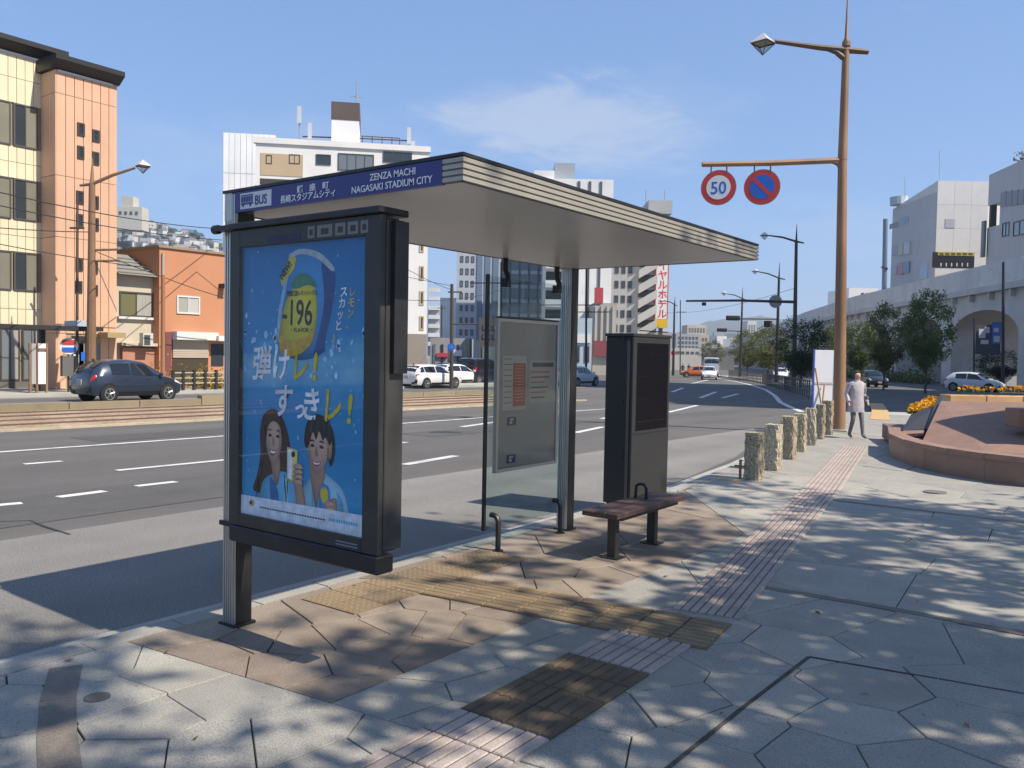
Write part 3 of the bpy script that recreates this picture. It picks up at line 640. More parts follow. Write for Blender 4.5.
# splash
rs2 = random.Random(5)
for i in range(70):
    u = rs2.random(); v = .36+rs2.gauss(0, .06); s = rs2.uniform(.004, .016)
    ell('splash_drop', min(.98, max(.02, u)), v, s, s*rs2.uniform(.5, 1.2), pm('foam', (.40, .64, .86)) if i % 3 else lb, 1, rs2.random()*3, 8)
for i in range(40):
    s = rs2.uniform(.003, .010); ell('droplet', rs2.uniform(.03, .97), rs2.uniform(.03, .9), s, s, lb, 1, 0, 8)
# can
blob('printed_can', [(.42, .03), (.52, .02), (.66, .045), (.755, .095), (.765, .16), (.735, .25), (.69, .345), (.68, .385), (.50, .415), (.335, .385), (.30, .32), (.30, .26), (.345, .15), (.37, .08)], pm('can', (.03, .22, .50)), 2)
blob('can_shade', [(.66, .07), (.75, .10), (.76, .16), (.73, .25), (.69, .34), (.68, .38), (.60, .40), (.65, .30), (.68, .20)], deep, 3)
blob('can_light', [(.345, .16), (.375, .10), (.40, .09), (.37, .17), (.335, .26), (.325, .35), (.305, .33), (.305, .26)], lb, 3); blob('can_rim', [(.40, .038), (.50, .022), (.64, .04), (.755, .095), (.735, .105), (.63, .062), (.50, .04), (.42, .05)], silver, 4)
blob('printed_lemon', [(.44, .155), (.50, .13), (.59, .145), (.625, .21), (.615, .30), (.575, .36), (.47, .395), (.345, .395), (.32, .335), (.345, .25), (.39, .19)], lem, 4)
blob('lemon_shade', [(.33, .33), (.42, .345), (.55, .33), (.60, .30), (.575, .36), (.47, .397), (.345, .395)], amb, 5)
blob('printed_leaf', [(.42, .155), (.46, .115), (.54, .11), (.61, .14), (.62, .16), (.55, .15), (.48, .16)], grn, 5)
blob('can_flash', [(.40, .045), (.46, .05), (.44, .09), (.34, .15), (.33, .13), (.38, .075)], yel, 5, False)
text('lettering', 'NEW!', .058, (*[uv(.345, .132)[0]], yp-.004, uv(.345, .128)[1]), (.72, 0, .7), (-.7, 0, .72), blk, post, depth=.0002, bold=.003, sx=.85)
text('lettering', '-196', .215, (uv(.345, .285)[0], yp-.0042, uv(.345, .287)[1]), (1, 0, -.02), (.03, 0, 1), blk, post, depth=.0002, bold=.003, sx=.72)
text('lettering', '瞬間凍結レモンシトラス', .034, (uv(.385, .185)[0], yp-.0042, uv(.385, .185)[1]), NX, NZ, blk, post, depth=.0002, bold=.0008, sx=.75)
text('lettering', '・FLAVOR・', .038, (uv(.41, .335)[0], yp-.0042, uv(.41, .315)[1]), NX, NZ, blk, post, depth=.0002, bold=.0006)
def vert(s, u, v0, dv, size, m, slant=-.012):
    for i, c in enumerate(s): text('lettering', c, size, (uv(u+slant*i, 0)[0], yp-.003, uv(0, v0+dv*i)[1]), (1, 0, .12), (0, 0, 1), m, post, depth=.0002, bold=.0012)
vert('レモン、', .865, .195, .036, .062, yel, -.006); vert('スカッと', .80, .195, .038, .066, wht, -.012); vert('！', .745, .355, .04, .07, yel)
def big(s, u, v, size, m, sx=1.0, k=.0045): return text('headline', s, size, (uv(u, 0)[0], yp-k, uv(0, v)[1]), (1, 0, .03), (.10, 0, 1), m, post, depth=.0003, bold=.0045, sx=sx)
big('弾', .085, .480, .225, wht, .86); big('け', .255, .478, .21, wht, .84); big('レ', .415, .482, .23, yel, .74); big('!', .585, .482, .23, yel, .95)
big('す', .27, .612, .22, wht, .88); big('っ', .445, .618, .145, wht, .8); big('き', .505, .616, .215, wht, .84); big('レ', .66, .620, .24, yel, .80); big('!', .85, .622, .24, yel, .95)
# woman and man at the foot of the poster
skin = pm('skin', (.50, .33, .25)); skin2 = pm('skin_warm', (.36, .22, .16)); hairb = pm('hair_brown', (.045, .022, .016)); hairk = pm('hair_black', (.016, .013, .014)); shirt = pm('shirt', (.10, .40, .66)); shirt2 = pm('shirt_pale', (.30, .56, .72)); shade = pm('shirt_shade', (.02, .16, .40)); lip = pm('lip', (.34, .06, .06))
blob('printed_hair', [(.27, .595), (.34, .615), (.40, .68), (.425, .76), (.415, .84), (.42, .93), (.30, .93), (.16, .915), (.10, .90), (.14, .84), (.165, .76), (.16, .68), (.19, .62)], hairb, 2)
blob('printed_top', [(.20, .86), (.27, .835), (.38, .82), (.46, .86), (.49, .96), (.17, .96), (.17, .90)], shirt, 3)
blob('top_shade', [(.25, .85), (.31, .88), (.33, .95), (.27, .95)], shade, 4); blob('top_light', [(.36, .84), (.41, .86), (.40, .94), (.36, .94), (.38, .89)], shirt2, 4)
blob('printed_neck', [(.26, .77), (.33, .77), (.335, .83), (.31, .875), (.275, .835)], skin2, 4)
blob('printed_face', [(.25, .625), (.31, .63), (.345, .68), (.345, .735), (.315, .785), (.275, .80), (.235, .765), (.215, .71), (.22, .66)], skin, 5)
blob('printed_fringe', [(.27, .60), (.335, .63), (.36, .70), (.335, .66), (.285, .64), (.235, .66), (.21, .72), (.20, .66), (.225, .615)], hairb, 6)
blob('printed_eye', [(.235, .693), (.252, .687), (.266, .694), (.25, .699)], blk, 6); blob('printed_eye', [(.302, .694), (.319, .688), (.334, .696), (.317, .70)], blk, 6)
blob('printed_brow', [(.228, .677), (.25, .669), (.27, .675), (.25, .674)], hairb, 6); blob('printed_brow', [(.30, .675), (.32, .67), (.34, .68), (.32, .676)], hairb, 6)
blob('printed_nose', [(.274, .70), (.283, .70), (.29, .727), (.272, .73)], skin2, 6)
blob('printed_mouth', [(.248, .742), (.275, .748), (.306, .744), (.296, .761), (.272, .769), (.255, .76)], lip, 6); blob('printed_teeth', [(.255, .746), (.276, .751), (.299, .748), (.29, .757), (.264, .757)], wht, 7)
blob('printed_shirt', [(.56, .845), (.66, .80), (.74, .815), (.83, .85), (.875, .91), (.885, .985), (.50, .97), (.50, .90)], shirt2, 3)
blob('shirt_fold', [(.60, .86), (.67, .89), (.68, .97), (.61, .96)], shirt, 4); blob('shirt_fold', [(.79, .86), (.84, .90), (.84, .97), (.80, .97), (.805, .91)], shirt, 4)
blob('printed_neck', [(.585, .77), (.68, .76), (.70, .82), (.66, .875), (.635, .93), (.60, .86)], skin2, 5)
blob('printed_head_hair', [(.55, .64), (.60, .605), (.68, .605), (.745, .64), (.775, .70), (.765, .755), (.735, .775), (.70, .70), (.60, .66), (.56, .72), (.535, .70)], hairk, 5)
blob('printed_face', [(.565, .655), (.63, .64), (.70, .66), (.725, .71), (.715, .755), (.68, .795), (.635, .812), (.59, .785), (.565, .735), (.558, .69)], skin, 6)
blob('printed_ear', [(.725, .70), (.75, .695), (.752, .735), (.735, .755), (.72, .74)], skin2, 6)
blob('printed_fringe', [(.55, .66), (.60, .615), (.68, .615), (.74, .66), (.74, .705), (.705, .68), (.68, .69), (.655, .66), (.63, .69), (.605, .665), (.575, .71), (.55, .72)], hairk, 7)
blob('printed_eye', [(.585, .712), (.603, .706), (.62, .713), (.603, .718)], blk, 7); blob('printed_eye', [(.655, .714), (.674, .707), (.693, .715), (.675, .72)], blk, 7)
blob('printed_brow', [(.578, .697), (.60, .69), (.622, .697), (.60, .697)], hairk, 7); blob('printed_brow', [(.65, .697), (.675, .691), (.70, .70), (.675, .698)], hairk, 7)
blob('printed_nose', [(.628, .715), (.637, .715), (.648, .745), (.624, .748)], skin2, 7)
blob('printed_mouth', [(.602, .764), (.637, .769), (.672, .764), (.655, .78), (.636, .784), (.616, .779)], lip, 7); blob('printed_teeth', [(.609, .767), (.637, .772), (.666, .767), (.651, .776), (.622, .776)], wht, 8)
blob('face_shade', [(.325, .66), (.345, .69), (.345, .735), (.315, .785), (.285, .798), (.31, .765), (.328, .72)], skin2, 6); blob('face_shade', [(.565, .70), (.585, .735), (.60, .775), (.635, .805), (.60, .795), (.568, .74), (.56, .70)], skin2, 7)
for hx, hy, hd in ((.20, .66, .015), (.185, .72, -.01), (.175, .80, -.035), (.385, .70, .02), (.395, .80, .005), (.15, .86, -.03), (.37, .84, .02)):
    blob('hair_strand', [(hx, hy), (hx+.008, hy), (hx+hd+.006, hy+.09), (hx+hd, hy+.09)], pm('hair_light', (.11, .06, .04)), 6)
for hx, hd in ((.60, -.02), (.64, -.005), (.68, .012), (.715, .025)):
    blob('hair_strand', [(hx, .615), (hx+.012, .617), (hx+hd+.008, .665), (hx+hd, .662)], pm('hair_grey', (.05, .045, .045)), 8)
# raised hand with phone, hand with can
blob('printed_arm', [(.455, .83), (.515, .82), (.53, .87), (.565, .98), (.49, .965), (.47, .90)], skin2, 8)
blob('printed_phone', [(.398, .735), (.405, .728), (.475, .735), (.485, .745), (.483, .845), (.475, .855), (.405, .85), (.398, .84)], pm('phone', (.66, .60, .20)), 9); blob('phone_case', [(.405, .735), (.44, .735), (.44, .845), (.405, .84)], wht, 10, False); ell('phone_lens', .45, .752, .016, .011, blk, 10)
for i in range(4): blob('printed_finger', [(.455, .79+i*.018), (.50, .782+i*.018), (.53, .795+i*.018), (.505, .803+i*.018), (.462, .803+i*.018)], skin, 11)
blob('small_can', [(.665, .855), (.72, .845), (.74, .88), (.73, .965), (.67, .96)], pm('can', (.05, .26, .66)), 9); blob('small_can_lemon', [(.675, .86), (.715, .855), (.73, .89), (.70, .91), (.675, .89)], yel, 10); 
blob('printed_hand', [(.73, .90), (.785, .885), (.80, .92), (.795, .99), (.72, .985), (.715, .94)], skin2, 10)
for i in range(4): blob('printed_finger', [(.70, .905+i*.018), (.74, .897+i*.018), (.78, .907+i*.018), (.745, .915+i*.018), (.705, .917+i*.018)], skin, 11)
blob('white_strip', [(-.003, .930), (1.003, .925), (1.003, 1.003), (-.003, 1.003)], pm('strip', (.62, .70, .80)), 12, False)
ell('strip_mark', .10, .955, .022, .012, amb, 13); ell('strip_mark', .09, .955, .012, .007, blk, 14)
for i in range(26): 
    u = .17+i*.021; blob('small_print', [(u, .962), (u+.015, .962), (u+.015, .968), (u, .968)], blk, 13, False)
for i in range(12): 
    u = .74+i*.018; blob('small_print', [(u, .955), (u+.013, .955), (u+.013, .966), (u, .966)], shirt, 13, False)
# header strip of the light box: icons, and maker's plate
fyd = CYF-.0015
ic = mat('icon_grey', (.17, .175, .175), .6)
for k, wdt in enumerate((.06, .13, .085, .085, .06)):
    x = [-3.985, -3.90, -3.745, -3.64, -3.535][k]; z = CZ1-.098
    A(MB().box(x, x+wdt, fyd, fyd+.001, z, z+.07), 'header_icon', ic)
    A(MB().box(x+wdt*.25, x+wdt*.75, fyd-.001, fyd, z+.015, z+.05), 'icon_mark', M_case)
A(MB().box(-4.36, -4.05, fyd, fyd+.001, CZ1-.105, CZ1-.06), 'header_plate', mat('header_navy', (.012, .013, .05), .5))
A(MB().box(PX1-.22, PX1-.01, fyd, fyd+.001, CZ0+.01, CZ0+.055), 'maker_plate', mat('header_navy', (.012, .013, .05), .5))
for j in range(2): A(MB().box(PX1-.21, PX1-.03, fyd-.001, fyd-.0002, CZ0+.02+j*.018, CZ0+.028+j*.018), 'plate_print', ic)
M_pg = glassmat('poster_glass', (.96, .97, .98), .10, .015)
A(MB().box(PX0+.001, PX1-.001, CYF+.004, CYF+.008, PZ0+.001, PZ1-.001), 'glass_pane', M_pg)

for o_ in nb.children:
    if o_.name.startswith('lettering'): o_['kind'] = 'stuff'
FH = Vector((-SY, CY, 0))        # horizontal camera forward
# ================================================================== DISPLAY KIOSK
kx1 = -4.78; kA = onX(628, 508, kx1); ky0 = onX(630, 420, kx1).y; ky1 = onX(667, 420, kx1).y; kx0 = onY(604.5, 420, ky0).x; kz = onX(631, 334, kx1).z
kio = thing('display_kiosk', 'tall black information kiosk with dark screen beside the bench', 'kiosk', ((kx0+kx1)/2, (ky0+ky1)/2, 0))
def K(mb, n, m, par=kio): o = mb.build(n, m, par); return keep(o, par) if par is kio else o
M_kio = mat('kiosk_black', (.009, .009, .0095), .5, .0, var=.2, vscale=3)
M_bez = mat('kiosk_bezel', (.032, .032, .032), .5, .2, var=.08, vscale=4)
K(MB().bbox(kx0, kx1-.012, ky0, ky1, .08, kz-.03, .008), 'body', M_kio)
K(MB().bbox(kx0-.01, kx1+.035, ky0-.012, ky1+.012, kz-.029, kz+.01, .006), 'cap', M_bez)
K(MB().bbox(kx1-.011, kx1+.025, ky0+.004, ky1-.004, .10, kz-.03, .006), 'front_frame', M_bez)
K(MB().box(kx0+.03, kx1-.04, ky0+.04, ky1-.04, 0, .08), 'plinth', M_kio)
K(MB().box(kx1+.0255, kx1+.027, ky0+.09, ky1-.06, .95, kz-.10), 'screen', mat('screen', (.004, .004, .006), .3, spec=.15))
for j in range(5): K(MB().box(kx1+.0272, kx1+.0276, ky0+.12, ky1-.09, 1.05+j*.27, 1.05+j*.27+.012), 'screen_line', mat('screen_line', (.006, .006, .009), .15))
K(MB().box(kx1+.0255, kx1+.028, ky0+.03, ky1-.03, .905, .915), 'panel_joint', M_kio)
K(MB().box(kx0+.05, kx1-.05, ky0-.006, ky0-.001, .2, kz-.1), 'service_door', M_kio)
K(MB().box(kx1-.05, kx1-.02, ky0-.012, ky0-.0005, .15, kz-.08), 'door_hinge', mat('hinge', (.1, .1, .1), .4, .7))
for z in (.62, 1.28, 2.02): K(MB().box(kx1-.115, kx1-.09, ky0-.014, ky0-.0065, z, z+.05), 'lock', M_blk)
pd = thing('kiosk_base', 'low concrete footing under the black information kiosk', 'footing', ((kx0+kx1)/2, ky0, 0))
keep(MB().bbox(kx0-.02, kx1+.12, ky0-.12, ky1+.15, -.02, .035, .006).build('slab', M_conc, pd), pd)
# ================================================================== BENCH
l1, l2 = gp(610, 557), gp(654, 543.5)
bx = -3.80; z_s = .45
bn = thing('bench', 'backless bench with brown plank seat and two dark steel legs', 'bench', (bx, 7.1, 0))
def Bn(mb, n, m): return keep(mb.build(n, m, bn), bn)
M_wood = mat('bench_wood', (.09, .052, .038), .55, var=.2, vscale=3, stretch=(12, 1, 12), bump=.2, bscale=20, dirt=.3, dscale=5, dcol=(.05, .03, .02))
sy0, sy1 = 6.46, 7.82
for k in range(3): Bn(MB().bbox(bx-.185+k*.125, bx-.185+k*.125+.118, sy0, sy1, z_s-.048, z_s, .006), 'seat_plank', M_wood)
Bn(MB().box(bx-.165, bx+.165, sy0+.12, sy1-.12, z_s-.075, z_s-.049), 'seat_rail', M_blk)
for q in (l1, l2):
    Bn(MB().bbox(bx-.045, bx+.045, q.y-.035, q.y+.035, 0, z_s-.076, .006), 'leg', mat('bench_leg', (.06, .055, .05), .5, .5, var=.2, vscale=6))
    Bn(MB().box(bx-.09, bx+.09, q.y-.08, q.y+.08, -.002, .010), 'foot_plate', M_blk)
ym = onX(648, 500, bx).y
Bn(MB().tube([(bx-.02, ym, z_s-.02), (bx-.02, ym, z_s+.10), (bx-.04, ym, z_s+.135), (bx-.09, ym, z_s+.14), (bx-.13, ym, z_s+.12), (bx-.14, ym, z_s-.02)], .016, 8), 'armrest', M_blk)
# ================================================================== STONE BOLLARDS
M_gran = [mat('granite_%d' % i, c, .9, var=.16, vscale=9, bump=1.0, bscale=34, spot=.45, sscale=38, dirt=.6, dscale=9, dcol=(.09, .065, .035)) for i, c in enumerate([(.42, .355, .245), (.45, .395, .29), (.37, .315, .22)])]
names = ['nearest stone bollard, beside the small iron post at the kerb', 'second stone bollard from the bus shelter, palest face', 'third stone bollard from the bus shelter', 'fourth stone bollard from the bus shelter', 'fifth stone bollard from the bus shelter', 'sixth stone bollard from the bus shelter', 'farthest stone bollard, in front of the white notice board']
for i, (px, py, ht, wp) in enumerate([(754, 479.5, 47, 18), (772.5, 470, 46, 17), (788, 459, 43, 16), (799.5, 451.5, 38, 13), (810, 445, 37, 12), (819.5, 439, 35, 9.5), (827, 434.5, 34, 11)]):
    p = gp(px, py); D = dep(p.x, p.y); h = ht*D/FPX; wd = wp*D/FPX*.82
    bm = bmesh.new(); bmesh.ops.create_cube(bm, size=1); bmesh.ops.subdivide_edges(bm, edges=list(bm.edges), cuts=9, use_grid_fill=True)
    rr = random.Random(40+i)
    for v in bm.verts:
        z = v.co.z+.5; k = 1-.05*z; v.co = Vector((v.co.x*wd*k, v.co.y*wd*k, z*h-.03 if z < .01 else z*h))
        top = 1 if z > .95 else 0
        am = .009 if not top else .005
        v.co += Vector((rr.gauss(0, am), rr.gauss(0, am), rr.gauss(0, .004)))
        if z < .03: v.co.z = -.03
    me = bpy.data.meshes.new('stone_bollard'); bm.to_mesh(me); bm.free(); me.materials.append(M_gran[i % 3])
    o = ob('stone_bollard', me, None, (p.x, p.y, p.z)); o.rotation_euler = (rr.gauss(0, .012), rr.gauss(0, .012), rr.uniform(-.12, .12)+(.1 if i > 2 else 0))
    tag(o, names[i], 'bollard', 'stone bollards along the kerb')
q = gp(740, 479)
ip = thing('iron_post', 'short rusty iron post by the nearest stone bollard', 'post', (q.x, q.y, q.z))
M_rust = mat('rust', (.24, .125, .065), .75, .15, var=.28, vscale=4, bump=.2, bscale=40, dirt=.5, dscale=1.3, dcol=(.15, .065, .035))
MB().tube([(0, 0, -.02), (0, 0, .30)], .022, 8).build('shaft', M_rust, ip); MB().tube([(-.09, 0, .2), (.09, 0, .2)], .014, 6).build('crossbar', M_rust, ip)
tag(sheet('yellow_mark', [(q.x-.32, q.y-.25), (q.x+.1, q.y-.35), (q.x+.12, q.y-.2), (q.x-.2, q.y-.1)], .007, mat('marker_yellow', (.5, .33, .1), .8)), 'small faded yellow mark on the kerb by the iron post', 'marking')
# ================================================================== RUSTY LAMP MAST WITH ROAD SIGNS
M_mast = mat('mast_brown', (.25, .14, .075), .6, .1, var=.25, vscale=1.2, stretch=(1, 1, .35), dirt=.45, dscale=.8, dcol=(.13, .062, .035), bump=.1)
M_mastd = mat('mast_dark', (.10, .062, .042), .6, .2, var=.2, vscale=2)
M_lan = mat('lantern_cap', (.62, .60, .57), .4, .3)
M_lanf = mat('lantern_frame', (.12, .1, .09), .5, .4)
M_lang = glassmat('lantern_glass', (.75, .75, .72), .12, .1)
lp = gp(839, 431); LD = dep(lp.x, lp.y)
def lamp_post(label, base, D, mast_m, pxs, ht=None, rec=1.0, arm2=None, group='street lamps'):
    """pxs: dict of picture positions for pole top, arm tip, spire; everything lies in one plane facing the camera at depth D"""
    t = thing('street_lamp', label, 'street lamp', base, 0, group)
    def P(x, y): return at(x, y, D)-Vector(base)
    return t, P
def lantern(t, c, s, m1=M_lan, m2=M_lanf):
    """square lantern: pyramid cap above, glazed inverted pyramid below"""
    ax = Vector((SUN.x, SUN.y, 0)).normalized(); r_, f_ = R0*s, Vector((-SY, CY, 0))*s
    cs = [c+r_*a+f_*b for a, b in ((-1, 0), (0, -1), (1, 0), (0, 1))]
    v = [tuple(q) for q in cs]+[tuple(c+Vector((0, 0, s*.75)))]
    cap = MB().add(v, [(0, 1, 4), (1, 2, 4), (2, 3, 4), (3, 0, 4), (3, 2, 1, 0)]).build('lantern_cap', m1, t)
    c2 = c-Vector((0, 0, .012)); cs2 = [c2+r_*a*.88+f_*b*.88 for a, b in ((-1, 0), (0, -1), (1, 0), (0, 1))]; bot = c2-Vector((0, 0, s*.85))
    MB().add([tuple(q) for q in cs2]+[tuple(bot)], [(0, 1, 4), (1, 2, 4), (2, 3, 4), (3, 0, 4)]).build('lantern_glass', M_lang, cap)
    fr = MB()
    for i in range(4): fr.tube([cs2[i], cs2[(i+1) % 4]], s*.05, 6); fr.tube([cs2[i], bot], s*.035, 6)
    fr.build('lantern_frame', m2, cap)
t, P = lamp_post('tall rust brown street lamp mast with pointed tip and long sign arm', (lp.x, lp.y, lp.z), LD, M_mast, {})
b0 = P(839, 432); b0.z -= .05; k1 = P(842.5, 160); k2 = P(846, 48); tip = P(848, -12)
MB().tube([b0, P(841, 280), k1], [.165, .14, .115], 14).build('pole', M_mast, t, True)
MB().tube([k1, k2], [.125, .09], 12).build('upper_pole', M_mast, t, True)
MB().tube([k2, P(846.2, 41), P(846.3, 38), tip], [.08, .08, .045, .008], 10).build('spire', M_mast, t, True)
MB().tube([P(846.2, 46.5), P(846.4, 42)], .11, 12).build('collar', M_mast, t)
MB().tube([P(868, 52), P(846, 50), P(820, 47.5), P(775, 41.5)], [.07, .09, .08, .055], 8).build('lamp_arm', M_mastd, t, True)
MB().tube([P(843.5, 58), P(836, 52), P(822, 47.5)], [.08, .07, .04], 8).build('arm_brace', M_mastd, t)
lantern(t, P(763, 43), .36)
MB().tube([P(702, 164.4), P(770, 163.2), P(842.5, 160.2)], [.07, .075, .08], 8).build('sign_arm', M_mast, t, True)
MB().tube([P(841.5, 168), P(838, 163.5), P(830, 161)], [.08, .07, .04], 8).build('sign_arm_brace', M_mast, t)
MB().bbox(b0.x-.28, b0.x+.28, b0.y-.28, b0.y+.28, -.05, .05, .01).build('base', M_conc, t)
# signs (face along the street towards oncoming traffic = camera)
fdir = Vector((SY*.85, -CY, 0)).normalized(); fdir = (Vector((CAM.x, CAM.y, 0))-Vector((lp.x, lp.y, 0))); fdir.z = 0; fdir.normalize(); rgt = Vector((-fdir.y, fdir.x, 0)); 
M_red = mat('sign_red', (.52, .045, .035), .45); M_swht = mat('sign_white', (.72, .72, .69), .5); M_sblu = mat('sign_blue', (.02, .12, .50), .45)
def road_sign(px, py, rpx, label, kind):
    c = at(px, py, LD-.1); r_ = rpx*LD/FPX
    s = thing('road_sign', label, 'road sign', c, 0)
    MB().disc((0, 0, 0), r_, fdir, 32, .02).build('plate', M_red, s)
    MB().disc(fdir*.013, r_*.70, fdir, 32, .004).build('field', M_swht if kind == '50' else M_sblu, s)
    if kind == '50':
        text('number', '50', r_*1.02, fdir*.017-Vector((0, 0, r_*.37)), rgt, NZ, M_sblu, s, depth=.0015, bold=r_*.012, align='CENTER', sx=.92)
    else:
        d = (rgt-Vector((0, 0, 1))).normalized(); n = Vector((rgt.x, rgt.y, 1)).normalized(); a = fdir*.018
        MB().add([tuple(a+d*u*r_*.72+n*v*r_*.11) for u, v in ((-1, -1), (1, -1), (1, 1), (-1, 1))], [(0, 1, 2, 3)]).build('slash', M_red, s)
    MB().ring(-fdir*.012, r_*.9, r_*1.03, fdir, 32, .03).build('rim', mat('rim_grey', (.3, .29, .28), .5, .5), s)
    for e in (-.45, .45): MB().tube([rgt*r_*e+Vector((0, 0, r_*.85)), rgt*r_*e+Vector((0, 0, r_*1.28))], .02, 6).build('hanger', M_mastd, s)
road_sign(718.5, 187.5, 16.8, 'round 50 speed limit sign hanging from the rusty mast arm', '50')
road_sign(762, 187, 17.0, 'round blue no parking sign with red slash hanging from the mast arm', 'np')
# ================================================================== WHITE NOTICE BOARD AND TRESTLE
wp = gp(822, 428); WD = dep(wp.x, wp.y)
wb = thing('notice_board', 'white notice board with blue edge and wooden prop behind the stone bollards', 'notice board', wp, YAW)
sc = WD/FPX
MB().bbox(-.27, .27, -.02, .02, .25, 78*sc, .006).build('panel', mat('board_white', (.74, .74, .76), .5, dirt=.2, dscale=2, dcol=(.4, .4, .4)), wb)
MB().box(-.30, -.272, -.05, .05, .0, 79*sc).build('edge_post', mat('board_blue', (.05, .12, .42), .5), wb); MB().box(.272, .30, -.03, .03, 0, 79*sc).build('edge_post', M_swht, wb)
MB().box(-.271, .271, -.032, -.021, 44*sc, 46*sc).build('rail', mat('board_rail', (.45, .45, .47), .5), wb)
M_ply = mat('raw_wood', (.40, .25, .13), .7, var=.2, vscale=5)
MB().tube([(-.27, -.08, 60*sc), (-.02, -.30, .0)], .022, 6).build('prop', M_ply, wb); MB().tube([(.0, -.08, 44*sc), (-.16, -.28, .0)], .022, 6).build('prop', M_ply, wb)
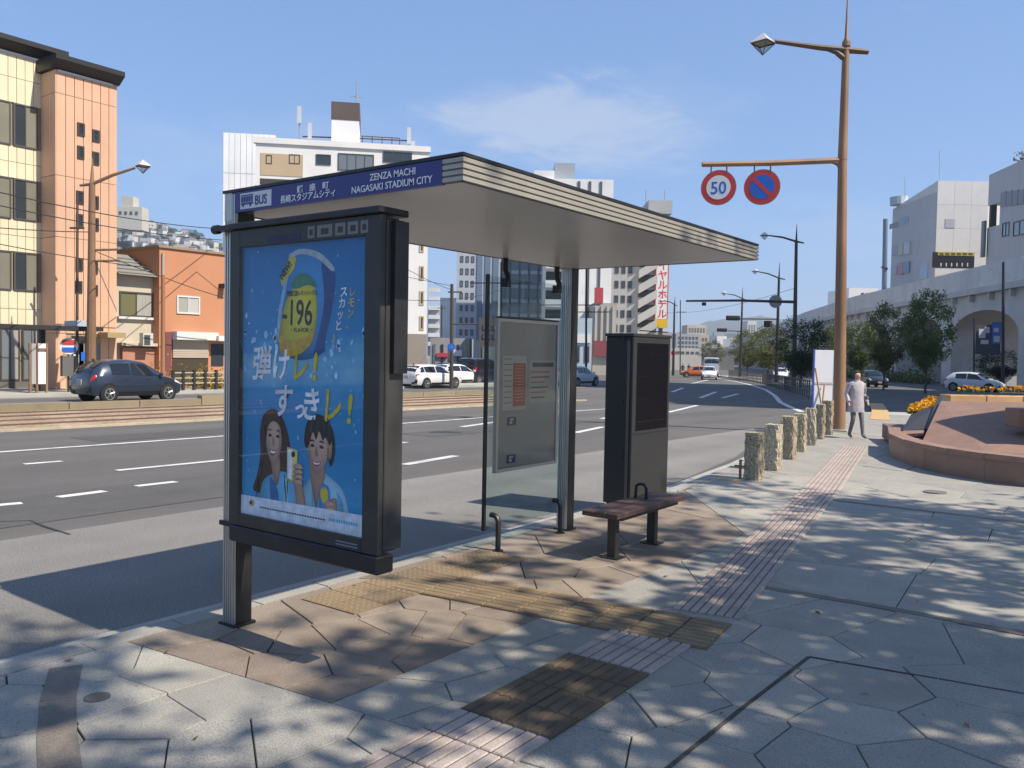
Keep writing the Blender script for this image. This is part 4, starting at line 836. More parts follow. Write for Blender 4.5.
# ================================================================== PERSON on the pavement
def person(name, label, loc, rz, ht, cols, group=None, coat=True, step=.18):
    """one continuous skinned body, hair and coat as children"""
    t = thing(name, label, 'person', loc, rz, group); s = ht/1.68
    J = {'pel': (0, 0, .92), 'chest': (0, .01, 1.22), 'sh': (0, .0, 1.38), 'neck': (0, -.01, 1.46), 'head': (0, -.02, 1.55), 'crown': (0, -.01, 1.64),
         'hl': (-.09, 0, .88), 'kl': (-.10, -.06, .49), 'al': (-.10, .02+step*.5, .09), 'tl': (-.11, -.12+step*.5, .04),
         'hr': (.09, 0, .88), 'kr': (.10, -.10, .50), 'ar': (.10, -step, .09), 'tr': (.11, -.15-step, .05),
         'sl': (-.17, 0, 1.36), 'el': (-.23, .06, 1.10), 'wl': (-.24, -.06, .88), 'fl': (-.235, -.10, .80), 'sr': (.17, 0, 1.36), 'er': (.23, .04, 1.10), 'wr': (.25, -.10, .90), 'fr': (.245, -.14, .82)}
    Ed = [('pel', 'chest'), ('chest', 'sh'), ('sh', 'neck'), ('neck', 'head'), ('head', 'crown'), ('pel', 'hl'), ('hl', 'kl'), ('kl', 'al'), ('al', 'tl'), ('pel', 'hr'), ('hr', 'kr'), ('kr', 'ar'), ('ar', 'tr'), ('sh', 'sl'), ('sl', 'el'), ('el', 'wl'), ('wl', 'fl'), ('sh', 'sr'), ('sr', 'er'), ('er', 'wr'), ('wr', 'fr')]
    Rd = {'pel': .135, 'chest': .135, 'sh': .10, 'neck': .05, 'head': .088, 'crown': .07, 'hl': .085, 'kl': .058, 'al': .042, 'tl': .035, 'hr': .085, 'kr': .058, 'ar': .042, 'tr': .035, 'sl': .058, 'el': .042, 'wl': .028, 'fl': .03, 'sr': .058, 'er': .042, 'wr': .028, 'fr': .03}
    ks = list(J); me = bpy.data.meshes.new('body'); me.from_pydata([Vector(J[k])*s for k in ks], [(ks.index(a), ks.index(b)) for a, b in Ed], [])
    o = bpy.data.objects.new('body', me); COL.objects.link(o)
    md = o.modifiers.new('skin', 'SKIN'); 
    for k, sv in zip(ks, me.skin_vertices[0].data): sv.radius = (Rd[k]*s, Rd[k]*s*.85 if k in ('pel', 'chest', 'sh') else Rd[k]*s); sv.use_root = k == 'pel'
    sb = o.modifiers.new('sub', 'SUBSURF'); sb.levels = sb.render_levels = 2
    dg = bpy.context.evaluated_depsgraph_get(); dg.update(); m2 = bpy.data.meshes.new_from_object(o.evaluated_get(dg)); bpy.data.objects.remove(o)
    for q in cols: m2.materials.append(q)     # 0 clothes 1 trousers 2 skin 3 shoes
    for p in m2.polygons:
        c = p.center/s; p.use_smooth = True
        p.material_index = 2 if (c.z > 1.44 or (abs(c.x) > .2 and c.z < .90)) else (3 if c.z < .09 else (1 if c.z < .86 and abs(c.x) < .2 else 0))
    b = ob('body', m2, t)
    hb = MB()
    for i in range(7):
        a = math.pi*i/6*.62; hb.v += []
    ringsv = []; fs = []
    for i, (z, r_) in enumerate([(1.47, .05), (1.50, .088), (1.56, .104), (1.62, .100), (1.67, .072), (1.695, .02)]):
        for k in range(12):
            q = 2*math.pi*k/12; y = math.sin(q)*r_; x = math.cos(q)*r_
            if y < -.03 and z < 1.63: y = -.03; 
            ringsv.append((x*s, (y+.012)*s, z*s))
    fs = [(i*12+k, i*12+(k+1) % 12, (i+1)*12+(k+1) % 12, (i+1)*12+k) for i in range(5) for k in range(12)]
    hb.add(ringsv, fs).build('hair', cols[4], t, True)
    fz = MB()
    for e in (-.032, .032): fz.tube([(e*s, -.112*s, 1.565*s), (e*s, -.104*s, 1.565*s)], .009*s, 6)
    fz.build('eyes', cols[4], t); MB().tube([(0, -.10*s, 1.56*s), (0, -.125*s, 1.535*s)], [.008*s, .014*s], 6).build('nose', cols[2], t); MB().box(-.02*s, .02*s, -.112*s, -.10*s, 1.502*s, 1.508*s).build('mouth', mat('lips', (.35, .12, .1), .5), t)
    if coat:
        cv = []; rr = [(1.40, .13, .075), (1.34, .205, .115), (1.15, .185, .125), (.98, .18, .13), (.86, .20, .145), (.74, .205, .15), (.66, .205, .15)]
        for z, a_, b_ in rr:
            for k in range(20): q = 2*math.pi*k/20; wv = 1+.03*math.sin(q*6+z*5) if z < 1 else 1; cv.append((math.cos(q)*a_*s*wv, math.sin(q)*b_*s*wv, z*s))
        fs = [(i*20+k, i*20+(k+1) % 20, (i+1)*20+(k+1) % 20, (i+1)*20+k) for i in range(len(rr)-1) for k in range(20)]
        MB().add(cv, fs).build('coat', cols[0], t, True)
        for e in (-1, 1): MB().tube([Vector((e*.17, 0, 1.36))*s, Vector((e*.235, .05, 1.10))*s, Vector((e*.247, -.07, .92))*s], [.065*s, .058*s, .05*s], 10).build('sleeve', cols[0], t, True)
        MB(Matrix.Translation((.25*s, .04, .80*s))).bbox(-.05, .05, -.13, .13, 0, .26, .03).build('shoulder_bag', mat('bag', (.10, .085, .08), .7), t); MB().tube([(.25*s, -.06, 1.05*s), (.16*s, -.02, 1.39*s), (.23*s, .12, 1.05*s)], .012, 6).build('bag_strap', mat('bag', (.10, .085, .08), .7), t)
    return t
cl = mat('coat_mauve', (.40, .365, .38), .85, var=.14, vscale=9, bump=.5, bscale=12); tr_ = mat('trousers_grey', (.15, .135, .14), .85, var=.15, vscale=8); sk = mat('skin', (.50, .33, .25), .6); shoe = mat('shoes', (.2, .19, .19), .6); hr = mat('hair', (.05, .042, .04), .6)
pp = gp(855, 438.5)
person('person', 'person in a long pale mauve grey coat walking on the pavement beside the mast', pp, YAW+.15, 1.64, [cl, tr_, sk, shoe, hr])
# ================================================================== RED GRANITE PLANTER at the right
M_redg = mat('red_granite', (.225, .135, .098), .5, var=.12, vscale=2, spot=.22, sscale=120, dirt=.3, dscale=1.2, dcol=(.13, .08, .065))
M_redt = mat('red_granite_rough', (.255, .155, .115), .75, var=.12, vscale=3, spot=.25, sscale=90, dirt=.35, dscale=1.8, dcol=(.2, .12, .1))
pl = thing('granite_planter', 'curved red granite planter with sloping stone face and low rim wall', 'planter', gp(945, 470))
base = [gp(887, 447), gp(888.5, 456), gp(903, 463.5), gp(922, 469.5), gp(945, 475), gp(983, 481.5), gp(1024, 487), gp(1070, 491), gp(1120, 494), gp(1180, 497)]
for a, b in zip(base, base[1:]):
    d = Vector((b.x-a.x, b.y-a.y)).normalized(); n = Vector((-d.y, d.x))     # inward (away from the camera)
    pc_ = at(1000, 440, 16.5)
    if n.dot(Vector((pc_.x-a.x, pc_.y-a.y))) < 0: n = -n
    mb = MB(); e = d*.006
    def wall(mb, w0, w1, z0, z1):
        P4 = [Vector((a.x, a.y))+e+n*w0, Vector((b.x, b.y))-e+n*w0, Vector((b.x, b.y))-e+n*w1, Vector((a.x, a.y))+e+n*w1]
        mb.add([(p.x, p.y, a.z+z) for z in (z0, z1) for p in P4], [(3, 2, 1, 0), (4, 5, 6, 7), (0, 1, 5, 4), (1, 2, 6, 5), (2, 3, 7, 6), (3, 0, 4, 7)])
    wall(mb, .03, .28, -.05, .355); keep(mb.build('wall_panel', M_redg, pl), pl)
    mb = MB(); wall(mb, 0, .30, .357, .445); keep(mb.build('cap_stone', M_redt, pl), pl)
def G3(px, py, D): return at(px, py, D)
def slabp(name, pts, th, m):
    n = len(pts); nn = (pts[1]-pts[0]).cross(pts[2]-pts[0]).normalized()
    if nn.z > 0: nn = -nn
    keep(MB().add([tuple(p) for p in pts]+[tuple(p+nn*th) for p in pts], [tuple(range(n)), tuple(range(2*n-1, n-1, -1))]+[(i, n+i, n+(i+1) % n, (i+1) % n) for i in range(n)]).build(name, m, pl), pl)
slabp('sloping_face', [G3(922.5, 441, 16.0), G3(941, 401, 18.6), G3(1010, 402, 17.6), G3(1110, 403, 16.6), G3(1110, 462, 13.6), G3(985, 453, 14.4)], .5, M_redt)
slabp('plaque', [G3(902, 430, 17.4), G3(925, 429.5, 17.2), G3(938, 405, 18.8), G3(913, 411, 19.4)], .06, mat('plaque_dark', (.04, .042, .05), .7, var=.1, vscale=3))
slabp('plaque_border', [G3(898, 434.5, 16.9), G3(923, 433, 16.7), G3(925, 430, 17.1), G3(904, 430.5, 17.3)], .05, M_redt)
slabp('back_edge', [G3(925.5, 429, 17.1), G3(929, 429, 17.0), G3(943, 396, 19.2), G3(938, 396, 19.3)], .3, mat('plaque_dark', (.055, .05, .052), .3))
inner = [Vector((p.x, p.y)).lerp(Vector((pc_.x, pc_.y)), .08) for p in base]+[Vector(xy(R0*16+FH*17)), Vector(xy(R0*9+FH*20.5))]
keep(MB().prism([tuple(p) for p in inner], -.03, .30).build('inner_bed', mat('bed_stone', (.20, .13, .105), .8, var=.15, vscale=3), pl), pl)
qa = G3(1019, 427, 15.0)
blk_ = MB(M=Matrix.Translation(qa) @ Matrix.Rotation(YAW, 4, 'Z')); blk_.bbox(0, 1.5, 0, .45, -.02, .32, .01); keep(blk_.build('water_trough', M_redg, pl), pl)
for k in range(1):
    p_ = R0*10.05+FH*14.0; bb = MB(M=Matrix.Translation(p_) @ Matrix.Rotation(YAW, 4, 'Z')); bb.bbox(0, 2.0, 0, 2.3, -.05, 2.6, .02); keep(bb.build('unseen_shadow_block', M_redg, pl), pl)  # added unseen block, sized to throw shade onto the sloping face
kb = MB(M=Matrix.Translation(Vector((qa.x, qa.y, 0))) @ Matrix.Rotation(YAW, 4, 'Z')); kb.box(.35, 1.4, .1, .4, -.05, qa.z-.022); keep(kb.build('trough_base', M_redg, pl), pl)
# marigolds
def flowerbed(name, label, poly_px, D0_, D1_, n, z0, seed):
    r3 = random.Random(seed); mb = MB(); ml = MB()
    for i in range(n):
        u, v = r3.random(), r3.random()
        if name == 'marigold_bed' and u+v < .75: continue
        a = poly_px[0]; px = a[0]+(a[2]-a[0])*u; py = a[1]+(a[3]-a[1])*v+r3.gauss(0, .6)
        p = at(px, py, D1_+(D0_-D1_)*v); s = r3.uniform(.03, .055)
        for k in range(2):
            q = Vector((r3.gauss(0, 1), r3.gauss(0, 1), r3.gauss(1.2, .7))).normalized(); A_ = q.orthogonal().normalized(); B_ = q.cross(A_)
            mb.add([tuple(p+(A_*math.cos(w)+B_*math.sin(w))*s) for w in [2*math.pi*j/6 for j in range(6)]], [tuple(range(6))])
        p2 = p-Vector((0, 0, .06)); q = Vector((r3.gauss(0, 1), r3.gauss(0, 1), r3.gauss(0, .6))).normalized(); A_ = q.orthogonal().normalized(); B_ = q.cross(A_)
        ml.add([tuple(p2+A_*.07), tuple(p2+B_*.03), tuple(p2-A_*.07), tuple(p2-B_*.03)], [(0, 1, 2, 3)])
    f = mb.build(name, leafmat('petal_orange', (.62, .27, .02), (.66, .40, .03)), None); tag(f, label, 'flowers', kind='stuff')
    gl = ml.build('flower_leaves', leafmat('flower_leaf', (.05, .10, .02), (.09, .14, .03)), f)
flowerbed('marigold_bed', 'orange marigolds behind the dark plaque of the granite planter', [(908, 397, 936, 411)], 19.0, 20.6, 420, 0, 1)
fb_ = thing('flower_box', 'long tan planter box with yellow flowers beyond the granite planter', 'planter', gp(985, 405))
M_tan = mat('tan_box', (.50, .29, .13), .7, var=.12, vscale=3)
fa = at(950, 405, 23.5); 
for k in range(3):
    bb = MB(M=Matrix.Translation(Vector((fa.x, fa.y, g(fa.x, fa.y)))+R0*k*1.02) @ Matrix.Rotation(YAW, 4, 'Z')); bb.bbox(0, 1.0, 0, .6, 0, 1.0, .015); keep(bb.build('box_panel', M_tan, fb_), fb_)
flowerbed('yellow_flower_bed', 'yellow orange flowers growing in the long tan planter box', [(952, 386.5, 1030, 389.5)], 23.5, 24.1, 60, 0, 2)
# ================================================================== BUILDINGS
class Fac:
    """a vertical facade plane: origin O, u = right seen from the street, v = up, w = out of the wall"""
    def __init__(s, O, u): s.O = Vector(O); s.u = Vector(u).normalized(); s.v = Vector((0, 0, 1)); s.w = s.u.cross(s.v); s.M = Matrix((s.u, s.v, s.w)).transposed().to_4x4(); s.M.translation = s.O
    def uv(s, x, y):
        d = pixdir(x, y); t = (s.O-CAM).dot(s.w)/d.dot(s.w); p = CAM+d*t-s.O; return p.dot(s.u), p.dot(s.v)
    def rect(s, x0, y0, x1, y1):
        xm, ym = (x0+x1)/2, (y0+y1)/2; a, b = s.uv(x0, ym)[0], s.uv(x1, ym)[0]; c, d = s.uv(xm, y1)[1], s.uv(xm, y0)[1]
        return min(a, b), max(a, b), min(c, d), max(c, d)
    def box(s, u0, u1, v0, v1, w0, w1): return MB(s.M).box(u0, u1, v0, v1, w0, w1)
def facX(X, px): p = onX(px, 380, X); return Fac((X, p.y, 0), (0, 1, 0))
def facC(px, D, turn=0): p = at(px, 380, D); return Fac((p.x, p.y, 0), (math.cos(YAW+turn), math.sin(YAW+turn), 0))
M_win = mat('window_glass', (.035, .042, .05), .08, spec=.8); M_winl = mat('window_glass_pale', (.16, .18, .19), .12, spec=.8); M_wfr = mat('window_frame', (.10, .095, .085), .5, .5); M_wfw = mat('window_frame_white', (.6, .6, .58), .5)
M_cur = mat('curtain', (.32, .31, .28), .8, var=.15, vscale=8, stretch=(6, 6, .3))
def window(t, F, r, n=2, glass=M_win, frame=M_wfr, cur=None, proud=.06, bar=.05):
    u0, u1, v0, v1 = r
    fb = MB(F.M); fb.box(u0, u1, v0, v0+bar, .002, proud); fb.box(u0, u1, v1-bar, v1, .002, proud)
    fb.box(u0, u0+bar, v0+bar, v1-bar, .002, proud); fb.box(u1-bar, u1, v0+bar, v1-bar, .002, proud)
    w = keep(fb.build('window', frame, t), t); du = (u1-u0-bar)/n
    for i in range(n):
        a = u0+bar/2+du*i; F.box(a+.01, a+du-.01, v0+bar+.002, v1-bar-.002, .004, .018).build('pane', glass if not cur or i % 2 == 0 else cur, w)
        if i: F.box(a-.02, a+.02, v0+bar+.002, v1-bar-.002, .019, proud-.004).build('mullion', frame, w)
    return w
def part(t, F, name, m, u0, u1, v0, v1, w0, w1): return keep(F.box(u0, u1, v0, v1, w0, w1).build(name, m, t), t)
def building(name, label, F, u0, u1, top, depth, m, base=None, cat='building', group=None):
    c = F.M @ Vector(((u0+u1)/2, 0, -depth/2)); b = g(c.x, c.y)+RZ if base is None else base
    t = thing(name, label, cat, (c.x, c.y, b), 0, group)
    part(t, F, 'wall', m, u0, u1, b-.3, top, -depth, 0); return t
def mw(n, c, r=.7, v=.06, vs=.4, dirt=.15, **k): return mat(n, c, r, var=v, vscale=vs, dirt=dirt, dscale=.35, dcol=tuple(q*.45 for q in c), **k)
# ---- office at the far left: cream wing and orange wing under a black roof edge
M_cream = mw('cream_tile', (.68, .60, .41)); M_orng = mw('orange_tile', (.60, .36, .235)); M_black = mw('black_roof', (.012, .011, .012), .5)
M_joint = mat('tile_joint', (.36, .27, .17), .8)
XO = -40.0
FO = facX(XO, 57); u1 = FO.uv(117, 250)[0]; topO = FO.uv(87, 77)[1]
def YC(px, Yv, y=200): return onY(px, y, Yv).x
XCm = onY(42, 200, FO.O.y).x
FC = Fac((XCm, FO.O.y, 0), (0, 1, 0)); uC0 = FC.uv(-75, 200)[0]; topC = FC.uv(20, 54)[1]; gz = g(XO, FO.O.y)+RZ+.13
off = thing('office_building', 'four storey cream and orange office with black overhanging roof edge', 'building', (XO-6, FO.O.y, gz))
part(off, FC, 'wall', M_joint, uC0, -.01, gz-.3, topC, -14, -.06); part(off, FO, 'wall', M_joint, .05, u1-.05, gz-.3, topO, -14, -.06)
rows = [FC.uv(20, y)[1] for y in (54, 104, 147, 179, 220, 252, 291, 327)]
du = (0-uC0)/13
for (a, b) in ((rows[1], rows[0]), (rows[3], rows[2]), (rows[5], rows[4]), (rows[7], rows[6])):
    mid_ = (a+b)/2
    for i in range(13):
        for (c, d) in ((a, mid_), (mid_, b)): part(off, FC, 'wall_panel', M_cream, uC0+du*i+.012, uC0+du*(i+1)-.012, c+.012, d-.012, -.058, 0)
for (a, b) in ((rows[2], rows[1]), (rows[4], rows[3]), (rows[6], rows[5])):
    for i in range(4):
        w0 = uC0+i*(0-uC0-.15)/4; window(off, FC, (w0+.05, w0+(0-uC0-.15)/4-.05, a, b), 2, M_win, M_wfr, mat('blind', (.17, .16, .12), .6, var=.1, vscale=.8), .05, .07)
# ground floor glazing
for i in range(5):
    w0 = uC0+i*(0-uC0)/5; window(off, FC, (w0+.05, w0+(0-uC0)/5-.05, gz+.35, rows[7]-.05), 2, M_winl, M_wfr, M_cur, .05, .07)
part(off, FC, 'plinth', mat('plinth', (.12, .11, .1), .8), uC0, 0, gz-.1, gz+.34, -.05, .02)
# orange wing panels: narrow vertical tiles, four storeys, with the doorway left open
lev = [topO-.02, FO.uv(87, 100)[1], FO.uv(87, 180)[1], FO.uv(87, 240)[1], FO.uv(87, 334)[1], gz]
nc = 7; dw = u1/nc
dr0, dr1 = FO.uv(72, 350)[0], FO.uv(97, 350)[0]
for i in range(nc):
    for a, b in zip(lev[1:], lev):
        if b == lev[4] and dw*i < dr1-.1 and dw*(i+1) > dr0+.1: continue
        part(off, FO, 'wall_panel', M_orng, dw*i+.014, dw*(i+1)-.014, a+.012, b-.012, -.058, 0)
for a, b in zip(lev[1:], lev): 
    M2 = Matrix.Translation((XO, FO.O.y, 0)); keep(MB().box(XCm+.02, XO-.012, FO.O.y-.05, FO.O.y+.01, a+.012, b-.012).build('return_panel', M_orng, off), off)
for x0, x1, y0, y1 in [(77, 84.5, 123, 136), (92, 99.5, 130, 142), (77, 84, 146, 159), (92, 99, 152, 165), (76, 83.5, 191, 204), (92, 98.5, 196, 209), (76, 83, 214, 227), (92, 98.5, 218, 231), (75.5, 82.5, 258.5, 271), (93, 97.5, 262, 274), (75, 82, 281, 293), (93, 97.5, 285, 296)]:
    window(off, FO, FO.rect(x0, y0, x1, y1), 1, M_win, mat('window_frame_dark', (.04, .03, .025), .5), None, .05, .09)
part(off, FO, 'doorway', mat('doorway', (.02, .017, .015), .6), dr0, dr1, gz, lev[4]-.1, -.05, -.03)
for i in range(4):
    a = dr0+(dr1-dr0)*(i+.15)/4; part(off, FO, 'shop_window', M_winl if i % 2 else M_win, a, a+.5, gz+.4, gz+2.1, -.028, -.02)
part(off, FO, 'door_canopy', mat('canopy_tan', (.34, .25, .12), .7), FO.uv(98, 340)[0], FO.uv(116, 340)[0], lev[4]-.15, lev[4]+.1, .01, .9)
for i in range(3): part(off, FO, 'notice', M_swht if i != 1 else M_sblu, dr1-1.1+.35*i, dr1-.85+.35*i, gz+1.2+.1*i, gz+1.6+.1*i, -.018, -.01)
# black roof edge, flaring outwards
for F, a, b, tp in ((FC, uC0, 1.0, topC), (FO, -.25, u1+.12, topO)):
    prof = [(-14, .0), (.0, .0), (.5, .34), (.5, .56), (-14, .56)]
    mb = MB(F.M); n = len(prof); mb.add([(q, tp+p[1], p[0]) for q in (a, b) for p in prof], [tuple(range(n)), tuple(range(2*n-1, n-1, -1))]+[(i, (i+1) % n, n+(i+1) % n, n+i) for i in range(n)])
    keep(mb.build('roof_edge', M_black, off), off)
    part(off, F, 'white_flashing', mat('flashing', (.6, .58, .53), .5), a+.3, b-.35, tp-.12, tp-.02, .002, .06)
# ---- cream house with grey roof
FB = facX(-40.8, 113); ub = FB.uv(159, 320)[0]; tB = FB.uv(135, 276)[1]; M_crm2 = mw('cream_plaster', (.50, .44, .34))
hb = building('cream_house', 'small cream plaster house squeezed between the orange office and rust building', FB, .1, ub, tB, 9, M_crm2, gz)
mb = MB(FB.M); mb.add([(.05, tB+.005, .5), (ub-.02, tB+.005, .5), (ub-.02, tB+1.25, -2.2), (.05, tB+1.25, -2.2), (.05, tB+.005, -9), (ub-.02, tB+.005, -9)], [(0, 1, 2, 3), (3, 2, 5, 4), (0, 3, 4), (1, 5, 2), (0, 4, 5, 1)])
rf = keep(mb.build('roof', mw('grey_roof', (.22, .215, .19)), hb), hb)
for k in range(5): 
    y_ = tB+.12+k*.22; FB.box(.1, ub-.1, y_, y_+.03, .5-(k+.7)*.475+.13, .5-(k+.7)*.475+.20).build('roof_batten', mw('grey_roof', (.22, .215, .19)), rf)
r_ = FB.rect(119, 292, 152.5, 317); window(hb, FB, r_, 2, mat('green_blind', (.13, .125, .05), .6), M_wfr, M_cur, .06, .08)
part(hb, FB, 'window_sill', M_wfw, r_[0]-.1, r_[1]+.1, r_[2]-.12, r_[2]-.002, .002, .18)
part(hb, FB, 'balcony_slab', mw('cream_plaster', (.50, .44, .34)), .2, ub-.1, FB.uv(135, 346)[1], FB.uv(135, 343)[1], .002, .5)
part(hb, FB, 'gate_wall', mw('salmon_wall', (.42, .20, .13)), .35, ub-.35, gz-.1, FB.uv(135, 348)[1], .002, .25)
ac = part(hb, FB, 'air_conditioner', mat('ac_white', (.5, .49, .46), .6), *FB.rect(134, 333, 144, 346), .51, .85)
FB_c = FB.rect(135, 335, 141, 345); FB.box(*FB_c, .852, .86).build('fan_grille', mat('dark_grille', (.06, .06, .06), .6), ac)
# ---- rust building with roller shutter
FR = facX(-40.2, 159); ur = FR.uv(226, 320)[0]; tR = FR.uv(190, 251)[1]; M_rst = mw('rust_render', (.48, .215, .11))
rb = building('rust_building', 'rust orange two storey building with half open roller shutter', FR, .0, ur, tR, 11, M_rst, gz)
part(rb, FR, 'parapet_cap', mat('cap_metal', (.3, .2, .13), .5), -.08, ur+.05, tR, tR+.12, -11, .1)
r_ = FR.rect(176.5, 296, 199.5, 314); window(rb, FR, r_, 2, M_cur, M_wfw, mat('curtain2', (.42, .41, .38), .8), .06, .08)
r_ = FR.rect(172, 340, 208, 372); part(rb, FR, 'garage_shade_panel', mat('garage_dark', (.05, .035, .02), .8), r_[0], r_[1], gz, r_[3], .002, .02)  # flat dark panel on the wall, its colour stands for the unlit interior
sh_v = FR.uv(190, 358)[1]; st = part(rb, FR, 'roller_shutter', mw('shutter', (.44, .37, .29), .5), r_[0]+.02, r_[1]-.02, sh_v, r_[3], .022, .06)
for k in range(9): FR.box(r_[0]+.03, r_[1]-.03, sh_v+.02+k*(r_[3]-sh_v)/9, sh_v+.07+k*(r_[3]-sh_v)/9, .062, .075).build('shutter_slat', mw('shutter', (.44, .37, .29), .5), st)
part(rb, FR, 'shutter_box', M_wfw, *FR.rect(171.5, 332, 213, 340), .002, .5)
part(rb, FR, 'side_window', M_win, *FR.rect(211, 344, 223, 366), .002, .04); part(rb, FR, 'awning', M_wfw, *FR.rect(211, 336, 226, 341), .002, .7)
part(rb, FR, 'downpipe', mat('pipe_grey', (.35, .3, .27), .5), .1, .22, gz, tR-.3, .002, .12); part(rb, FR, 'maroon_pier', mw('maroon', (.17, .055, .05)), .3, r_[0]-.1, gz, FR.uv(170, 332)[1], .002, .12)
part(rb, FR, 'wall_lamp', M_blk, *FR.rect(218.5, 284, 224, 288), .002, .5)
# ---- white apartment block with roof tower and aerials
M_wht = mw('white_render', (.74, .73, .70)); M_wtile = mw('white_tile', (.80, .80, .79), .5)
FW_ = facC(254, 60, .16); uw = FW_.uv(427, 300)[0]; tW = FW_.uv(385, 150)[1]
wb_ = building('white_apartments', 'white apartment block with brown topped roof tower and mobile phone aerials', FW_, 0, uw, tW, 12, M_wht)
part(wb_, FW_, 'tan_panel', mw('tan_panel', (.50, .38, .24)), *FW_.rect(260.5, 154, 303, 176), .002, .03)
for r4, n in [((266, 155, 272, 164), 1), ((289, 154.5, 300, 164), 2), ((316, 154.5, 331, 165), 2), ((338, 154, 374, 171), 4), ((383, 152, 412, 163), 3)]:
    window(wb_, FW_, FW_.rect(*r4), n, M_win if n < 4 else M_winl, M_wfr, None, .05, .06)
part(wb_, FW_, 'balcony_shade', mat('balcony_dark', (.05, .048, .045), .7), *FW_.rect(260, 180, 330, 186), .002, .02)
for yy_ in (170, 200, 230, 258, 283, 308):
    for xx in (404.5,): window(wb_, FW_, FW_.rect(402.5, yy_, 407.5, yy_+11), 1, M_win, M_wfr, None, .04, .06)
    window(wb_, FW_, FW_.rect(419.5, yy_+8, 424, yy_+22), 1, M_win, mw('tan_panel', (.50, .38, .24)), None, .05, .10)
part(wb_, FW_, 'stone_base', mw('brown_base', (.27, .23, .19)), uw-6.5, uw+.02, gz-.4, FW_.uv(415, 334)[1], .002, .1)
for j_ in range(4):
    v_ = 2.2+j_*2.6
    for i_ in range(5): window(wb_, FW_, (.8+i_*1.75, 1.9+i_*1.75, v_, v_+1.35), 2, M_win, M_wfr, M_cur if (i_+j_) % 3 == 0 else None, .05, .06)
part(wb_, FW_, 'parapet', M_wht, -.15, uw+.1, tW, tW+.4, -.3, .12)
tw = [FW_.uv(331, 110)[0], FW_.uv(359, 110)[0]]; 
part(wb_, FW_, 'roof_tower', M_wtile, tw[0], tw[1], tW, FW_.uv(345, 117)[1], -5, -.8); 
z0 = FW_.uv(345, 117)[1]; part(wb_, FW_, 'tower_top', mw('brown_cladding', (.10, .075, .065)), tw[0]-.03, tw[1]+.03, z0+.002, FW_.uv(345, 99)[1], -5, -.77)
def mast(t, F, px, y0, y1, r_=.05, w=-2.): 
    a, b = F.uv(px, y0), F.uv(px, y1); keep(MB(F.M).tube([(a[0], a[1], w), (b[0], b[1], w)], r_, 6).build('aerial_mast', mat('galv', (.4, .42, .44), .5, .5), t), t)
for px, y0, y1 in [(297, 146, 98), (308, 146, 115), (410, 150, 120), (414, 150, 134), (356, 118, 73)]:
    mast(wb_, FW_, px, y0, y1)
    if px != 356: u_, v_ = FW_.uv(px, y1+4); part(wb_, FW_, 'aerial', mat('aerial_white', (.5, .53, .55), .5), u_-.14, u_+.14, v_-1.0, v_+.2, -1.94, -1.7)
for yy_ in (88, 96): u_, v_ = FW_.uv(356, yy_); part(wb_, FW_, 'aerial_bar', mat('galv', (.4, .42, .44), .5, .5), u_-.5, u_+.5, v_-.03, v_+.03, -2.1, -2.04)
a, b = FW_.uv(300, 129.5), FW_.uv(331, 130.5); keep(MB(FW_.M).tube([(a[0], a[1], -2), (b[0], b[1], -2)], .05, 6).build('stay_bar', M_mastd, wb_), wb_)
a, b = FW_.uv(359, 131.5), FW_.uv(410, 134); keep(MB(FW_.M).tube([(a[0], a[1], -2), (b[0], b[1], -2)], .05, 6).build('stay_bar', M_mastd, wb_), wb_)
for px in (362, 372, 382, 392, 400): a = FW_.uv(px, 147); part(wb_, FW_, 'railing_post', M_mastd, a[0]-.03, a[0]+.03, tW+.4, tW+1.1, -1, -.94)
a, b = FW_.uv(360, 144), FW_.uv(400, 146); part(wb_, FW_, 'railing', M_mastd, a[0], b[0], tW+1.1, tW+1.16, -1, -.94)
FT = facC(222, 67, .14); ut = FT.uv(275, 180)[0]-3.5; tT = FT.uv(245, 133.5)[1]
wt_ = building('white_tiled_tower', 'blank white tiled tower block behind the rust building', FT, 0, ut+3.5, tT, 9, M_joint if False else mat('tile_seam', (.5, .51, .53), .6))
for i in range(9):
    for j in range(6): 
        hh = (tT-gz)/6; part(wt_, FT, 'wall_tile', M_wtile, i*(ut+3.5)/9+.015, (i+1)*(ut+3.5)/9-.015, gz+j*hh+.02, gz+(j+1)*hh-.02, .002, .05)
# ---- buildings down the street on the far side (seen under the shelter roof)
def grid_windows(t, F, u0, u1, v0, v1, nu, nv, glass=M_win, fw=.62, fh=.55, frame=M_wfr, skip=None):
    me = None; a = (u1-u0)/nu; b = (v1-v0)/nv
    for i in range(nu):
        for j in range(nv):
            if skip and skip(i, j): continue
            uu, vv = u0+a*(i+.5), v0+b*(j+.5)
            if me is None:
                W_, H_ = a*fw, b*fh; mb = MB(); mb.box(-W_/2, W_/2, -H_/2, -H_/2+.08, .002, .07); mb.box(-W_/2, W_/2, H_/2-.08, H_/2, .002, .07); mb.box(-W_/2, -W_/2+.08, -H_/2+.08, H_/2-.08, .002, .07); mb.box(W_/2-.08, W_/2, -H_/2+.08, H_/2-.08, .002, .07)
                me = mb.build('window', frame, mesh_only=True); pm_ = MB().box(-W_/2+.081, W_/2-.081, -H_/2+.081, H_/2-.081, .003, .02).build('pane', glass, mesh_only=True)
            o = ob('window', me, t); o.matrix_parent_inverse = par_inv(t); o.matrix_basis = F.M @ Matrix.Translation((uu, vv, 0)); p = ob('pane', pm_, o)
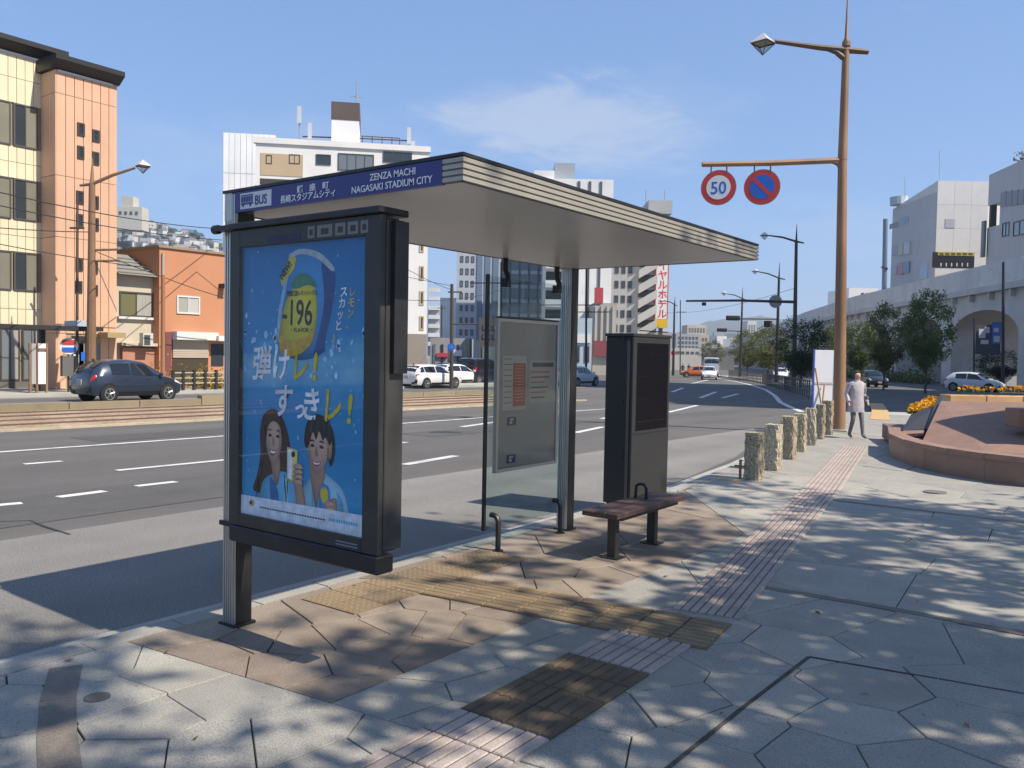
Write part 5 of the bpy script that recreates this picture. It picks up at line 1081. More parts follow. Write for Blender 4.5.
def cbuild(name, label, px0, px1, ytop, D, depth, m, turn=0):
    F = facC(px0, D, turn); u1_ = F.uv(px1, 340)[0]; tp = F.uv((px0+px1)/2, ytop)[1]
    return F, u1_, tp, building(name, label, F, 0, u1_, tp, depth, m)
F, u_, tp, t = cbuild('glass_tower', 'pale tower with bluish glass strips seen left of the glass screen', 455, 500, 205, 150, 22, mw('pale_panel', (.50, .53, .56), .4))
grid_windows(t, F, .4, u_*.42, 2, tp-2, 3, 11, M_winl, .55, .5); 
for k in range(3): part(t, F, 'glass_strip', mat('blue_glass', (.16, .22, .30), .1, spec=.8), u_*.46+k*u_*.18, u_*.58+k*u_*.18, 4, tp-1, .002, .15)
F, u_, tp, t = cbuild('dark_glass_block', 'dark glass office block behind the timetable board', 499, 556, 210, 125, 20, mw('dark_clad', (.085, .10, .12), .3))
for k in range(6):
    part(t, F, 'glass_bay', mat('teal_glass', (.05, .075, .10), .08, spec=.9), u_*k/6+.15, u_*(k+1)/6-.15, 3.5, tp-1, .002, .12)
    for j in range(8): part(t, F, 'spandrel', mat('spandrel', (.34, .38, .40), .4), u_*k/6+.15, u_*(k+1)/6-.15, 5+j*(tp-6)/8, 5.5+j*(tp-6)/8, .122, .2)
F, u_, tp, t = cbuild('balcony_block', 'white balconied apartment tower rising above the shelter roof', 541, 610, 179, 118, 18, M_wht)
for j in range(8):
    z = 3+j*(tp-5)/8; part(t, F, 'balcony', mw('white_balc', (.62, .62, .60)), .3, u_*.42, z, z+1.0, .002, 1.3); part(t, F, 'recess_shade_panel', mat('balcony_dark', (.05, .048, .045), .7), .4, u_*.40, z+1.05, z+2.3, .002, .05)  # dark panels put the shade behind the balconies into colour on a flat wall
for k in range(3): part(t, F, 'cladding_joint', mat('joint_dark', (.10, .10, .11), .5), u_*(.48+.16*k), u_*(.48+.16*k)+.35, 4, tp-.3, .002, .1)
part(t, F, 'roof_plant', mat('plant_grey', (.30, .33, .36), .6), u_*.15, u_*.45, tp+.002, tp+2.6, -8, -2); part(t, F, 'stair_head', M_wht, -1.5, u_*.14, tp-6, tp+1.2, -6, -.5)
F, u_, tp, t = cbuild('grey_hotel', 'grey hotel with zigzag outside stairs and red lettered vertical sign', 607, 656, 212, 132, 16, mw('grey_render', (.36, .36, .36)))
grid_windows(t, F, .6, u_*.5, 2.5, tp-1, 3, 9, M_win, .6, .5)
for j in range(9):
    z = 2+j*(tp-3)/9; 
    mb = MB(F.M); mb.add([(u_*.60, z, .01), (u_*.98, z+1.7, .01), (u_*.98, z+3.0, .01), (u_*.60, z+1.3, .01), (u_*.60, z, .9), (u_*.98, z+1.7, .9), (u_*.98, z+3.0, .9), (u_*.60, z+1.3, .9)], [(0, 1, 2, 3), (7, 6, 5, 4), (0, 4, 5, 1), (1, 5, 6, 2), (2, 6, 7, 3), (3, 7, 4, 0)])
    keep(mb.build('stair_flight', mw('stair_conc', (.46, .45, .43)), t), t); part(t, F, 'stair_shade_panel', mat('balcony_dark', (.05, .048, .045), .7), u_*.6, u_*.98, z+1.8, z+3.0, .002, .008)  # flat dark panel between flights, shade of the stairwell put into its colour
part(t, F, 'roof_house', mw('grey_render', (.36, .36, .36)), u_*.8, u_+2.2, tp, F.uv(660, 199)[1], -8, -1)
for px in (648, 667): mast(t, F, px, 214, 188, .09)
sg = thing('hotel_sign', 'tall white vertical hotel sign with red characters and yellow foot', 'sign', F.M @ Vector((u_+1, 0, 0)))
r_ = F.rect(656, 240, 667.5, 319); keep(F.box(r_[0], r_[1], r_[2], r_[3], -.3, .3).build('board', M_swht, sg), sg)
for e in (0, 1): keep(F.box(r_[0]-.12 if e == 0 else r_[1]+.005, r_[0]-.005 if e == 0 else r_[1]+.12, r_[2], r_[3], -.32, .34).build('red_edge', mat('neon_red', (.55, .06, .08), .5), sg), sg)
keep(F.box(r_[0]-.1, r_[1]+.1, F.uv(661, 328)[1], r_[2]-.02, -.3, .32).build('yellow_foot', mat('sign_yellow', (.65, .42, .02), .5), sg), sg)
keep(F.box((r_[0]+r_[1])/2-.3, (r_[0]+r_[1])/2+.3, 0, F.uv(661, 328)[1]-.02, -.25, .2).build('mast', M_mastd, sg), sg)
hh = (r_[3]-r_[2])/8.2
for i, c in enumerate('ロイヤルホテル'): 
    q = F.M @ Vector((r_[0]+(r_[1]-r_[0])*.14, r_[3]-hh*(i+2.05), .302)); keep(text('lettering', c, hh*1.05, q, F.u, NZ, mat('neon_red', (.55, .06, .08), .5), sg, depth=.01, bold=.04, sx=.95), sg)
F, u_, tp, t = cbuild('white_low_block', 'plain white block with one row of small windows down the street', 439, 478, 298, 160, 18, M_wht)
grid_windows(t, F, u_*.5, u_*.66, 2, tp-1, 1, 6, M_win, .6, .45); grid_windows(t, F, u_*.72, u_*.98, 2, tp-1, 2, 6, M_winl, .4, .45)
F, u_, tp, t = cbuild('grey_balcony_flats', 'distant grey flats with balconies beside the white low block', 427, 440, 309, 190, 14, mw('grey_flats', (.42, .43, .44)))
for j in range(7): part(t, F, 'balcony', M_wht, .2, u_-.2, 3+j*2.0, 3.9+j*2.0, .002, .9)
F, u_, tp, t = cbuild('beige_shop', 'beige shop building with red roof sign under the shelter roof edge', 592, 616, 303, 112, 12, mw('beige', (.38, .35, .31)))
for k in range(4): part(t, F, 'pilaster', mw('beige_l', (.46, .43, .38)), u_*k/4+.2, u_*k/4+.5, 3, tp-.4, .002, .25)
keep(F.box(.1, u_*.4, tp+.002, tp+2.0, -.4, .1).build('roof_sign', mat('neon_red2', (.45, .06, .07), .5), t), t); part(t, F, 'shop_front', mat('maroon_front', (.22, .05, .06), .6), .1, u_-.1, 1.6, 3.6, .002, .5)
F, u_, tp, t = cbuild('pale_blue_shop', 'pale blue shop front at the street corner behind the shelter post', 562, 592, 318, 105, 10, mw('pale_blue', (.42, .50, .56)))
for k in range(3): part(t, F, 'shop_window', M_win, .3+k*u_/3, (k+1)*u_/3-.3, .8, 2.8, .002, .08); 
part(t, F, 'signboard', M_swht, .2, u_-.2, 3.2, 4.2, .002, .2)
F, u_, tp, t = cbuild('corner_shops', 'row of small shops with red sign behind the white estate cars', 430, 470, 338, 92, 8, mw('shop_grey', (.36, .34, .33)))
part(t, F, 'red_sign', mat('neon_red', (.55, .06, .08), .5), *F.rect(437, 353, 448, 357), .002, .2); part(t, F, 'white_sign', M_swht, *F.rect(452, 350, 462, 356), .002, .2)
for k in range(5): part(t, F, 'shop_window', M_win if k % 2 else M_winl, .3+k*u_/5, (k+1)*u_/5-.3, .2, 2.6, .002, .08)
F, u_, tp, t = cbuild('dark_shop_block', 'dark low block behind the parked van and screen rail', 478, 500, 318, 88, 8, mw('dark_shop', (.10, .09, .085)))
grid_windows(t, F, .3, u_-.3, 3, tp-.5, 3, 2, M_winl, .6, .5); part(t, F, 'shop_front', M_winl, .4, u_-.4, .3, 2.4, .002, .08)
# ---- far end of the street
for (nm, lb, a, b, y, D, c, nu, nv) in [('far_flats', 'wide cream flats below the distant hill at the end of the street', 686, 706, 325, 420, (.58, .48, .36), 6, 3), ('far_grey_flats', 'grey concrete flats at the end of the street', 675, 700, 334, 300, (.36, .37, .38), 6, 4), ('far_tan_block', 'small tan block right of the cream flats', 699, 709, 335, 330, (.5, .40, .3), 2, 3), ('far_white_block', 'small white block right of the far signals', 746, 756, 321, 700, (.6, .57, .52), 3, 2),
                                        ('street_end_shops', 'low pale shops closing the far end of the street', 668, 702, 348, 210, (.50, .48, .44), 6, 1), ('far_depot', 'dark depot behind the oncoming lorry', 702, 735, 348, 240, (.16, .16, .16), 5, 1), ('left_end_flats', 'plain grey flats behind the kiosk top', 640, 672, 332, 170, (.40, .39, .38), 5, 4)]:
    F, u_, tp, t = cbuild(nm, lb, a, b, y, D, 14, mw(nm+'_wall', c)); grid_windows(t, F, .5, u_-.5, max(2, tp*.25), tp-.6, nu, nv, M_winl)
# ================================================================== RAILWAY VIADUCT
def cl_(lat, D): return R0*lat+FH*D
M_via = mw('viaduct_concrete', (.50, .485, .46), .85, .08, .3, .3, bump=.15, bscale=8); M_par = mw('parapet_concrete', (.60, .59, .57), .85, .08, .5, .3)
vpath = [Vector((p.x, p.y)) for p in (cl_(44, 64), cl_(45.3, 75), cl_(51.6, 128), cl_(60, 173), cl_(71, 223), cl_(101, 365), cl_(125, 470))]
via = thing('railway_viaduct', 'long grey concrete railway viaduct with round arches behind the trees', 'viaduct', cl_(46, 80))
ZP1, ZP0, ZA, ZS = 11.2, 9.1, 6.9, 4.4
spans = [p for p in along(vpath, 16.5, 0)]
for a, b in spans:
    d = (b-a); Ln = d.length; d.normalize(); F = Fac((a.x, a.y, 0), (-d.x, -d.y, 0))   # u runs towards the camera
    F = Fac((b.x, b.y, 0), (-d.x, -d.y, 0)); zg = min(g(a.x, a.y), g(b.x, b.y))-.6
    if F.w.dot(-R0) < 0: continue
    pier = 1.3; n = 12; arc = []
    for i in range(n+1):
        q = math.pi*i/n; arc.append((Ln/2-math.cos(q)*(Ln/2-pier), ZS+math.sin(q)*(ZA-ZS)))
    outer = [(0, zg), (pier, zg)]+arc+[(Ln-pier, zg), (Ln, zg), (Ln, ZP0-.6), (0, ZP0-.6)]
    mb = MB(F.M); N_ = len(outer)
    tr_i = tris(outer)
    for t3 in tr_i:
        for w_ in (0, -11): mb.add([(p[0], p[1], w_) for p in t3], [(0, 1, 2)])
    for i in range(N_): p, q = outer[i], outer[(i+1) % N_]; mb.add([(p[0], p[1], 0), (q[0], q[1], 0), (q[0], q[1], -11), (p[0], p[1], -11)], [(0, 1, 2, 3)])
    keep(mb.build('arch_span', M_via, via), via)
    part(via, F, 'deck_ledge', M_via, 0, Ln-.02, ZP0-.598, ZP0, -11.6, .6)
    k = 4; 
    for i in range(k):
        part(via, F, 'parapet_panel', M_par, Ln*i/k+.03, Ln*(i+1)/k-.03, ZP0+.002, ZP1, .25, .45)
        part(via, F, 'ledge_bracket', M_via, Ln*(i+.5)/k-.15, Ln*(i+.5)/k+.15, ZP0-1.3, ZP0-.61, .002, .5)
    part(via, F, 'far_parapet', M_par, 0, Ln-.03, ZP0+.002, ZP1, -11.4, -11.2)
# ================================================================== SHOPPING CENTRE behind the viaduct
M_mall = mw('mall_panel', (.62, .60, .57), .6, .03); M_mall_shaded = mw('mall_side_shaded', (.44, .43, .43), .6, .03)  # second tone is a darker copy, shade of the left faces put into colour
pa, pb, pc = at(933.5, 300, 140), at(984.5, 300, 140), at(890, 300, 167)
def flat(p): return Vector((p.x, p.y))
topA = at(933.5, 180.5, 140).z
mal = thing('shopping_centre', 'pale windowless shopping centre block with coloured panels above the viaduct', 'building', (pa.x, pa.y, -1))
back = flat(pb)+Vector((R0.x, R0.y))*40+Vector((FH.x, FH.y))*20
poly = [tuple(flat(pa)), tuple(flat(pb)), tuple(back), tuple(flat(pc)+Vector((FH.x, FH.y))*10+Vector((R0.x, R0.y))*30), tuple(flat(pc))]
mb = MB(); mb.prism(poly, -1, topA); keep(mb.build('wall', M_mall, mal), mal)
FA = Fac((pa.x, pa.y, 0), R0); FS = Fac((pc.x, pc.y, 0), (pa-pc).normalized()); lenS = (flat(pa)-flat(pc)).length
wA = (flat(pb)-flat(pa)).length
for j in range(6):
    z0, z1 = 8+j*(topA-8)/6, 8+(j+1)*(topA-8)/6
    for i in range(3):
        part(mal, FA, 'front_panel', M_mall, wA*i/3+.015, wA*(i+1)/3-.015, z0+.015, z1-.015, .002, .06)
        part(mal, FS, 'side_panel', M_mall_shaded, lenS*i/3+.015, lenS*(i+1)/3-.015, z0+.015, z1-.015, .002, .06)
part(mal, FA, 'vent', mat('vent_grey', (.38, .39, .42), .6), *FA.rect(945, 219, 954.5, 228), .062, .12)
part(mal, FA, 'loggia', mat('loggia_dark', (.015, .016, .022), .4), *FA.rect(932, 252.5, 974, 268), .062, .10)
lg = part(mal, FA, 'yellow_banner', mat('banner_yellow', (.42, .36, .02), .6), *FA.rect(937.5, 252.5, 974, 255.8), .102, .16)
for k in range(6): 
    q = FA.rect(939+k*5.8, 253, 943+k*5.8, 255.3); FA.box(*q, .162, .17).build('banner_mark', mat('banner_ink', (.10, .07, .02), .6), lg)
    part(mal, FA, 'loggia_light', mat('loggia_lamp', (.5, .5, .5), .6), *FA.rect(940+k*5.3, 263, 941.2+k*5.3, 266.5), .102, .14)
part(mal, FS, 'glass_corner', mat('blue_glass', (.16, .22, .30), .1, spec=.8), *FS.rect(923.5, 255, 931, 270), .062, .12)
for (x0, y0, x1, y1, c) in [(896, 243, 901.5, 253, (.34, .32, .36)), (902, 240.5, 907, 251.5, (.45, .44, .30)), (908, 237, 914, 249, (.48, .48, .49)), (896, 264, 900.5, 272, (.40, .38, .42)), (901.5, 259.5, 906.5, 271, (.42, .22, .24)), (907, 257, 913, 268, (.22, .26, .36))]:
    part(mal, FS, 'colour_panel', mat('panel_%d' % int(x0*10+y0), c, .5), *FS.rect(x0, y0, x1, y1), .062, .35)
part(mal, FS, 'slot_window', M_win, *FS.rect(902, 213, 912, 220), .062, .1); part(mal, FS, 'slot_window', mat('slot_grey', (.2, .2, .21), .5), *FS.rect(892.5, 221, 901.5, 226), .062, .1)
keep(MB().tube([cl_(0, 0)+at(899, 205, 163), at(899, 197, 163)], 1.6, 14).build('roof_tank', mat('tank', (.4, .45, .48), .5), mal), mal)
for px, y0, y1 in ((905, 198, 177), (939.5, 181, 150)): keep(MB().tube([at(px, y0, 150), at(px, y1, 150)], .06, 6).build('lightning_rod', mat('galv', (.4, .42, .44), .5, .5), mal), mal)
# nearer wing at the right edge
qa_, qb_ = at(984.5, 300, 128), at(1040, 300, 106); FN = Fac((qa_.x, qa_.y, 0), (qb_-qa_).normalized()); lenN = (flat(qb_)-flat(qa_)).length*1.5
tN = at(984.5, 177, 128).z
win_ = thing('shopping_wing', 'grey wing of the shopping centre with open terrace at the right edge', 'building', (qa_.x, qa_.y, -1))
part(win_, FN, 'wall', M_mall_shaded, 0, lenN, -1, FN.uv(1000, 222)[1], -30, 0); tl_ = FN.uv(1000, 222)[1]
u_a, u_b = FN.uv(986, 215)[0], FN.uv(1003, 215)[0]
part(win_, FN, 'upper_wall', M_mall_shaded, u_b, lenN, tl_+.002, tN-4.3, -29, 0); part(win_, FN, 'roof_slab', M_mall_shaded, 0, lenN, tN-4.298, tN+.3, -30, .02)
part(win_, FN, 'terrace_post', mat('post_brown', (.06, .045, .04), .6), .3, 1.1, tl_+.002, tN-4.3, -.9, -.1); part(win_, FN, 'terrace_back', M_mall, 0, u_b-.01, tl_+.002, tN-4.3, -29, -9)
for k in range(4): part(win_, FN, 'louvre', mat('louvre', (.20, .21, .235), .5), *FN.rect(1005.5+k*6.2, 186.5-k*2, 1011+k*6.2, 201-k*2), .002, .15)
for r4 in ((1006, 217, 1013, 231), (1017.5, 212, 1030, 227)): window(win_, FN, FN.rect(*r4), 2, M_winl, M_wfr, None, .1, .15)
part(win_, FN, 'pipe_rail', mat('pipe_blue', (.12, .15, .2), .5), *FN.rect(988, 220, 991, 256), .3, .6)
u_, v_ = FN.uv(1024, 150); rs4 = random.Random(9); mb = MB(FN.M)
for i in range(500): 
    a = rs4.uniform(lenN*.3, lenN); p = Vector((a, tN+.35+abs(rs4.gauss(0, .7)), rs4.uniform(-2, 0))); q = Vector((rs4.gauss(0, 1), rs4.gauss(0, 1), rs4.gauss(0, 1))).normalized(); A_ = q.orthogonal(); mb.add([tuple(p+A_*.25), tuple(p+q.cross(A_)*.15), tuple(p-A_*.25)], [(0, 1, 2)])
o = keep(mb.build('roof_shrubs', leafmat('shrub', (.10, .075, .045), (.13, .11, .05)), win_), win_); o['kind'] = 'stuff'
sp = thing('flue_mast', 'slim blue grey mast standing left of the shopping centre', 'mast', at(884, 300, 135)); keep(MB().tube([at(884.2, 300, 135), at(885.5, 219, 135)], [.42, .36], 12).build('shaft', mat('mast_blue', (.16, .20, .26), .5), sp), sp); keep(MB().tube([at(884.5, 268.5, 134.8), at(884.8, 267.5, 134.8)], .55, 12).build('collar', mat('mast_dark2', (.08, .08, .09), .5), sp), sp)
F, u_, tp, t = cbuild('far_white_station', 'small white block showing over the viaduct beside the mast', 846, 876, 288, 210, 14, M_wht); grid_windows(t, F, u_*.4, u_*.7, tp-2.6, tp-.8, 2, 1, M_win)
# ================================================================== CARS
M_tyre = mat('tyre', (.015, .015, .016), .85); M_rim = mat('rim', (.42, .42, .43), .35, .8); M_cg = mat('car_glass', (.010, .012, .015), .05, spec=.8); M_tail = mat('tail_red', (.38, .012, .015), .2); M_head = mat('head_lamp', (.6, .62, .63), .15); M_plate = mat('plate_grey', (.35, .34, .32), .6); M_arch = mat('arch_black', (.008, .008, .009), .8); M_trim = mat('car_trim', (.018, .018, .02), .5)
PROF = {
 'hatch': [(-2.0, .42, .66, .72, .70, .60), (-1.96, .30, .84, .96, .78, .62), (-1.80, .25, .93, 1.20, .83, .58), (-1.45, .23, .95, 1.43, .85, .56), (-.9, .22, .94, 1.49, .85, .57), (-.2, .22, .92, 1.50, .85, .58), (.3, .22, .91, 1.44, .85, .57), (.8, .22, .90, 1.20, .85, .60), (1.15, .22, .89, .98, .84, .66), (1.55, .23, .80, .88, .82, .62), (1.85, .27, .68, .75, .75, .55), (2.0, .36, .58, .62, .62, .5)],
 'wagon': [(-2.2, .42, .70, .76, .72, .62), (-2.15, .30, .88, 1.02, .80, .62), (-1.95, .25, .96, 1.28, .84, .60), (-1.6, .23, .97, 1.43, .86, .60), (-.9, .22, .95, 1.47, .86, .60), (-.2, .22, .94, 1.47, .86, .60), (.3, .22, .92, 1.40, .86, .58), (.85, .22, .91, 1.16, .86, .60), (1.2, .22, .90, .98, .85, .68), (1.7, .23, .80, .86, .83, .62), (2.05, .27, .66, .72, .76, .55), (2.2, .36, .56, .60, .62, .5)],
 'van': [(-1.7, .42, .85, .95, .72, .66), (-1.68, .30, .98, 1.5, .74, .66), (-1.62, .25, 1.02, 1.72, .75, .64), (-1.3, .23, 1.02, 1.78, .76, .65), (-.6, .22, 1.0, 1.79, .76, .65), (.2, .22, .98, 1.77, .76, .65), (.7, .22, .97, 1.66, .76, .64), (1.05, .22, .96, 1.28, .76, .66), (1.3, .22, .94, 1.04, .75, .66), (1.5, .24, .80, .90, .74, .62), (1.65, .28, .66, .72, .70, .58), (1.7, .36, .56, .60, .6, .5)],
 'truck': [(-3.0, .5, 1.2, 2.6, 1.0, .98), (-2.98, .45, 1.2, 2.75, 1.02, 1.0), (-1.5, .45, 1.2, 2.78, 1.02, 1.0), (.5, .45, 1.2, 2.78, 1.02, 1.0), (1.6, .42, 1.2, 2.75, 1.02, 1.0), (2.4, .40, 1.25, 2.68, 1.02, .98), (2.7, .38, 1.25, 2.45, 1.02, .96), (2.85, .36, 1.2, 1.9, 1.0, .94), (2.93, .36, 1.1, 1.4, .98, .9), (2.97, .36, .9, 1.1, .96, .86), (2.99, .38, .8, .95, .93, .85), (3.0, .42, .7, .8, .9, .8)]}
def car(label, loc, rz, kind, paint, rim=M_rim, group='cars on the road', sc=1.0):
    t = thing('car' if kind != 'truck' else 'lorry', label, 'car' if kind != 'truck' else 'lorry', loc, rz, group); pr = PROF[kind]; t.scale = (sc, sc, sc)
    def sec(st):
        y, zb, zs, zt, ws, wt = st
        return [(0, zb), (ws*.90, zb), (ws*.985, zb+.16), (ws, (zb+zs)/2+.05), (ws*.985, zs), (wt+.03, zt-.07), (wt*.86, zt-.01), (0, zt+.012)]
    S8 = [sec(s) for s in pr]; ys = [s[0] for s in pr]; k = 8
    vs = []; fs = []
    for y, s in zip(ys, S8): vs += [(x, y, z) for x, z in s]+[(-x, y, z) for x, z in reversed(s[1:-1])]
    n = 14
    for i in range(len(ys)-1):
        for j in range(n): fs.append((i*n+j, i*n+(j+1) % n, (i+1)*n+(j+1) % n, (i+1)*n+j))
    fs += [tuple(range(n-1, -1, -1)), tuple(range((len(ys)-1)*n, len(ys)*n))]
    b = MB().add(vs, fs).build('body', paint, t, True)
    def ev(y, s):     # surface point at lengthwise y and section parameter s 0..7
        for i in range(len(ys)-1):
            if ys[i] <= y <= ys[i+1]: f = (y-ys[i])/(ys[i+1]-ys[i]); break
        else: i, f = (0, 0) if y < ys[0] else (len(ys)-2, 1)
        j = min(int(s), 6); e = s-j
        q = [Vector((S8[a][j][0], S8[a][j][1])).lerp(Vector((S8[a][j+1][0], S8[a][j+1][1])), e) for a in (i, i+1)]; r_ = q[0].lerp(q[1], f); return Vector((r_.x, y, r_.y))
    def patch(name, y0, y1, s0, s1, m, side, off=.012, nu=5, nv=3, par=t, y0t=None, y1t=None):
        P_ = []
        for a in range(nu+1):
            for c in range(nv+1):
                s = s0+(s1-s0)*c/nv; f = c/nv; ya = y0+((y0t if y0t is not None else y0)-y0)*f; yb = y1+((y1t if y1t is not None else y1)-y1)*f; y = ya+(yb-ya)*a/nu
                p = ev(y, s); p2 = ev(y+.01, s)-ev(y-.01, s); p3 = ev(y, min(7, s+.02))-ev(y, max(0, s-.02)); nn = p2.cross(p3); nn = nn.normalized() if nn.length > 1e-9 else Vector((1, 0, 0))
                if nn.x < 0 and s < 5.5: nn = -nn
                if s >= 5.5 and nn.z < 0: nn = -nn
                p += nn*off; P_.append((p.x*side, p.y, p.z))
        MB().add(P_, [(a*(nv+1)+c, (a+1)*(nv+1)+c, (a+1)*(nv+1)+c+1, a*(nv+1)+c+1) for a in range(nu) for c in range(nv)]).build(name, m, par, True)
    r0, r1, w0, w1 = {'hatch': (-1.90, -1.40, .35, 1.10), 'wagon': (-2.12, -1.68, .38, 1.14), 'van': (-1.66, -1.60, .72, 1.24), 'truck': (-2.97, -2.96, 2.5, 2.86)}[kind]
    for sd_ in (1, -1):
        if kind != 'truck':
            a0, a1 = r1+.12, w0+.52; m_ = (a0+a1)/2-.12
            patch('side_window', a0+.15, m_-.04, 4.08, 4.90, M_cg, sd_, y0t=a0+.12); patch('side_window', m_+.04, a1, 4.08, 4.90, M_cg, sd_, y1t=w0+.02)
            if kind == 'wagon': patch('quarter_window', a0-.32, a0+.08, 4.10, 4.88, M_cg, sd_, y0t=a0-.2)
        patch('windscreen', w0+.03, w1-.02, 5.1, 6.99, M_cg, sd_, nu=4)
        patch('rear_window', r0, r1, 5.15, 6.99, M_cg, sd_, nu=4)
        lb = ys[0]
        if kind == 'van': patch('rear_glass', lb+.012, lb+.05, 4.3, 6.99, M_cg, sd_, off=.02)
        patch('tail_lamp', lb+.03, lb+.24, 3.75, 4.25, M_tail, sd_, off=.015); patch('head_lamp', -lb-.42, -lb-.10, 3.65, 4.4, M_head, sd_, off=.014)
        patch('sill', -.9 if kind != 'truck' else -1.5, .9, 1.1, 2.0, M_trim, sd_, off=.008)
        patch('rear_bumper', lb+.005, lb+.10, .6, 2.6, M_trim, sd_, off=.02); patch('grille', -lb-.10, -lb-.01, 1.0, 2.8, M_trim, sd_, off=.02)
        mp_ = ev(w1-.18, 4.15); MB().bbox(mp_.x*sd_-.01 if sd_ > 0 else mp_.x*sd_-.16, mp_.x*sd_+.16 if sd_ > 0 else mp_.x*sd_+.01, mp_.y-.05, mp_.y+.06, mp_.z, mp_.z+.13, .02).build('mirror', paint, t)
        for hy in (-.55, .35) if kind != 'truck' else (): hp = ev(hy, 3.7); MB().bbox(hp.x*sd_-.015, hp.x*sd_+.02, hp.y-.1, hp.y+.1, hp.z-.015, hp.z+.015, .005).build('door_handle', paint, t)
        wb = {'hatch': 1.28, 'wagon': 1.35, 'van': 1.22, 'truck': 1.9}[kind]; wr = .31 if kind != 'truck' else .42; hw = pr[5][4]
        for yw in (-wb+.02, wb-.02):
            MB().tube([(sd_*(hw-.16), yw, wr+.03), (sd_*(hw+.006), yw, wr+.03)], wr+.055, 22).build('wheel_arch', M_arch, t)
            w_ = MB().tube([(sd_*(hw-.17), yw, wr), (sd_*(hw+.012), yw, wr), (sd_*(hw+.022), yw, wr)], [wr, wr, wr*.93], 22).build('wheel', M_tyre, t, True)
            rm = MB(); rm.ring((sd_*(hw+.024), yw, wr), wr*.56, wr*.68, (1, 0, 0), 22, .02); rm.tube([(sd_*(hw+.018), yw, wr), (sd_*(hw+.032), yw, wr)], wr*.16, 10)
            for q in range(5):
                an = 2*math.pi*q/5+.3; rm.tube([(sd_*(hw+.026), yw, wr), (sd_*(hw+.026), yw+math.cos(an)*wr*.6, wr+math.sin(an)*wr*.6)], wr*.075, 5)
            rm.build('rim', rim, w_)
    MB().bbox(-.17, .17, ys[0]-.035, ys[0]+.02, .62, .80, .005).build('number_plate', M_plate, t); MB().bbox(-.17, .17, -ys[0]-.02, -ys[0]+.03, .40, .55, .005).build('number_plate', M_plate, t)
    if kind != 'truck': MB().box(-.012, .012, pr[3][0]-.05, pr[3][0]+.05, pr[3][3], pr[3][3]+.10).build('aerial', M_trim, t)
    return t
def paint(n, c, metal=0.): return mat('paint_'+n, c, .28, metal, coat=.8)
navy = paint('navy', (.028, .040, .068), .3); pwht = paint('white', (.66, .67, .67)); pdark = paint('dark', (.018, .022, .04), .2); porg = paint('orange', (.55, .13, .03)); psil = paint('silver', (.45, .47, .48), .3)
def rgnd(x, y): return (x, y, g(x, y)+RZ+.002)
c0_ = onX(121, 395, -31.9); cb_ = car('dark blue hatchback driving past the orange office', rgnd(-31.4, c0_.y+.0), 0, 'hatch', navy); cb_.scale = (1, .93, 1.06)
def carpx(label, px, py, rz, kind, m, sc=1.0): p = gp(px, py, RZ); return car(label, (p.x, p.y, p.z+.002), rz, kind, m, sc=sc)
carpx('white estate car behind the blue one, last in the waiting line', 431, 388, .0, 'wagon', pwht)
carpx('second white estate car, ahead of the first in the line', 456, 384.5, .02, 'wagon', pwht)
carpx('dark boxy minivan waiting beside the white estate cars', 480, 384, .06, 'van', pdark, 1.08)
carpx('small dark car far behind the stop pole near the white estates', 452, 379, .0, 'hatch', pdark)
carpx('white car coming towards the shelter far down the street', 709, 379.5, math.pi+.42, 'hatch', pwht, 1.0)
carpx('pale lorry following the white car far down the street', 711, 376.8, math.pi+.42, 'truck', psil, .95)
carpx('orange car waiting at the far crossing', 696, 377.5, math.pi*.5+.5, 'hatch', porg)
carpx('white hatchback turning in front of the viaduct arch', 974, 391.5, -math.pi*.5-.15, 'hatch', pwht, 1.02)
carpx('black car parked under the trees behind the person', 872, 387, math.pi+.55, 'hatch', paint('black', (.012, .012, .014)), 1.0)
carpx('white car half hidden by the fence near the far lamp', 781, 380, math.pi+.3, 'wagon', pwht, 1.0)
carpx('pale blue car glimpsed between post and kiosk', 577, 386, .0, 'hatch', paint('pale_blue', (.4, .47, .55)), 1.0)
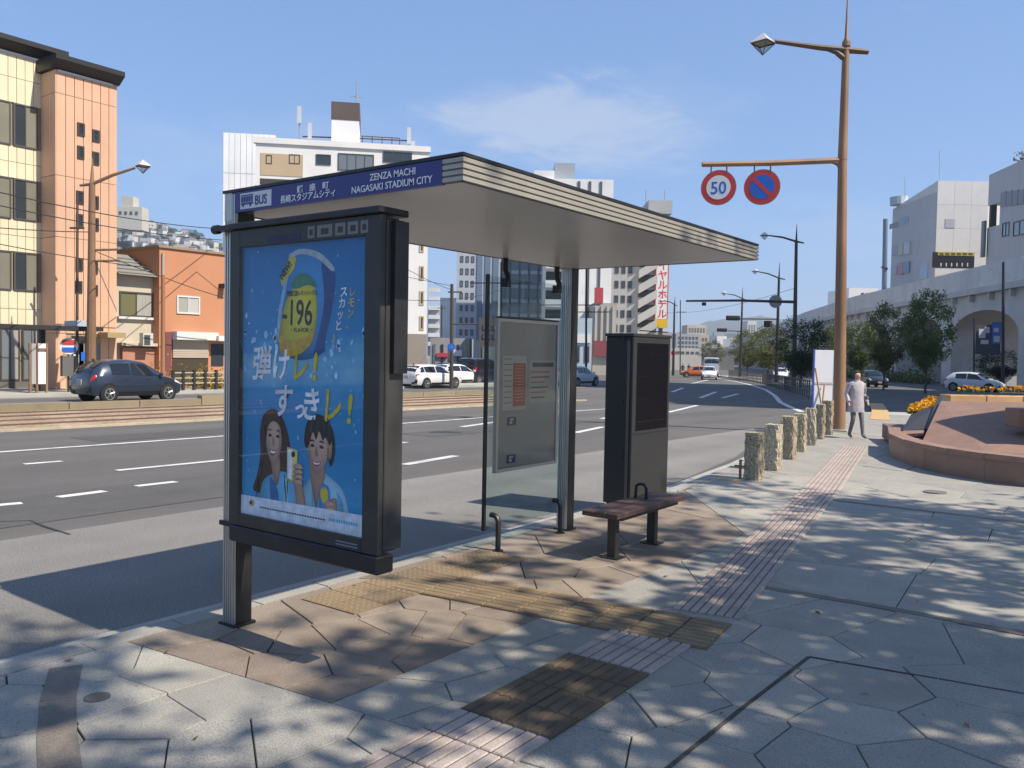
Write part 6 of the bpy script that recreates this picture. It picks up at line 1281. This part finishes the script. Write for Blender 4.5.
# ================================================================== TREES
def tube_branch(mb, p, d, ln_, r_, rnd, depth, tips):
    q = p; pts = [p.copy()]; rad = [r_]; n = 4
    for i in range(n):
        d = (d+Vector((rnd.gauss(0, .13), rnd.gauss(0, .13), rnd.gauss(.04, .08)))).normalized(); q = q+d*ln_/n; pts.append(q.copy()); rad.append(r_*(1-.5*(i+1)/n))
        if depth <= 1: tips.append(q.copy())
    mb.tube(pts, rad, 6 if depth else 9)
    tips.append(q.copy())
    if depth < 3:
        for k in range(3 if depth else 5):
            f = rnd.uniform(.45, 1); b = pts[min(n, int(f*n)+0)]; a = rnd.uniform(0, 2*math.pi); e = Vector((math.cos(a), math.sin(a), rnd.uniform(.25, .9))).normalized()
            tube_branch(mb, b, (d*.45+e).normalized(), ln_*rnd.uniform(.5, .72), r_*.5, rnd, depth+1, tips)
def tree_mesh(seed, H, crown_r, trunk_h, nleaf, leaf, m_leaf, m_bark, squash=1., dense=.5, clump=.55, keepf=1.):
    rnd = random.Random(seed); mb = MB(); tips = []
    pts = [Vector((0, 0, -.2))]; rad = [crown_r*.055]; q = Vector((0, 0, 0))
    for i in range(5): q = Vector((rnd.gauss(0, .04), rnd.gauss(0, .04), trunk_h*(i+1)/5)); pts.append(q); rad.append(crown_r*.05*(1-.25*i/5))
    mb.tube(pts, rad, 10)
    for k in range(6):
        a = 2*math.pi*k/6+rnd.uniform(-.4, .4); e = Vector((math.cos(a)*rnd.uniform(.5, 1), math.sin(a)*rnd.uniform(.5, 1), rnd.uniform(.5, 1.4))).normalized()
        tube_branch(mb, q-Vector((0, 0, rnd.uniform(0, trunk_h*.2))), e, crown_r*.7, crown_r*.03, rnd, 1, tips)
    tube_branch(mb, q, Vector((0, 0, 1)), (H-trunk_h)*.6, crown_r*.035, rnd, 1, tips)
    c = Vector((0, 0, (H+trunk_h)/2)); rz_ = (H-trunk_h)/2
    lv = []; lf = []; cl = []
    for t_ in tips:
        d = t_-c; e = math.sqrt((d.x/crown_r)**2+(d.y/crown_r)**2+(d.z/rz_)**2)
        if e > 1: t_ = c+d/e*rnd.uniform(.85, 1)
        if rnd.random() < keepf: cl.append(t_)
    ncl = len(cl)
    extra = int(ncl*dense)
    for i in range(extra):
        d = Vector((rnd.gauss(0, 1), rnd.gauss(0, 1), rnd.gauss(0, 1))).normalized()*rnd.uniform(.55, 1)**.5; cl.append(c+Vector((d.x*crown_r, d.y*crown_r, d.z*rz_)))
    for i in range(nleaf):
        o_ = cl[rnd.randrange(len(cl))]; s = clump*rnd.uniform(.5, 1.1); p = o_+Vector((rnd.gauss(0, s*.45), rnd.gauss(0, s*.45), rnd.gauss(0, s*.32*squash)))
        a = Vector((rnd.gauss(0, 1), rnd.gauss(0, 1), rnd.gauss(0, .5))).normalized(); u_ = Vector((rnd.gauss(0, 1), rnd.gauss(0, 1), rnd.gauss(0, .6))); b = a.cross(u_).normalized(); l_ = leaf*rnd.uniform(.7, 1.3)
        k = len(lv); lv += [tuple(p-a*l_*.5), tuple(p+b*l_*.27), tuple(p+a*l_*.5), tuple(p-b*l_*.27)]; lf.append((k, k+1, k+2, k+3))
    me = bpy.data.meshes.new('crown'); me.from_pydata(lv, [], lf); me.materials.append(m_leaf); me.update()
    return mb.build('trunk', m_bark, mesh_only=True, smooth=True), me
M_bark = mat('bark', (.09, .065, .045), .9, var=.2, vscale=6, bump=.5, bscale=30)
M_lf1 = leafmat('leaf_green', (.07, .115, .03), (.15, .18, .055)); M_lf2 = leafmat('leaf_olive', (.085, .11, .028), (.17, .17, .05)); M_lf3 = leafmat('leaf_dark', (.018, .042, .018), (.04, .07, .025))
def tree(label, loc, tm, rz, sc, group, name='tree'):
    t = thing(name, label, 'tree', loc, rz, group); t.scale = sc if hasattr(sc, '__len__') else (sc,)*3
    ob('trunk', tm[0], t); ob('crown', tm[1], t); return t
T_st = tree_mesh(11, 6.6, 2.3, 1.6, 9500, .20, M_lf1, M_bark, dense=.8, clump=.7)
T_ol = tree_mesh(12, 6.8, 2.2, 1.5, 9000, .19, M_lf2, M_bark, dense=.7, clump=.7)
T_dk = tree_mesh(13, 6.0, 2.0, 1.4, 7000, .17, M_lf3, M_bark, dense=1.0, clump=.8)
def tpx(px, D): p = at(px, 380, D); return (p.x, p.y, g(p.x, p.y)-.05)
for lb, px, D, tm, rz, sc in [('leafy street tree left of the right hand arch, nearest of its row', 926, 60, T_st, .3, (.74, .74, 1.10)), ('olive tinted street tree in front of the second viaduct arch', 884, 66, T_ol, 1.2, (.66, .66, .98)), ('street tree just right of the rusty mast', 857, 72, T_st, 2.1, (.62, .62, .85)),
                              ('slim street tree just left of the rusty mast', 829, 78, T_ol, 3.0, (.7, .7, .8)), ('dark bushy evergreen in front of the second lamp mast', 801, 58, T_dk, 1.0, (.85, .85, .86)), ('light green tree between the far lamp masts', 768, 95, T_ol, 2.5, (1.05, 1.05, .9)), ('light tree beside the thin far lamp', 747, 120, T_ol, .7, (1.1, 1.1, .95)), ('small yellow green tree at the far end of the street', 712, 190, T_ol, 4.0, (1.2, 1.2, 1.0)), ('low dark tree under the viaduct arch right of the white hatchback', 1000, 84, T_dk, 4.4, (1.1, 1.1, .62))]:
    tree(lb, tpx(px, D), tm, rz, sc, 'trees along the viaduct')
# pavement trees to the right of the view: their crowns shade the paving
T_sh = tree_mesh(21, 13.5, 3.3, 5.5, 7000, .25, M_lf1, M_bark, dense=.1, clump=.95, keepf=.42)
T_sh2 = tree_mesh(22, 14.5, 3.4, 6.0, 7000, .25, M_lf1, M_bark, dense=.1, clump=.95, keepf=.42)
for lb, p, tm, rz in [('pavement tree right of the camera, nearest to the bus shelter', (5.9, 7.5), T_sh, .4), ('pavement tree right of the camera, opposite the kiosk', (7.6, 12.2), T_sh2, 1.7), ('pavement tree beside the camera', (5.0, 3.1), T_sh2, 3.0), ('pavement tree behind the camera', (4.9, -2.6), T_sh, 4.2)]:
    tree(lb, (p[0], p[1], 0), tm, rz, 1.0, 'pavement trees')
# shrubs and low plants by the far shops
def shrub(label, px, py, X, r_, m, seed):
    rnd = random.Random(seed); p = onX(px, py, X); z = g(X, p.y)+RZ+.13; mb = MB(); st = MB()
    for i in range(500):
        d = Vector((rnd.gauss(0, .5), rnd.gauss(0, .5), abs(rnd.gauss(0, .5))))*r_; q = Vector((rnd.gauss(0, 1), rnd.gauss(0, 1), rnd.gauss(0, 1))).normalized(); A_ = q.orthogonal().normalized(); l_ = r_*.10; mb.add([tuple(d+A_*l_), tuple(d+q.cross(A_)*l_*.5), tuple(d-A_*l_), tuple(d-q.cross(A_)*l_*.5)], [(0, 1, 2, 3)])
    t = thing('shrub', label, 'shrub', (X, p.y, z)); mb.build('foliage', m, t); st.tube([(0, 0, -.05), (0, 0, r_*.5)], .03, 6).build('stem', M_bark, t)
M_ysh = leafmat('leaf_yellow', (.20, .16, .03), (.30, .22, .05))
shrub('yellowish shrub by the salmon gate wall', 157, 368, -38.6, .95, M_ysh, 5); shrub('dry yellow shrub at the roller shutter', 203, 376, -37.8, .9, M_ysh, 6); shrub('small dry shrub right of the roller shutter', 214, 377, -37.8, .8, M_ysh, 7)
# ================================================================== STREET LAMPS, MASTS AND SIGNALS FARTHER ON
M_far = mat('mast_far', (.075, .055, .045), .6, .2, var=.1); M_fardk = mat('mast_far_dark', (.03, .028, .03), .6, .2)
def far_lamp(label, base, D, arm0, arm1, tipy, lan, r_=.12, m=M_far):
    b = at(base[0], base[1], D); b.z = g(b.x, b.y)+RZ; t = thing('street_lamp', label, 'street lamp', b, 0, 'street lamps'); Pq = lambda x, y: at(x, y, D)-b
    k = Pq(*arm0); MB().tube([(0, 0, -.05), k], [r_*1.5, r_*.9], 10).build('pole', m, t, True)
    MB().tube([k, Pq(arm0[0]+.6, tipy)], [r_*.7, .015], 8).build('spire', m, t); MB().tube([Pq(arm0[0]+(arm0[0]-arm1[0])*.28, arm0[1]+1.5), k, Pq((arm0[0]+arm1[0])/2, (arm0[1]+arm1[1])/2-1.2), Pq(*arm1)], [.05, .08, .07, .05], 8).build('lamp_arm', m, t); lantern(t, Pq(*lan), .36 if D < 90 else .42, M_lan, M_lanf)
    return t, Pq
t, Pq = far_lamp('second street lamp mast, with long signal arm and round disc', (794, 384), 63, (796.3, 241.5), (769, 235.5), 224, (764.5, 235.5))
MB().tube([Pq(686, 301), Pq(740, 300.5), Pq(795.5, 302)], [.07, .09, .11], 8).build('gantry_arm', M_far, t); MB().disc(Pq(775.5, 301.5), .48, -FH, 24, .06).build('round_disc', mat('disc_grey', (.28, .28, .27), .6), t); MB().box(*[q for c in zip(Pq(704, 304)-Vector((.12,)*3), Pq(704, 304)+Vector((.12,)*3)) for q in c]).build('detector', M_fardk, t)
t, Pq = far_lamp('third street lamp mast, dark with a traffic signal arm', (776, 385), 82, (779, 278), (757, 271.5), 262, (755, 271), .12, M_fardk)
def signal(t, Pq, x0, x1, y, D):
    MB().tube([Pq(x0+6, y+.8), Pq(x1, y+1.2)], .06, 8).build('signal_arm', M_fardk, t); c = Pq(x0, y)
    hb_ = MB(Matrix.Translation(c) @ Matrix.Rotation(YAW, 4, 'Z')).bbox(-.68, .68, -.12, .12, -.24, .24, .08).build('signal_head', M_fardk, t)
    for e in (-.42, 0, .42): MB(Matrix.Translation(c) @ Matrix.Rotation(YAW, 4, 'Z')).tube([(e, -.18, 0), (e, -.121, 0)], .14, 12).build('lens', mat('lens_dark', (.03, .03, .03), .3), hb_)
signal(t, Pq, 733, 777, 318, 82); MB().box(*[q for c in zip(Pq(768, 324)-Vector((.3,)*3), Pq(768, 324)+Vector((.3,)*3)) for q in c]).build('pedestrian_signal', M_fardk, t)
t, Pq = far_lamp('fourth street lamp mast, thin and dark, with a traffic signal', (740, 379), 112, (742.3, 298.5), (727, 294), 287, (724, 293), .12, M_fardk)
signal(t, Pq, 722, 741, 330, 112)
t, Pq = far_lamp('lamp mast standing right of the kiosk top', (673, 378), 120, (674.5, 304.5), (664, 301), 296, (661, 300.5), .13, M_fardk); MB().disc(Pq(673.5, 353), .35, -FH, 18, .06).build('round_sign', M_red, t)
t, Pq = far_lamp('brown street lamp mast in front of the orange office', (91, 384), 36, (92, 184), (135, 168), 158, (143, 166), .14, M_mast); MB().tube([Pq(93, 250), Pq(118, 249.5)], .05, 6).build('short_arm', M_mast, t); MB().tube([Pq(93, 261), Pq(120, 260.5)], .05, 6).build('short_arm', M_mast, t)
# utility poles and tram wire poles
def pole(label, px, D, ytop, r_=.13, arms=(), m=M_far):
    b = at(px, 380, D); b.z = g(b.x, b.y)+RZ; t = thing('utility_pole', label, 'pole', b, 0, 'utility poles'); Pq = lambda x, y: at(x, y, D)-b
    MB().tube([(0, 0, -.05), Pq(px+.4, ytop)], [r_, r_*.75], 8).build('shaft', m, t, True)
    for (x0, x1, y) in arms: MB().tube([Pq(x0, y), Pq(x1, y)], .05, 6).build('crossarm', m, t)
    return t
pole('brown tram wire pole with a blue round sign near the white estate cars', 451.5, 52, 284, .13, [(452, 478, 324), (448, 462, 292)])
s_ = thing('round_sign', 'blue round road sign on the brown tram wire pole', 'road sign', at(451.3, 347, 51.7)); MB().disc((0, 0, 0), .24, -FH, 20, .03).build('plate', M_sblu, s_); MB().disc(-FH*.02, .15, -FH, 20, .01).build('face', mat('sign_blue2', (.04, .16, .55), .5), s_)
pole('slim pole with crossarms left of the street lamp at the orange office', 77, 38, 205, .07, [(70, 84, 228)], M_far); pole('short pole on the office corner', 110, 41, 188, .06, [], M_far)
pole('dark pole with a long bracket between screen rail and timetable', 501, 70, 262, .12, [(470, 532, 283)], M_fardk); pole('dark pole with brackets behind the far shelter post', 586, 80, 268, .12, [(541, 600, 305), (548, 610, 312)], M_fardk); pole('thin pole right of the hotel sign', 680, 130, 300, .10, [(676, 686, 312)], M_fardk); pole('slim pole before the white low block', 441.5, 95, 305, .10, [(438, 446, 308)], M_far)
pole('wooden pole between rust building and cream house', 163, 40.5, 275, .11, [], mat('pole_orange', (.33, .15, .07), .7))
def wire(pts, r_=.018):
    out = []
    for a, b in zip(pts, pts[1:]):
        for i in range(9): f = i/8; p = a.lerp(b, f); p.z -= .5*4*f*(1-f)*(a-b).length/40; out.append(p)
    return out
wt_m = mat('wire', (.03, .03, .032), .6)
def wires(label, sets, r_=.018):
    t = thing('overhead_wire', label, 'wire', sets[0][0]); 
    keep(MB().tube(wire(sets[0]), r_, 5).build('cable', wt_m, t), t)
for i, (a, b, lb) in enumerate([((at(-60, 178, 24), at(222, 229, 44)), None, 'long tram wire crossing in front of the office, upper one'), ((at(-60, 192, 26), at(222, 240, 46)), None, 'long tram wire crossing in front of the office, second one'), ((at(-60, 222, 30), at(92, 232, 36)), None, 'cable from the left edge to the lamp mast, lower one'), ((at(-60, 232, 33), at(150, 268, 40)), None, 'cable drooping towards the wooden pole'), ((at(60, 236, 40), at(163, 277, 40.5)), None, 'cable between office and wooden pole'), ((at(163, 277, 40.5), at(232, 300, 44)), None, 'cable along the rust building'),
                                ((at(405, 268, 46), at(452, 290, 52)), None, 'tram wire running to the brown pole'), ((at(405, 300, 46), at(500, 290, 70)), None, 'thin wire above the white estate cars'), ((at(795, 288, 63), at(660, 312, 120)), None, 'thin wire beside the second lamp mast'), ((at(222, 229, 44), at(452, 286, 52)), None, 'tram wire passing behind the advertising panel')]):
    wires(lb, [a], .016 if i > 5 else .02)
# ================================================================== FENCE on the traffic island + island paving
isl = [gp(806, 398, RZ), gp(780, 388.5, RZ), gp(757, 382.5, RZ), gp(735, 379, RZ), gp(715, 376, RZ), gp(735, 376, RZ), gp(790, 381, RZ), gp(840, 388, RZ), gp(850, 395, RZ)]
island = struct(sheet('traffic_island', [xy(p) for p in isl], RZ+.14, far_pave_mat, thick=.15))
fpath = [(p.x, p.y) for p in (gp(809, 397.5), gp(784, 389), gp(762, 383), gp(742, 379.5), gp(728, 377.3))]
fn = thing('guard_fence', 'low dark railing fence along the curving island kerb', 'fence', (fpath[0][0], fpath[0][1], g(*fpath[0])))
M_fen = mat('fence_metal', (.10, .095, .09), .5, .5)
for a, b in along(fpath, 1.0, 0):
    za = g(a.x, a.y); keep(MB().tube([(a.x, a.y, za-.05), (a.x, a.y, za+.95)], .045, 6).build('fence_post', M_fen, fn), fn)
for h in (.35, .62, .9):
    mb = MB(); mb.tube([(p[0], p[1], g(*p)+h) for p in fpath], .03, 6); keep(mb.build('rail', M_fen, fn), fn)
# hedge at the foot of the viaduct
rnd = random.Random(31); mb = MB()
for i in range(5000):
    f = rnd.random(); D = 90+f*70; lat = 45.3+(D-75)*.125-3.0+rnd.gauss(0, .5); p = cl_(lat, D); z = g(p.x, p.y)+abs(rnd.gauss(0, .6)); q = Vector((rnd.gauss(0, 1), rnd.gauss(0, 1), rnd.gauss(0, 1))).normalized(); A_ = q.orthogonal().normalized(); p = Vector((p.x, p.y, z)); mb.add([tuple(p+A_*.2), tuple(p+q.cross(A_)*.1), tuple(p-A_*.2), tuple(p-q.cross(A_)*.1)], [(0, 1, 2, 3)])
tag(mb.build('hedge', M_lf1), 'low green hedge along the foot of the viaduct', 'hedge', kind='stuff')
# banner lamp in front of the right arch
b = at(1003, 385, 70); b.z = g(b.x, b.y); bp = thing('banner_pole', 'dark blue pole with blue and white banners before the arch', 'banner pole', b); Pq = lambda x, y: at(x, y, 70)-b
MB().tube([(0, 0, -.05), Pq(1003.3, 262)], [.14, .10], 10).build('pole', mat('pole_navy', (.03, .04, .06), .5, .3), bp)
MB().tube([Pq(974, 385), Pq(974, 318)], .07, 8).build('second_pole', mat('pole_navy', (.03, .04, .06), .5, .3), bp)
def ban(x0, y0, x1, y1, m, w=0.):
    c0, c1 = Pq(x0, y1), Pq(x1, y0); c0, c1 = c0-FH*w, c1-FH*w
    mb = MB(); q = [(c0.x, c0.y, c0.z), (c1.x, c1.y, c0.z), (c1.x, c1.y, c1.z), (c0.x, c0.y, c1.z)]; mb.add(q+[tuple(Vector(p)-FH*.02) for p in q], [(0, 1, 2, 3), (7, 6, 5, 4), (0, 4, 5, 1), (1, 5, 6, 2), (2, 6, 7, 3), (3, 7, 4, 0)]); return mb.build('banner', m, bp)
ban(975, 325, 1001, 354, mat('banner_dark', (.05, .055, .08), .6)); ban(991, 322, 1001, 344, mat('banner_blue', (.06, .14, .42), .6), .05)
for q in [(978, 329, 985, 338), (984, 327, 989, 333), (980, 340, 988, 344), (993, 328, 998, 332), (993, 336, 999, 342)]: ban(*q, mat('banner_white', (.5, .5, .53), .6), .09)
# ================================================================== FAR BUS STOP on the left, vending posts and signs
fb0 = thing('far_bus_stop', 'far side bus stop with flat black canopy in front of the office', 'bus shelter', (-37.3, 14, gz), 0)
ca = onX(-40, 326, -37.3); cb = onX(93, 330, -37.3); zc_ = onX(45, 328, -37.3).z
keep(MB().box(-38.6, -36.4, ca.y, cb.y, zc_-.08, zc_+.10).build('canopy', M_fardk, fb0), fb0)
for px in (42,): p = onX(px, 360, -37.9); keep(MB().box(-38.0, -37.8, p.y-.1, p.y+.1, gz, zc_-.082).build('post', M_fardk, fb0), fb0)
for px in (-20, 88): p = onX(px, 360, -37.9); keep(MB().box(-38.0, -37.85, p.y-.08, p.y+.08, gz, zc_-.082).build('post', M_mast, fb0), fb0)
bxp = onX(72, 324, -37.3); keep(MB().bbox(-38, -37, bxp.y, bxp.y+.75, zc_+.102, zc_+.36, .02).build('canopy_box', mat('box_blue', (.4, .45, .5), .5), fb0), fb0)
tb = thing('timetable_stand', 'white timetable stand at the far bus stop', 'sign', (-36.6, onX(42, 384, -36.6).y, gz))
def stand(x0, x1, y0, y1, m, z=.0): a, b = onX(x0, (y0+y1)/2, -36.6), onX(x1, (y0+y1)/2, -36.6); zt, zb_ = onX((x0+x1)/2, y0, -36.6).z, onX((x0+x1)/2, y1, -36.6).z; return keep(MB().box(-36.68+z, -36.6+z, a.y, b.y, zb_, zt).build('panel', m, tb), tb)
stand(38, 46.5, 343.5, 384, M_swht); stand(31, 37, 343.5, 384, mat('panel_grey', (.34, .33, .31), .6)); stand(37.8, 46.7, 348, 349.5, M_mast, .085)
for px in (30.5, 37.3, 47): p = onX(px, 380, -36.6); keep(MB().box(-36.69, -36.6, p.y-.04, p.y+.04, gz, onX(px, 343, -36.6).z).build('leg', M_mast, tb), tb)
rsn = onX(69, 346, -36.8); st_ = thing('stop_sign_pole', 'round red and blue stop sign beside the far timetable', 'sign', (rsn.x, rsn.y, gz))
keep(MB().disc(rsn, .36, (1, -.5, 0), 20, .05).build('disc', M_swht, st_), st_); 
for e, m_ in ((.16, M_red), (-.16, M_sblu)): keep(MB(Matrix.Translation(rsn+Vector((.04, -.02, e))) @ Matrix.Rotation(-.46, 4, 'Z')).box(-.005, .005, -.26, .26, -.10, .10).build('band', m_, st_), st_)
keep(MB().box(-36.9, -36.7, rsn.y-.32, rsn.y+.32, gz+.7, rsn.z-.42).build('case', mat('case_grey', (.12, .115, .11), .6), st_), st_); keep(MB().tube([(-36.85, rsn.y, gz), (-36.85, rsn.y, rsn.z)], .05, 8).build('pole', M_fardk, st_), st_)
# pavement railing before the shutter
rp = [onX(px, 380, -36.2) for px in (173, 183, 194, 205, 216, 228)]
rl = thing('pavement_railing', 'low pale railing in front of the rust building', 'fence', (-36.2, rp[0].y, gz))
for p in rp: keep(MB().box(-36.26, -36.14, p.y-.06, p.y+.06, gz, gz+.95).build('railing_post', M_fardk, rl), rl)
for h in (.3, .55, .8): keep(MB().box(-36.22, -36.18, rp[0].y, rp[-1].y, gz+h, gz+h+.05).build('rail', mat('rail_pale', (.4, .37, .31), .6), rl), rl)
# people at the far crossing
dk = mat('cloth_dark', (.02, .02, .025), .85); 
for lb, px, D in (('person in dark clothes waiting at the far crossing, left of the pair', 682.5, 118), ('person in dark clothes waiting at the far crossing, right of the pair', 688.5, 122)):
    p = at(px, 380, D); person('person', lb, (p.x, p.y, g(p.x, p.y)+RZ), YAW, 1.7, [dk, dk, sk, dk, hr], None, False, .02)
# ================================================================== HILLS
def hill(name, pts, D0_, D1_, ybase, m, rough=1.0, seed=1):
    """ridge given in picture positions at depth D1_, foot at depth D0_"""
    rnd = random.Random(seed); mb = MB(); nv = 14; vs = []
    xs = []; 
    for (a, b) in zip(pts, pts[1:]):
        for i in range(6): f = i/6; xs.append((a[0]+(b[0]-a[0])*f, a[1]+(b[1]-a[1])*f))
    xs.append(pts[-1])
    for i, (x, y) in enumerate(xs):
        for j in range(nv+1):
            f = j/nv; yy = ybase+(y-ybase)*f**.9+(rnd.gauss(0, rough) if 0 < j else 0)*(.4+.6*f); vs.append(tuple(at(x, yy, D0_+(D1_-D0_)*f)))
    n = nv+1; fs = [(i*n+j, (i+1)*n+j, (i+1)*n+j+1, i*n+j+1) for i in range(len(xs)-1) for j in range(nv)]
    # back side down to the ground so that the hill is solid
    k = len(vs)
    for i, (x, y) in enumerate(xs): q = at(x, 372, D1_*1.5); vs.append((q.x, q.y, -20))
    fs += [(i*n+nv, (i+1)*n+nv, k+i+1, k+i) for i in range(len(xs)-1)]
    return struct(mb.add(vs, fs).build(name, m, None, True))
M_hill = mat('hill_green', (.055, .075, .045), .95, var=.3, vscale=.02, dirt=.5, dscale=.008, dcol=(.10, .095, .075))
hill('hillside', [(-60, 240), (60, 225), (117, 213), (140, 217), (165, 227), (185, 231), (205, 237), (222, 247), (260, 275), (330, 310)], 420, 760, 330, M_hill, 1.0, 2)
hill('far_mountain', [(560, 352), (620, 345), (660, 338), (690, 328), (710, 321), (735, 317.5), (760, 316), (785, 320), (820, 330), (900, 342), (1000, 352)], 1500, 3200, 356, M_hill, .5, 3)
hill('near_ridge', [(600, 356), (650, 346), (690, 338), (730, 334), (780, 334), (840, 342), (900, 352)], 800, 1300, 358, M_hill, .5, 4)
# houses on the left hillside
HM = [MB().box(-4, 4, -4, 4, -6, 4.5), MB().box(-6, 6, -4, 4, -6, 6), MB().box(-3.5, 3.5, -4, 4, -6, 7.5)]
hw = [mw('house_white', (.58, .57, .54)), mw('house_cream', (.50, .46, .38)), mw('house_grey', (.36, .36, .36))]
hm = [[h.build('house', None, mesh_only=True) for h in HM] for _ in range(3)]
for i in range(3):
    for q in hm[i]: q.materials.append(hw[i])
rfm = [MB().add([(-a, -4.4, 0), (a, -4.4, 0), (a, 4.4, 0), (-a, 4.4, 0), (-a*.8, 0, 2.2), (a*.8, 0, 2.2)], [(0, 1, 5, 4), (2, 3, 4, 5), (1, 2, 5), (3, 0, 4), (3, 2, 1, 0)]).build('roof', mw('roof_tile', (.14, .14, .15)), mesh_only=True) for a in (4.4, 6.4, 3.9)]
wnm = MB()
for e in (-2, 1.4): wnm.box(e-.7, e+.7, -4.06, -4.002, 1.2, 2.8)
wnm = wnm.build('window_row', M_win, mesh_only=True)
rnd = random.Random(77)
ridge = [(60, 225), (117, 213), (140, 217), (165, 227), (185, 231), (205, 237), (222, 247), (240, 260)]
for i in range(110):
    px = rnd.uniform(112, 232); f = rnd.uniform(.6, .97)
    for a, b in zip(ridge, ridge[1:]):
        if a[0] <= px <= b[0]: yr = a[1]+(b[1]-a[1])*(px-a[0])/(b[0]-a[0])
    yy = 330+(yr-330)*f**.9; p = at(px, yy, 420+340*f); k = rnd.randrange(3)
    t = thing('house', 'small house among many on the distant hillside', 'house', p, YAW+rnd.uniform(-.5, .5), 'houses on the hillside'); t.scale = (rnd.uniform(.45, .8),)*3
    c_ = rnd.choice((0, 0, 0, 1, 2)); ob('wall', hm[c_][k], t)
    if rnd.random() < .6: r_ = ob('roof', rfm[k], t); r_.location = (0, 0, (4.52, 6.02, 7.52)[k])
    ob('window_row', wnm, t)
p = at(128, 220, 640); hh_ = thing('hill_hotel', 'cream hotel with a square stair tower on the hillside', 'building', p, YAW); MB().box(-9, 13, -6, 6, -8, 9).build('wall', hw[1], hh_); MB().box(-3, 6, -5, 5, 9.01, 17).build('tower', hw[1], hh_)
for k in range(5): MB().box(-8+k*4, -6+k*4, -6.2, -6.002, 3, 5.5).build('window', M_win, hh_)
for i in range(44):
    px = rnd.uniform(112, 232); f = rnd.uniform(.6, 1.0)
    for a, b in zip(ridge, ridge[1:]):
        if a[0] <= px <= b[0]: yr = a[1]+(b[1]-a[1])*(px-a[0])/(b[0]-a[0])
    p = at(px, 330+(yr-330)*f**.9, 415+340*f); tree('broad dark tree among the hillside houses', p-Vector((0, 0, 2)), T_dk, rnd.random()*6, (1.9, 1.9, 1.2), 'trees on the hillside')
# houses below the far mountain
for i in range(60):
    px = rnd.uniform(672, 850); f = rnd.uniform(.2, .8); p = at(px, 358+(337-358)*f, 800+500*f)
    t = thing('house', 'tiny pale house below the distant mountain', 'house', p, YAW+rnd.uniform(-.5, .5), 'houses below the mountain'); t.scale = (rnd.uniform(1.0, 2.0),)*3; ob('wall', hm[rnd.choice((0, 0, 1, 2))][rnd.randrange(3)], t)
# tall tower right of the view whose shade falls across the far road
p = cl_(38, 21.5); F = Fac((p.x, p.y, 0), R0)
t = building('office_tower', 'pale office tower standing right of the view, shading the far road', F, 0, 15, 40, 36, M_mall)
grid_windows(t, F, 1, 14, 4, 39, 4, 9, M_winl, .7, .5)
F2 = Fac(F.M @ Vector((0, 0, -36)), F.w); part(t, F, 'upper_block', M_mall, 2, 14, 40.002, 78, -36, -20)
grid_windows(t, F2, 1, 35, 4, 39, 8, 9, M_winl, .7, .5)

# ================================================================== HAZE: thin even air over the whole place
hz = MB().box(-4200, 4200, -1000, 5200, -60, 215).build('haze', None)
hm_ = bpy.data.materials.new('haze_air'); hm_.use_nodes = True; n_ = hm_.node_tree.nodes; n_.remove(n_['Principled BSDF'])
pv = n_.new('ShaderNodeVolumePrincipled'); pv.inputs['Color'].default_value = (.80, .88, 1.0, 1); pv.inputs['Density'].default_value = .00028; pv.inputs['Anisotropy'].default_value = .2
hm_.node_tree.links.new(pv.outputs[0], n_['Material Output'].inputs['Volume']); hz.data.materials.append(hm_)
tag(hz, 'thin bluish haze softening the far hills and street end', 'haze', kind='stuff')
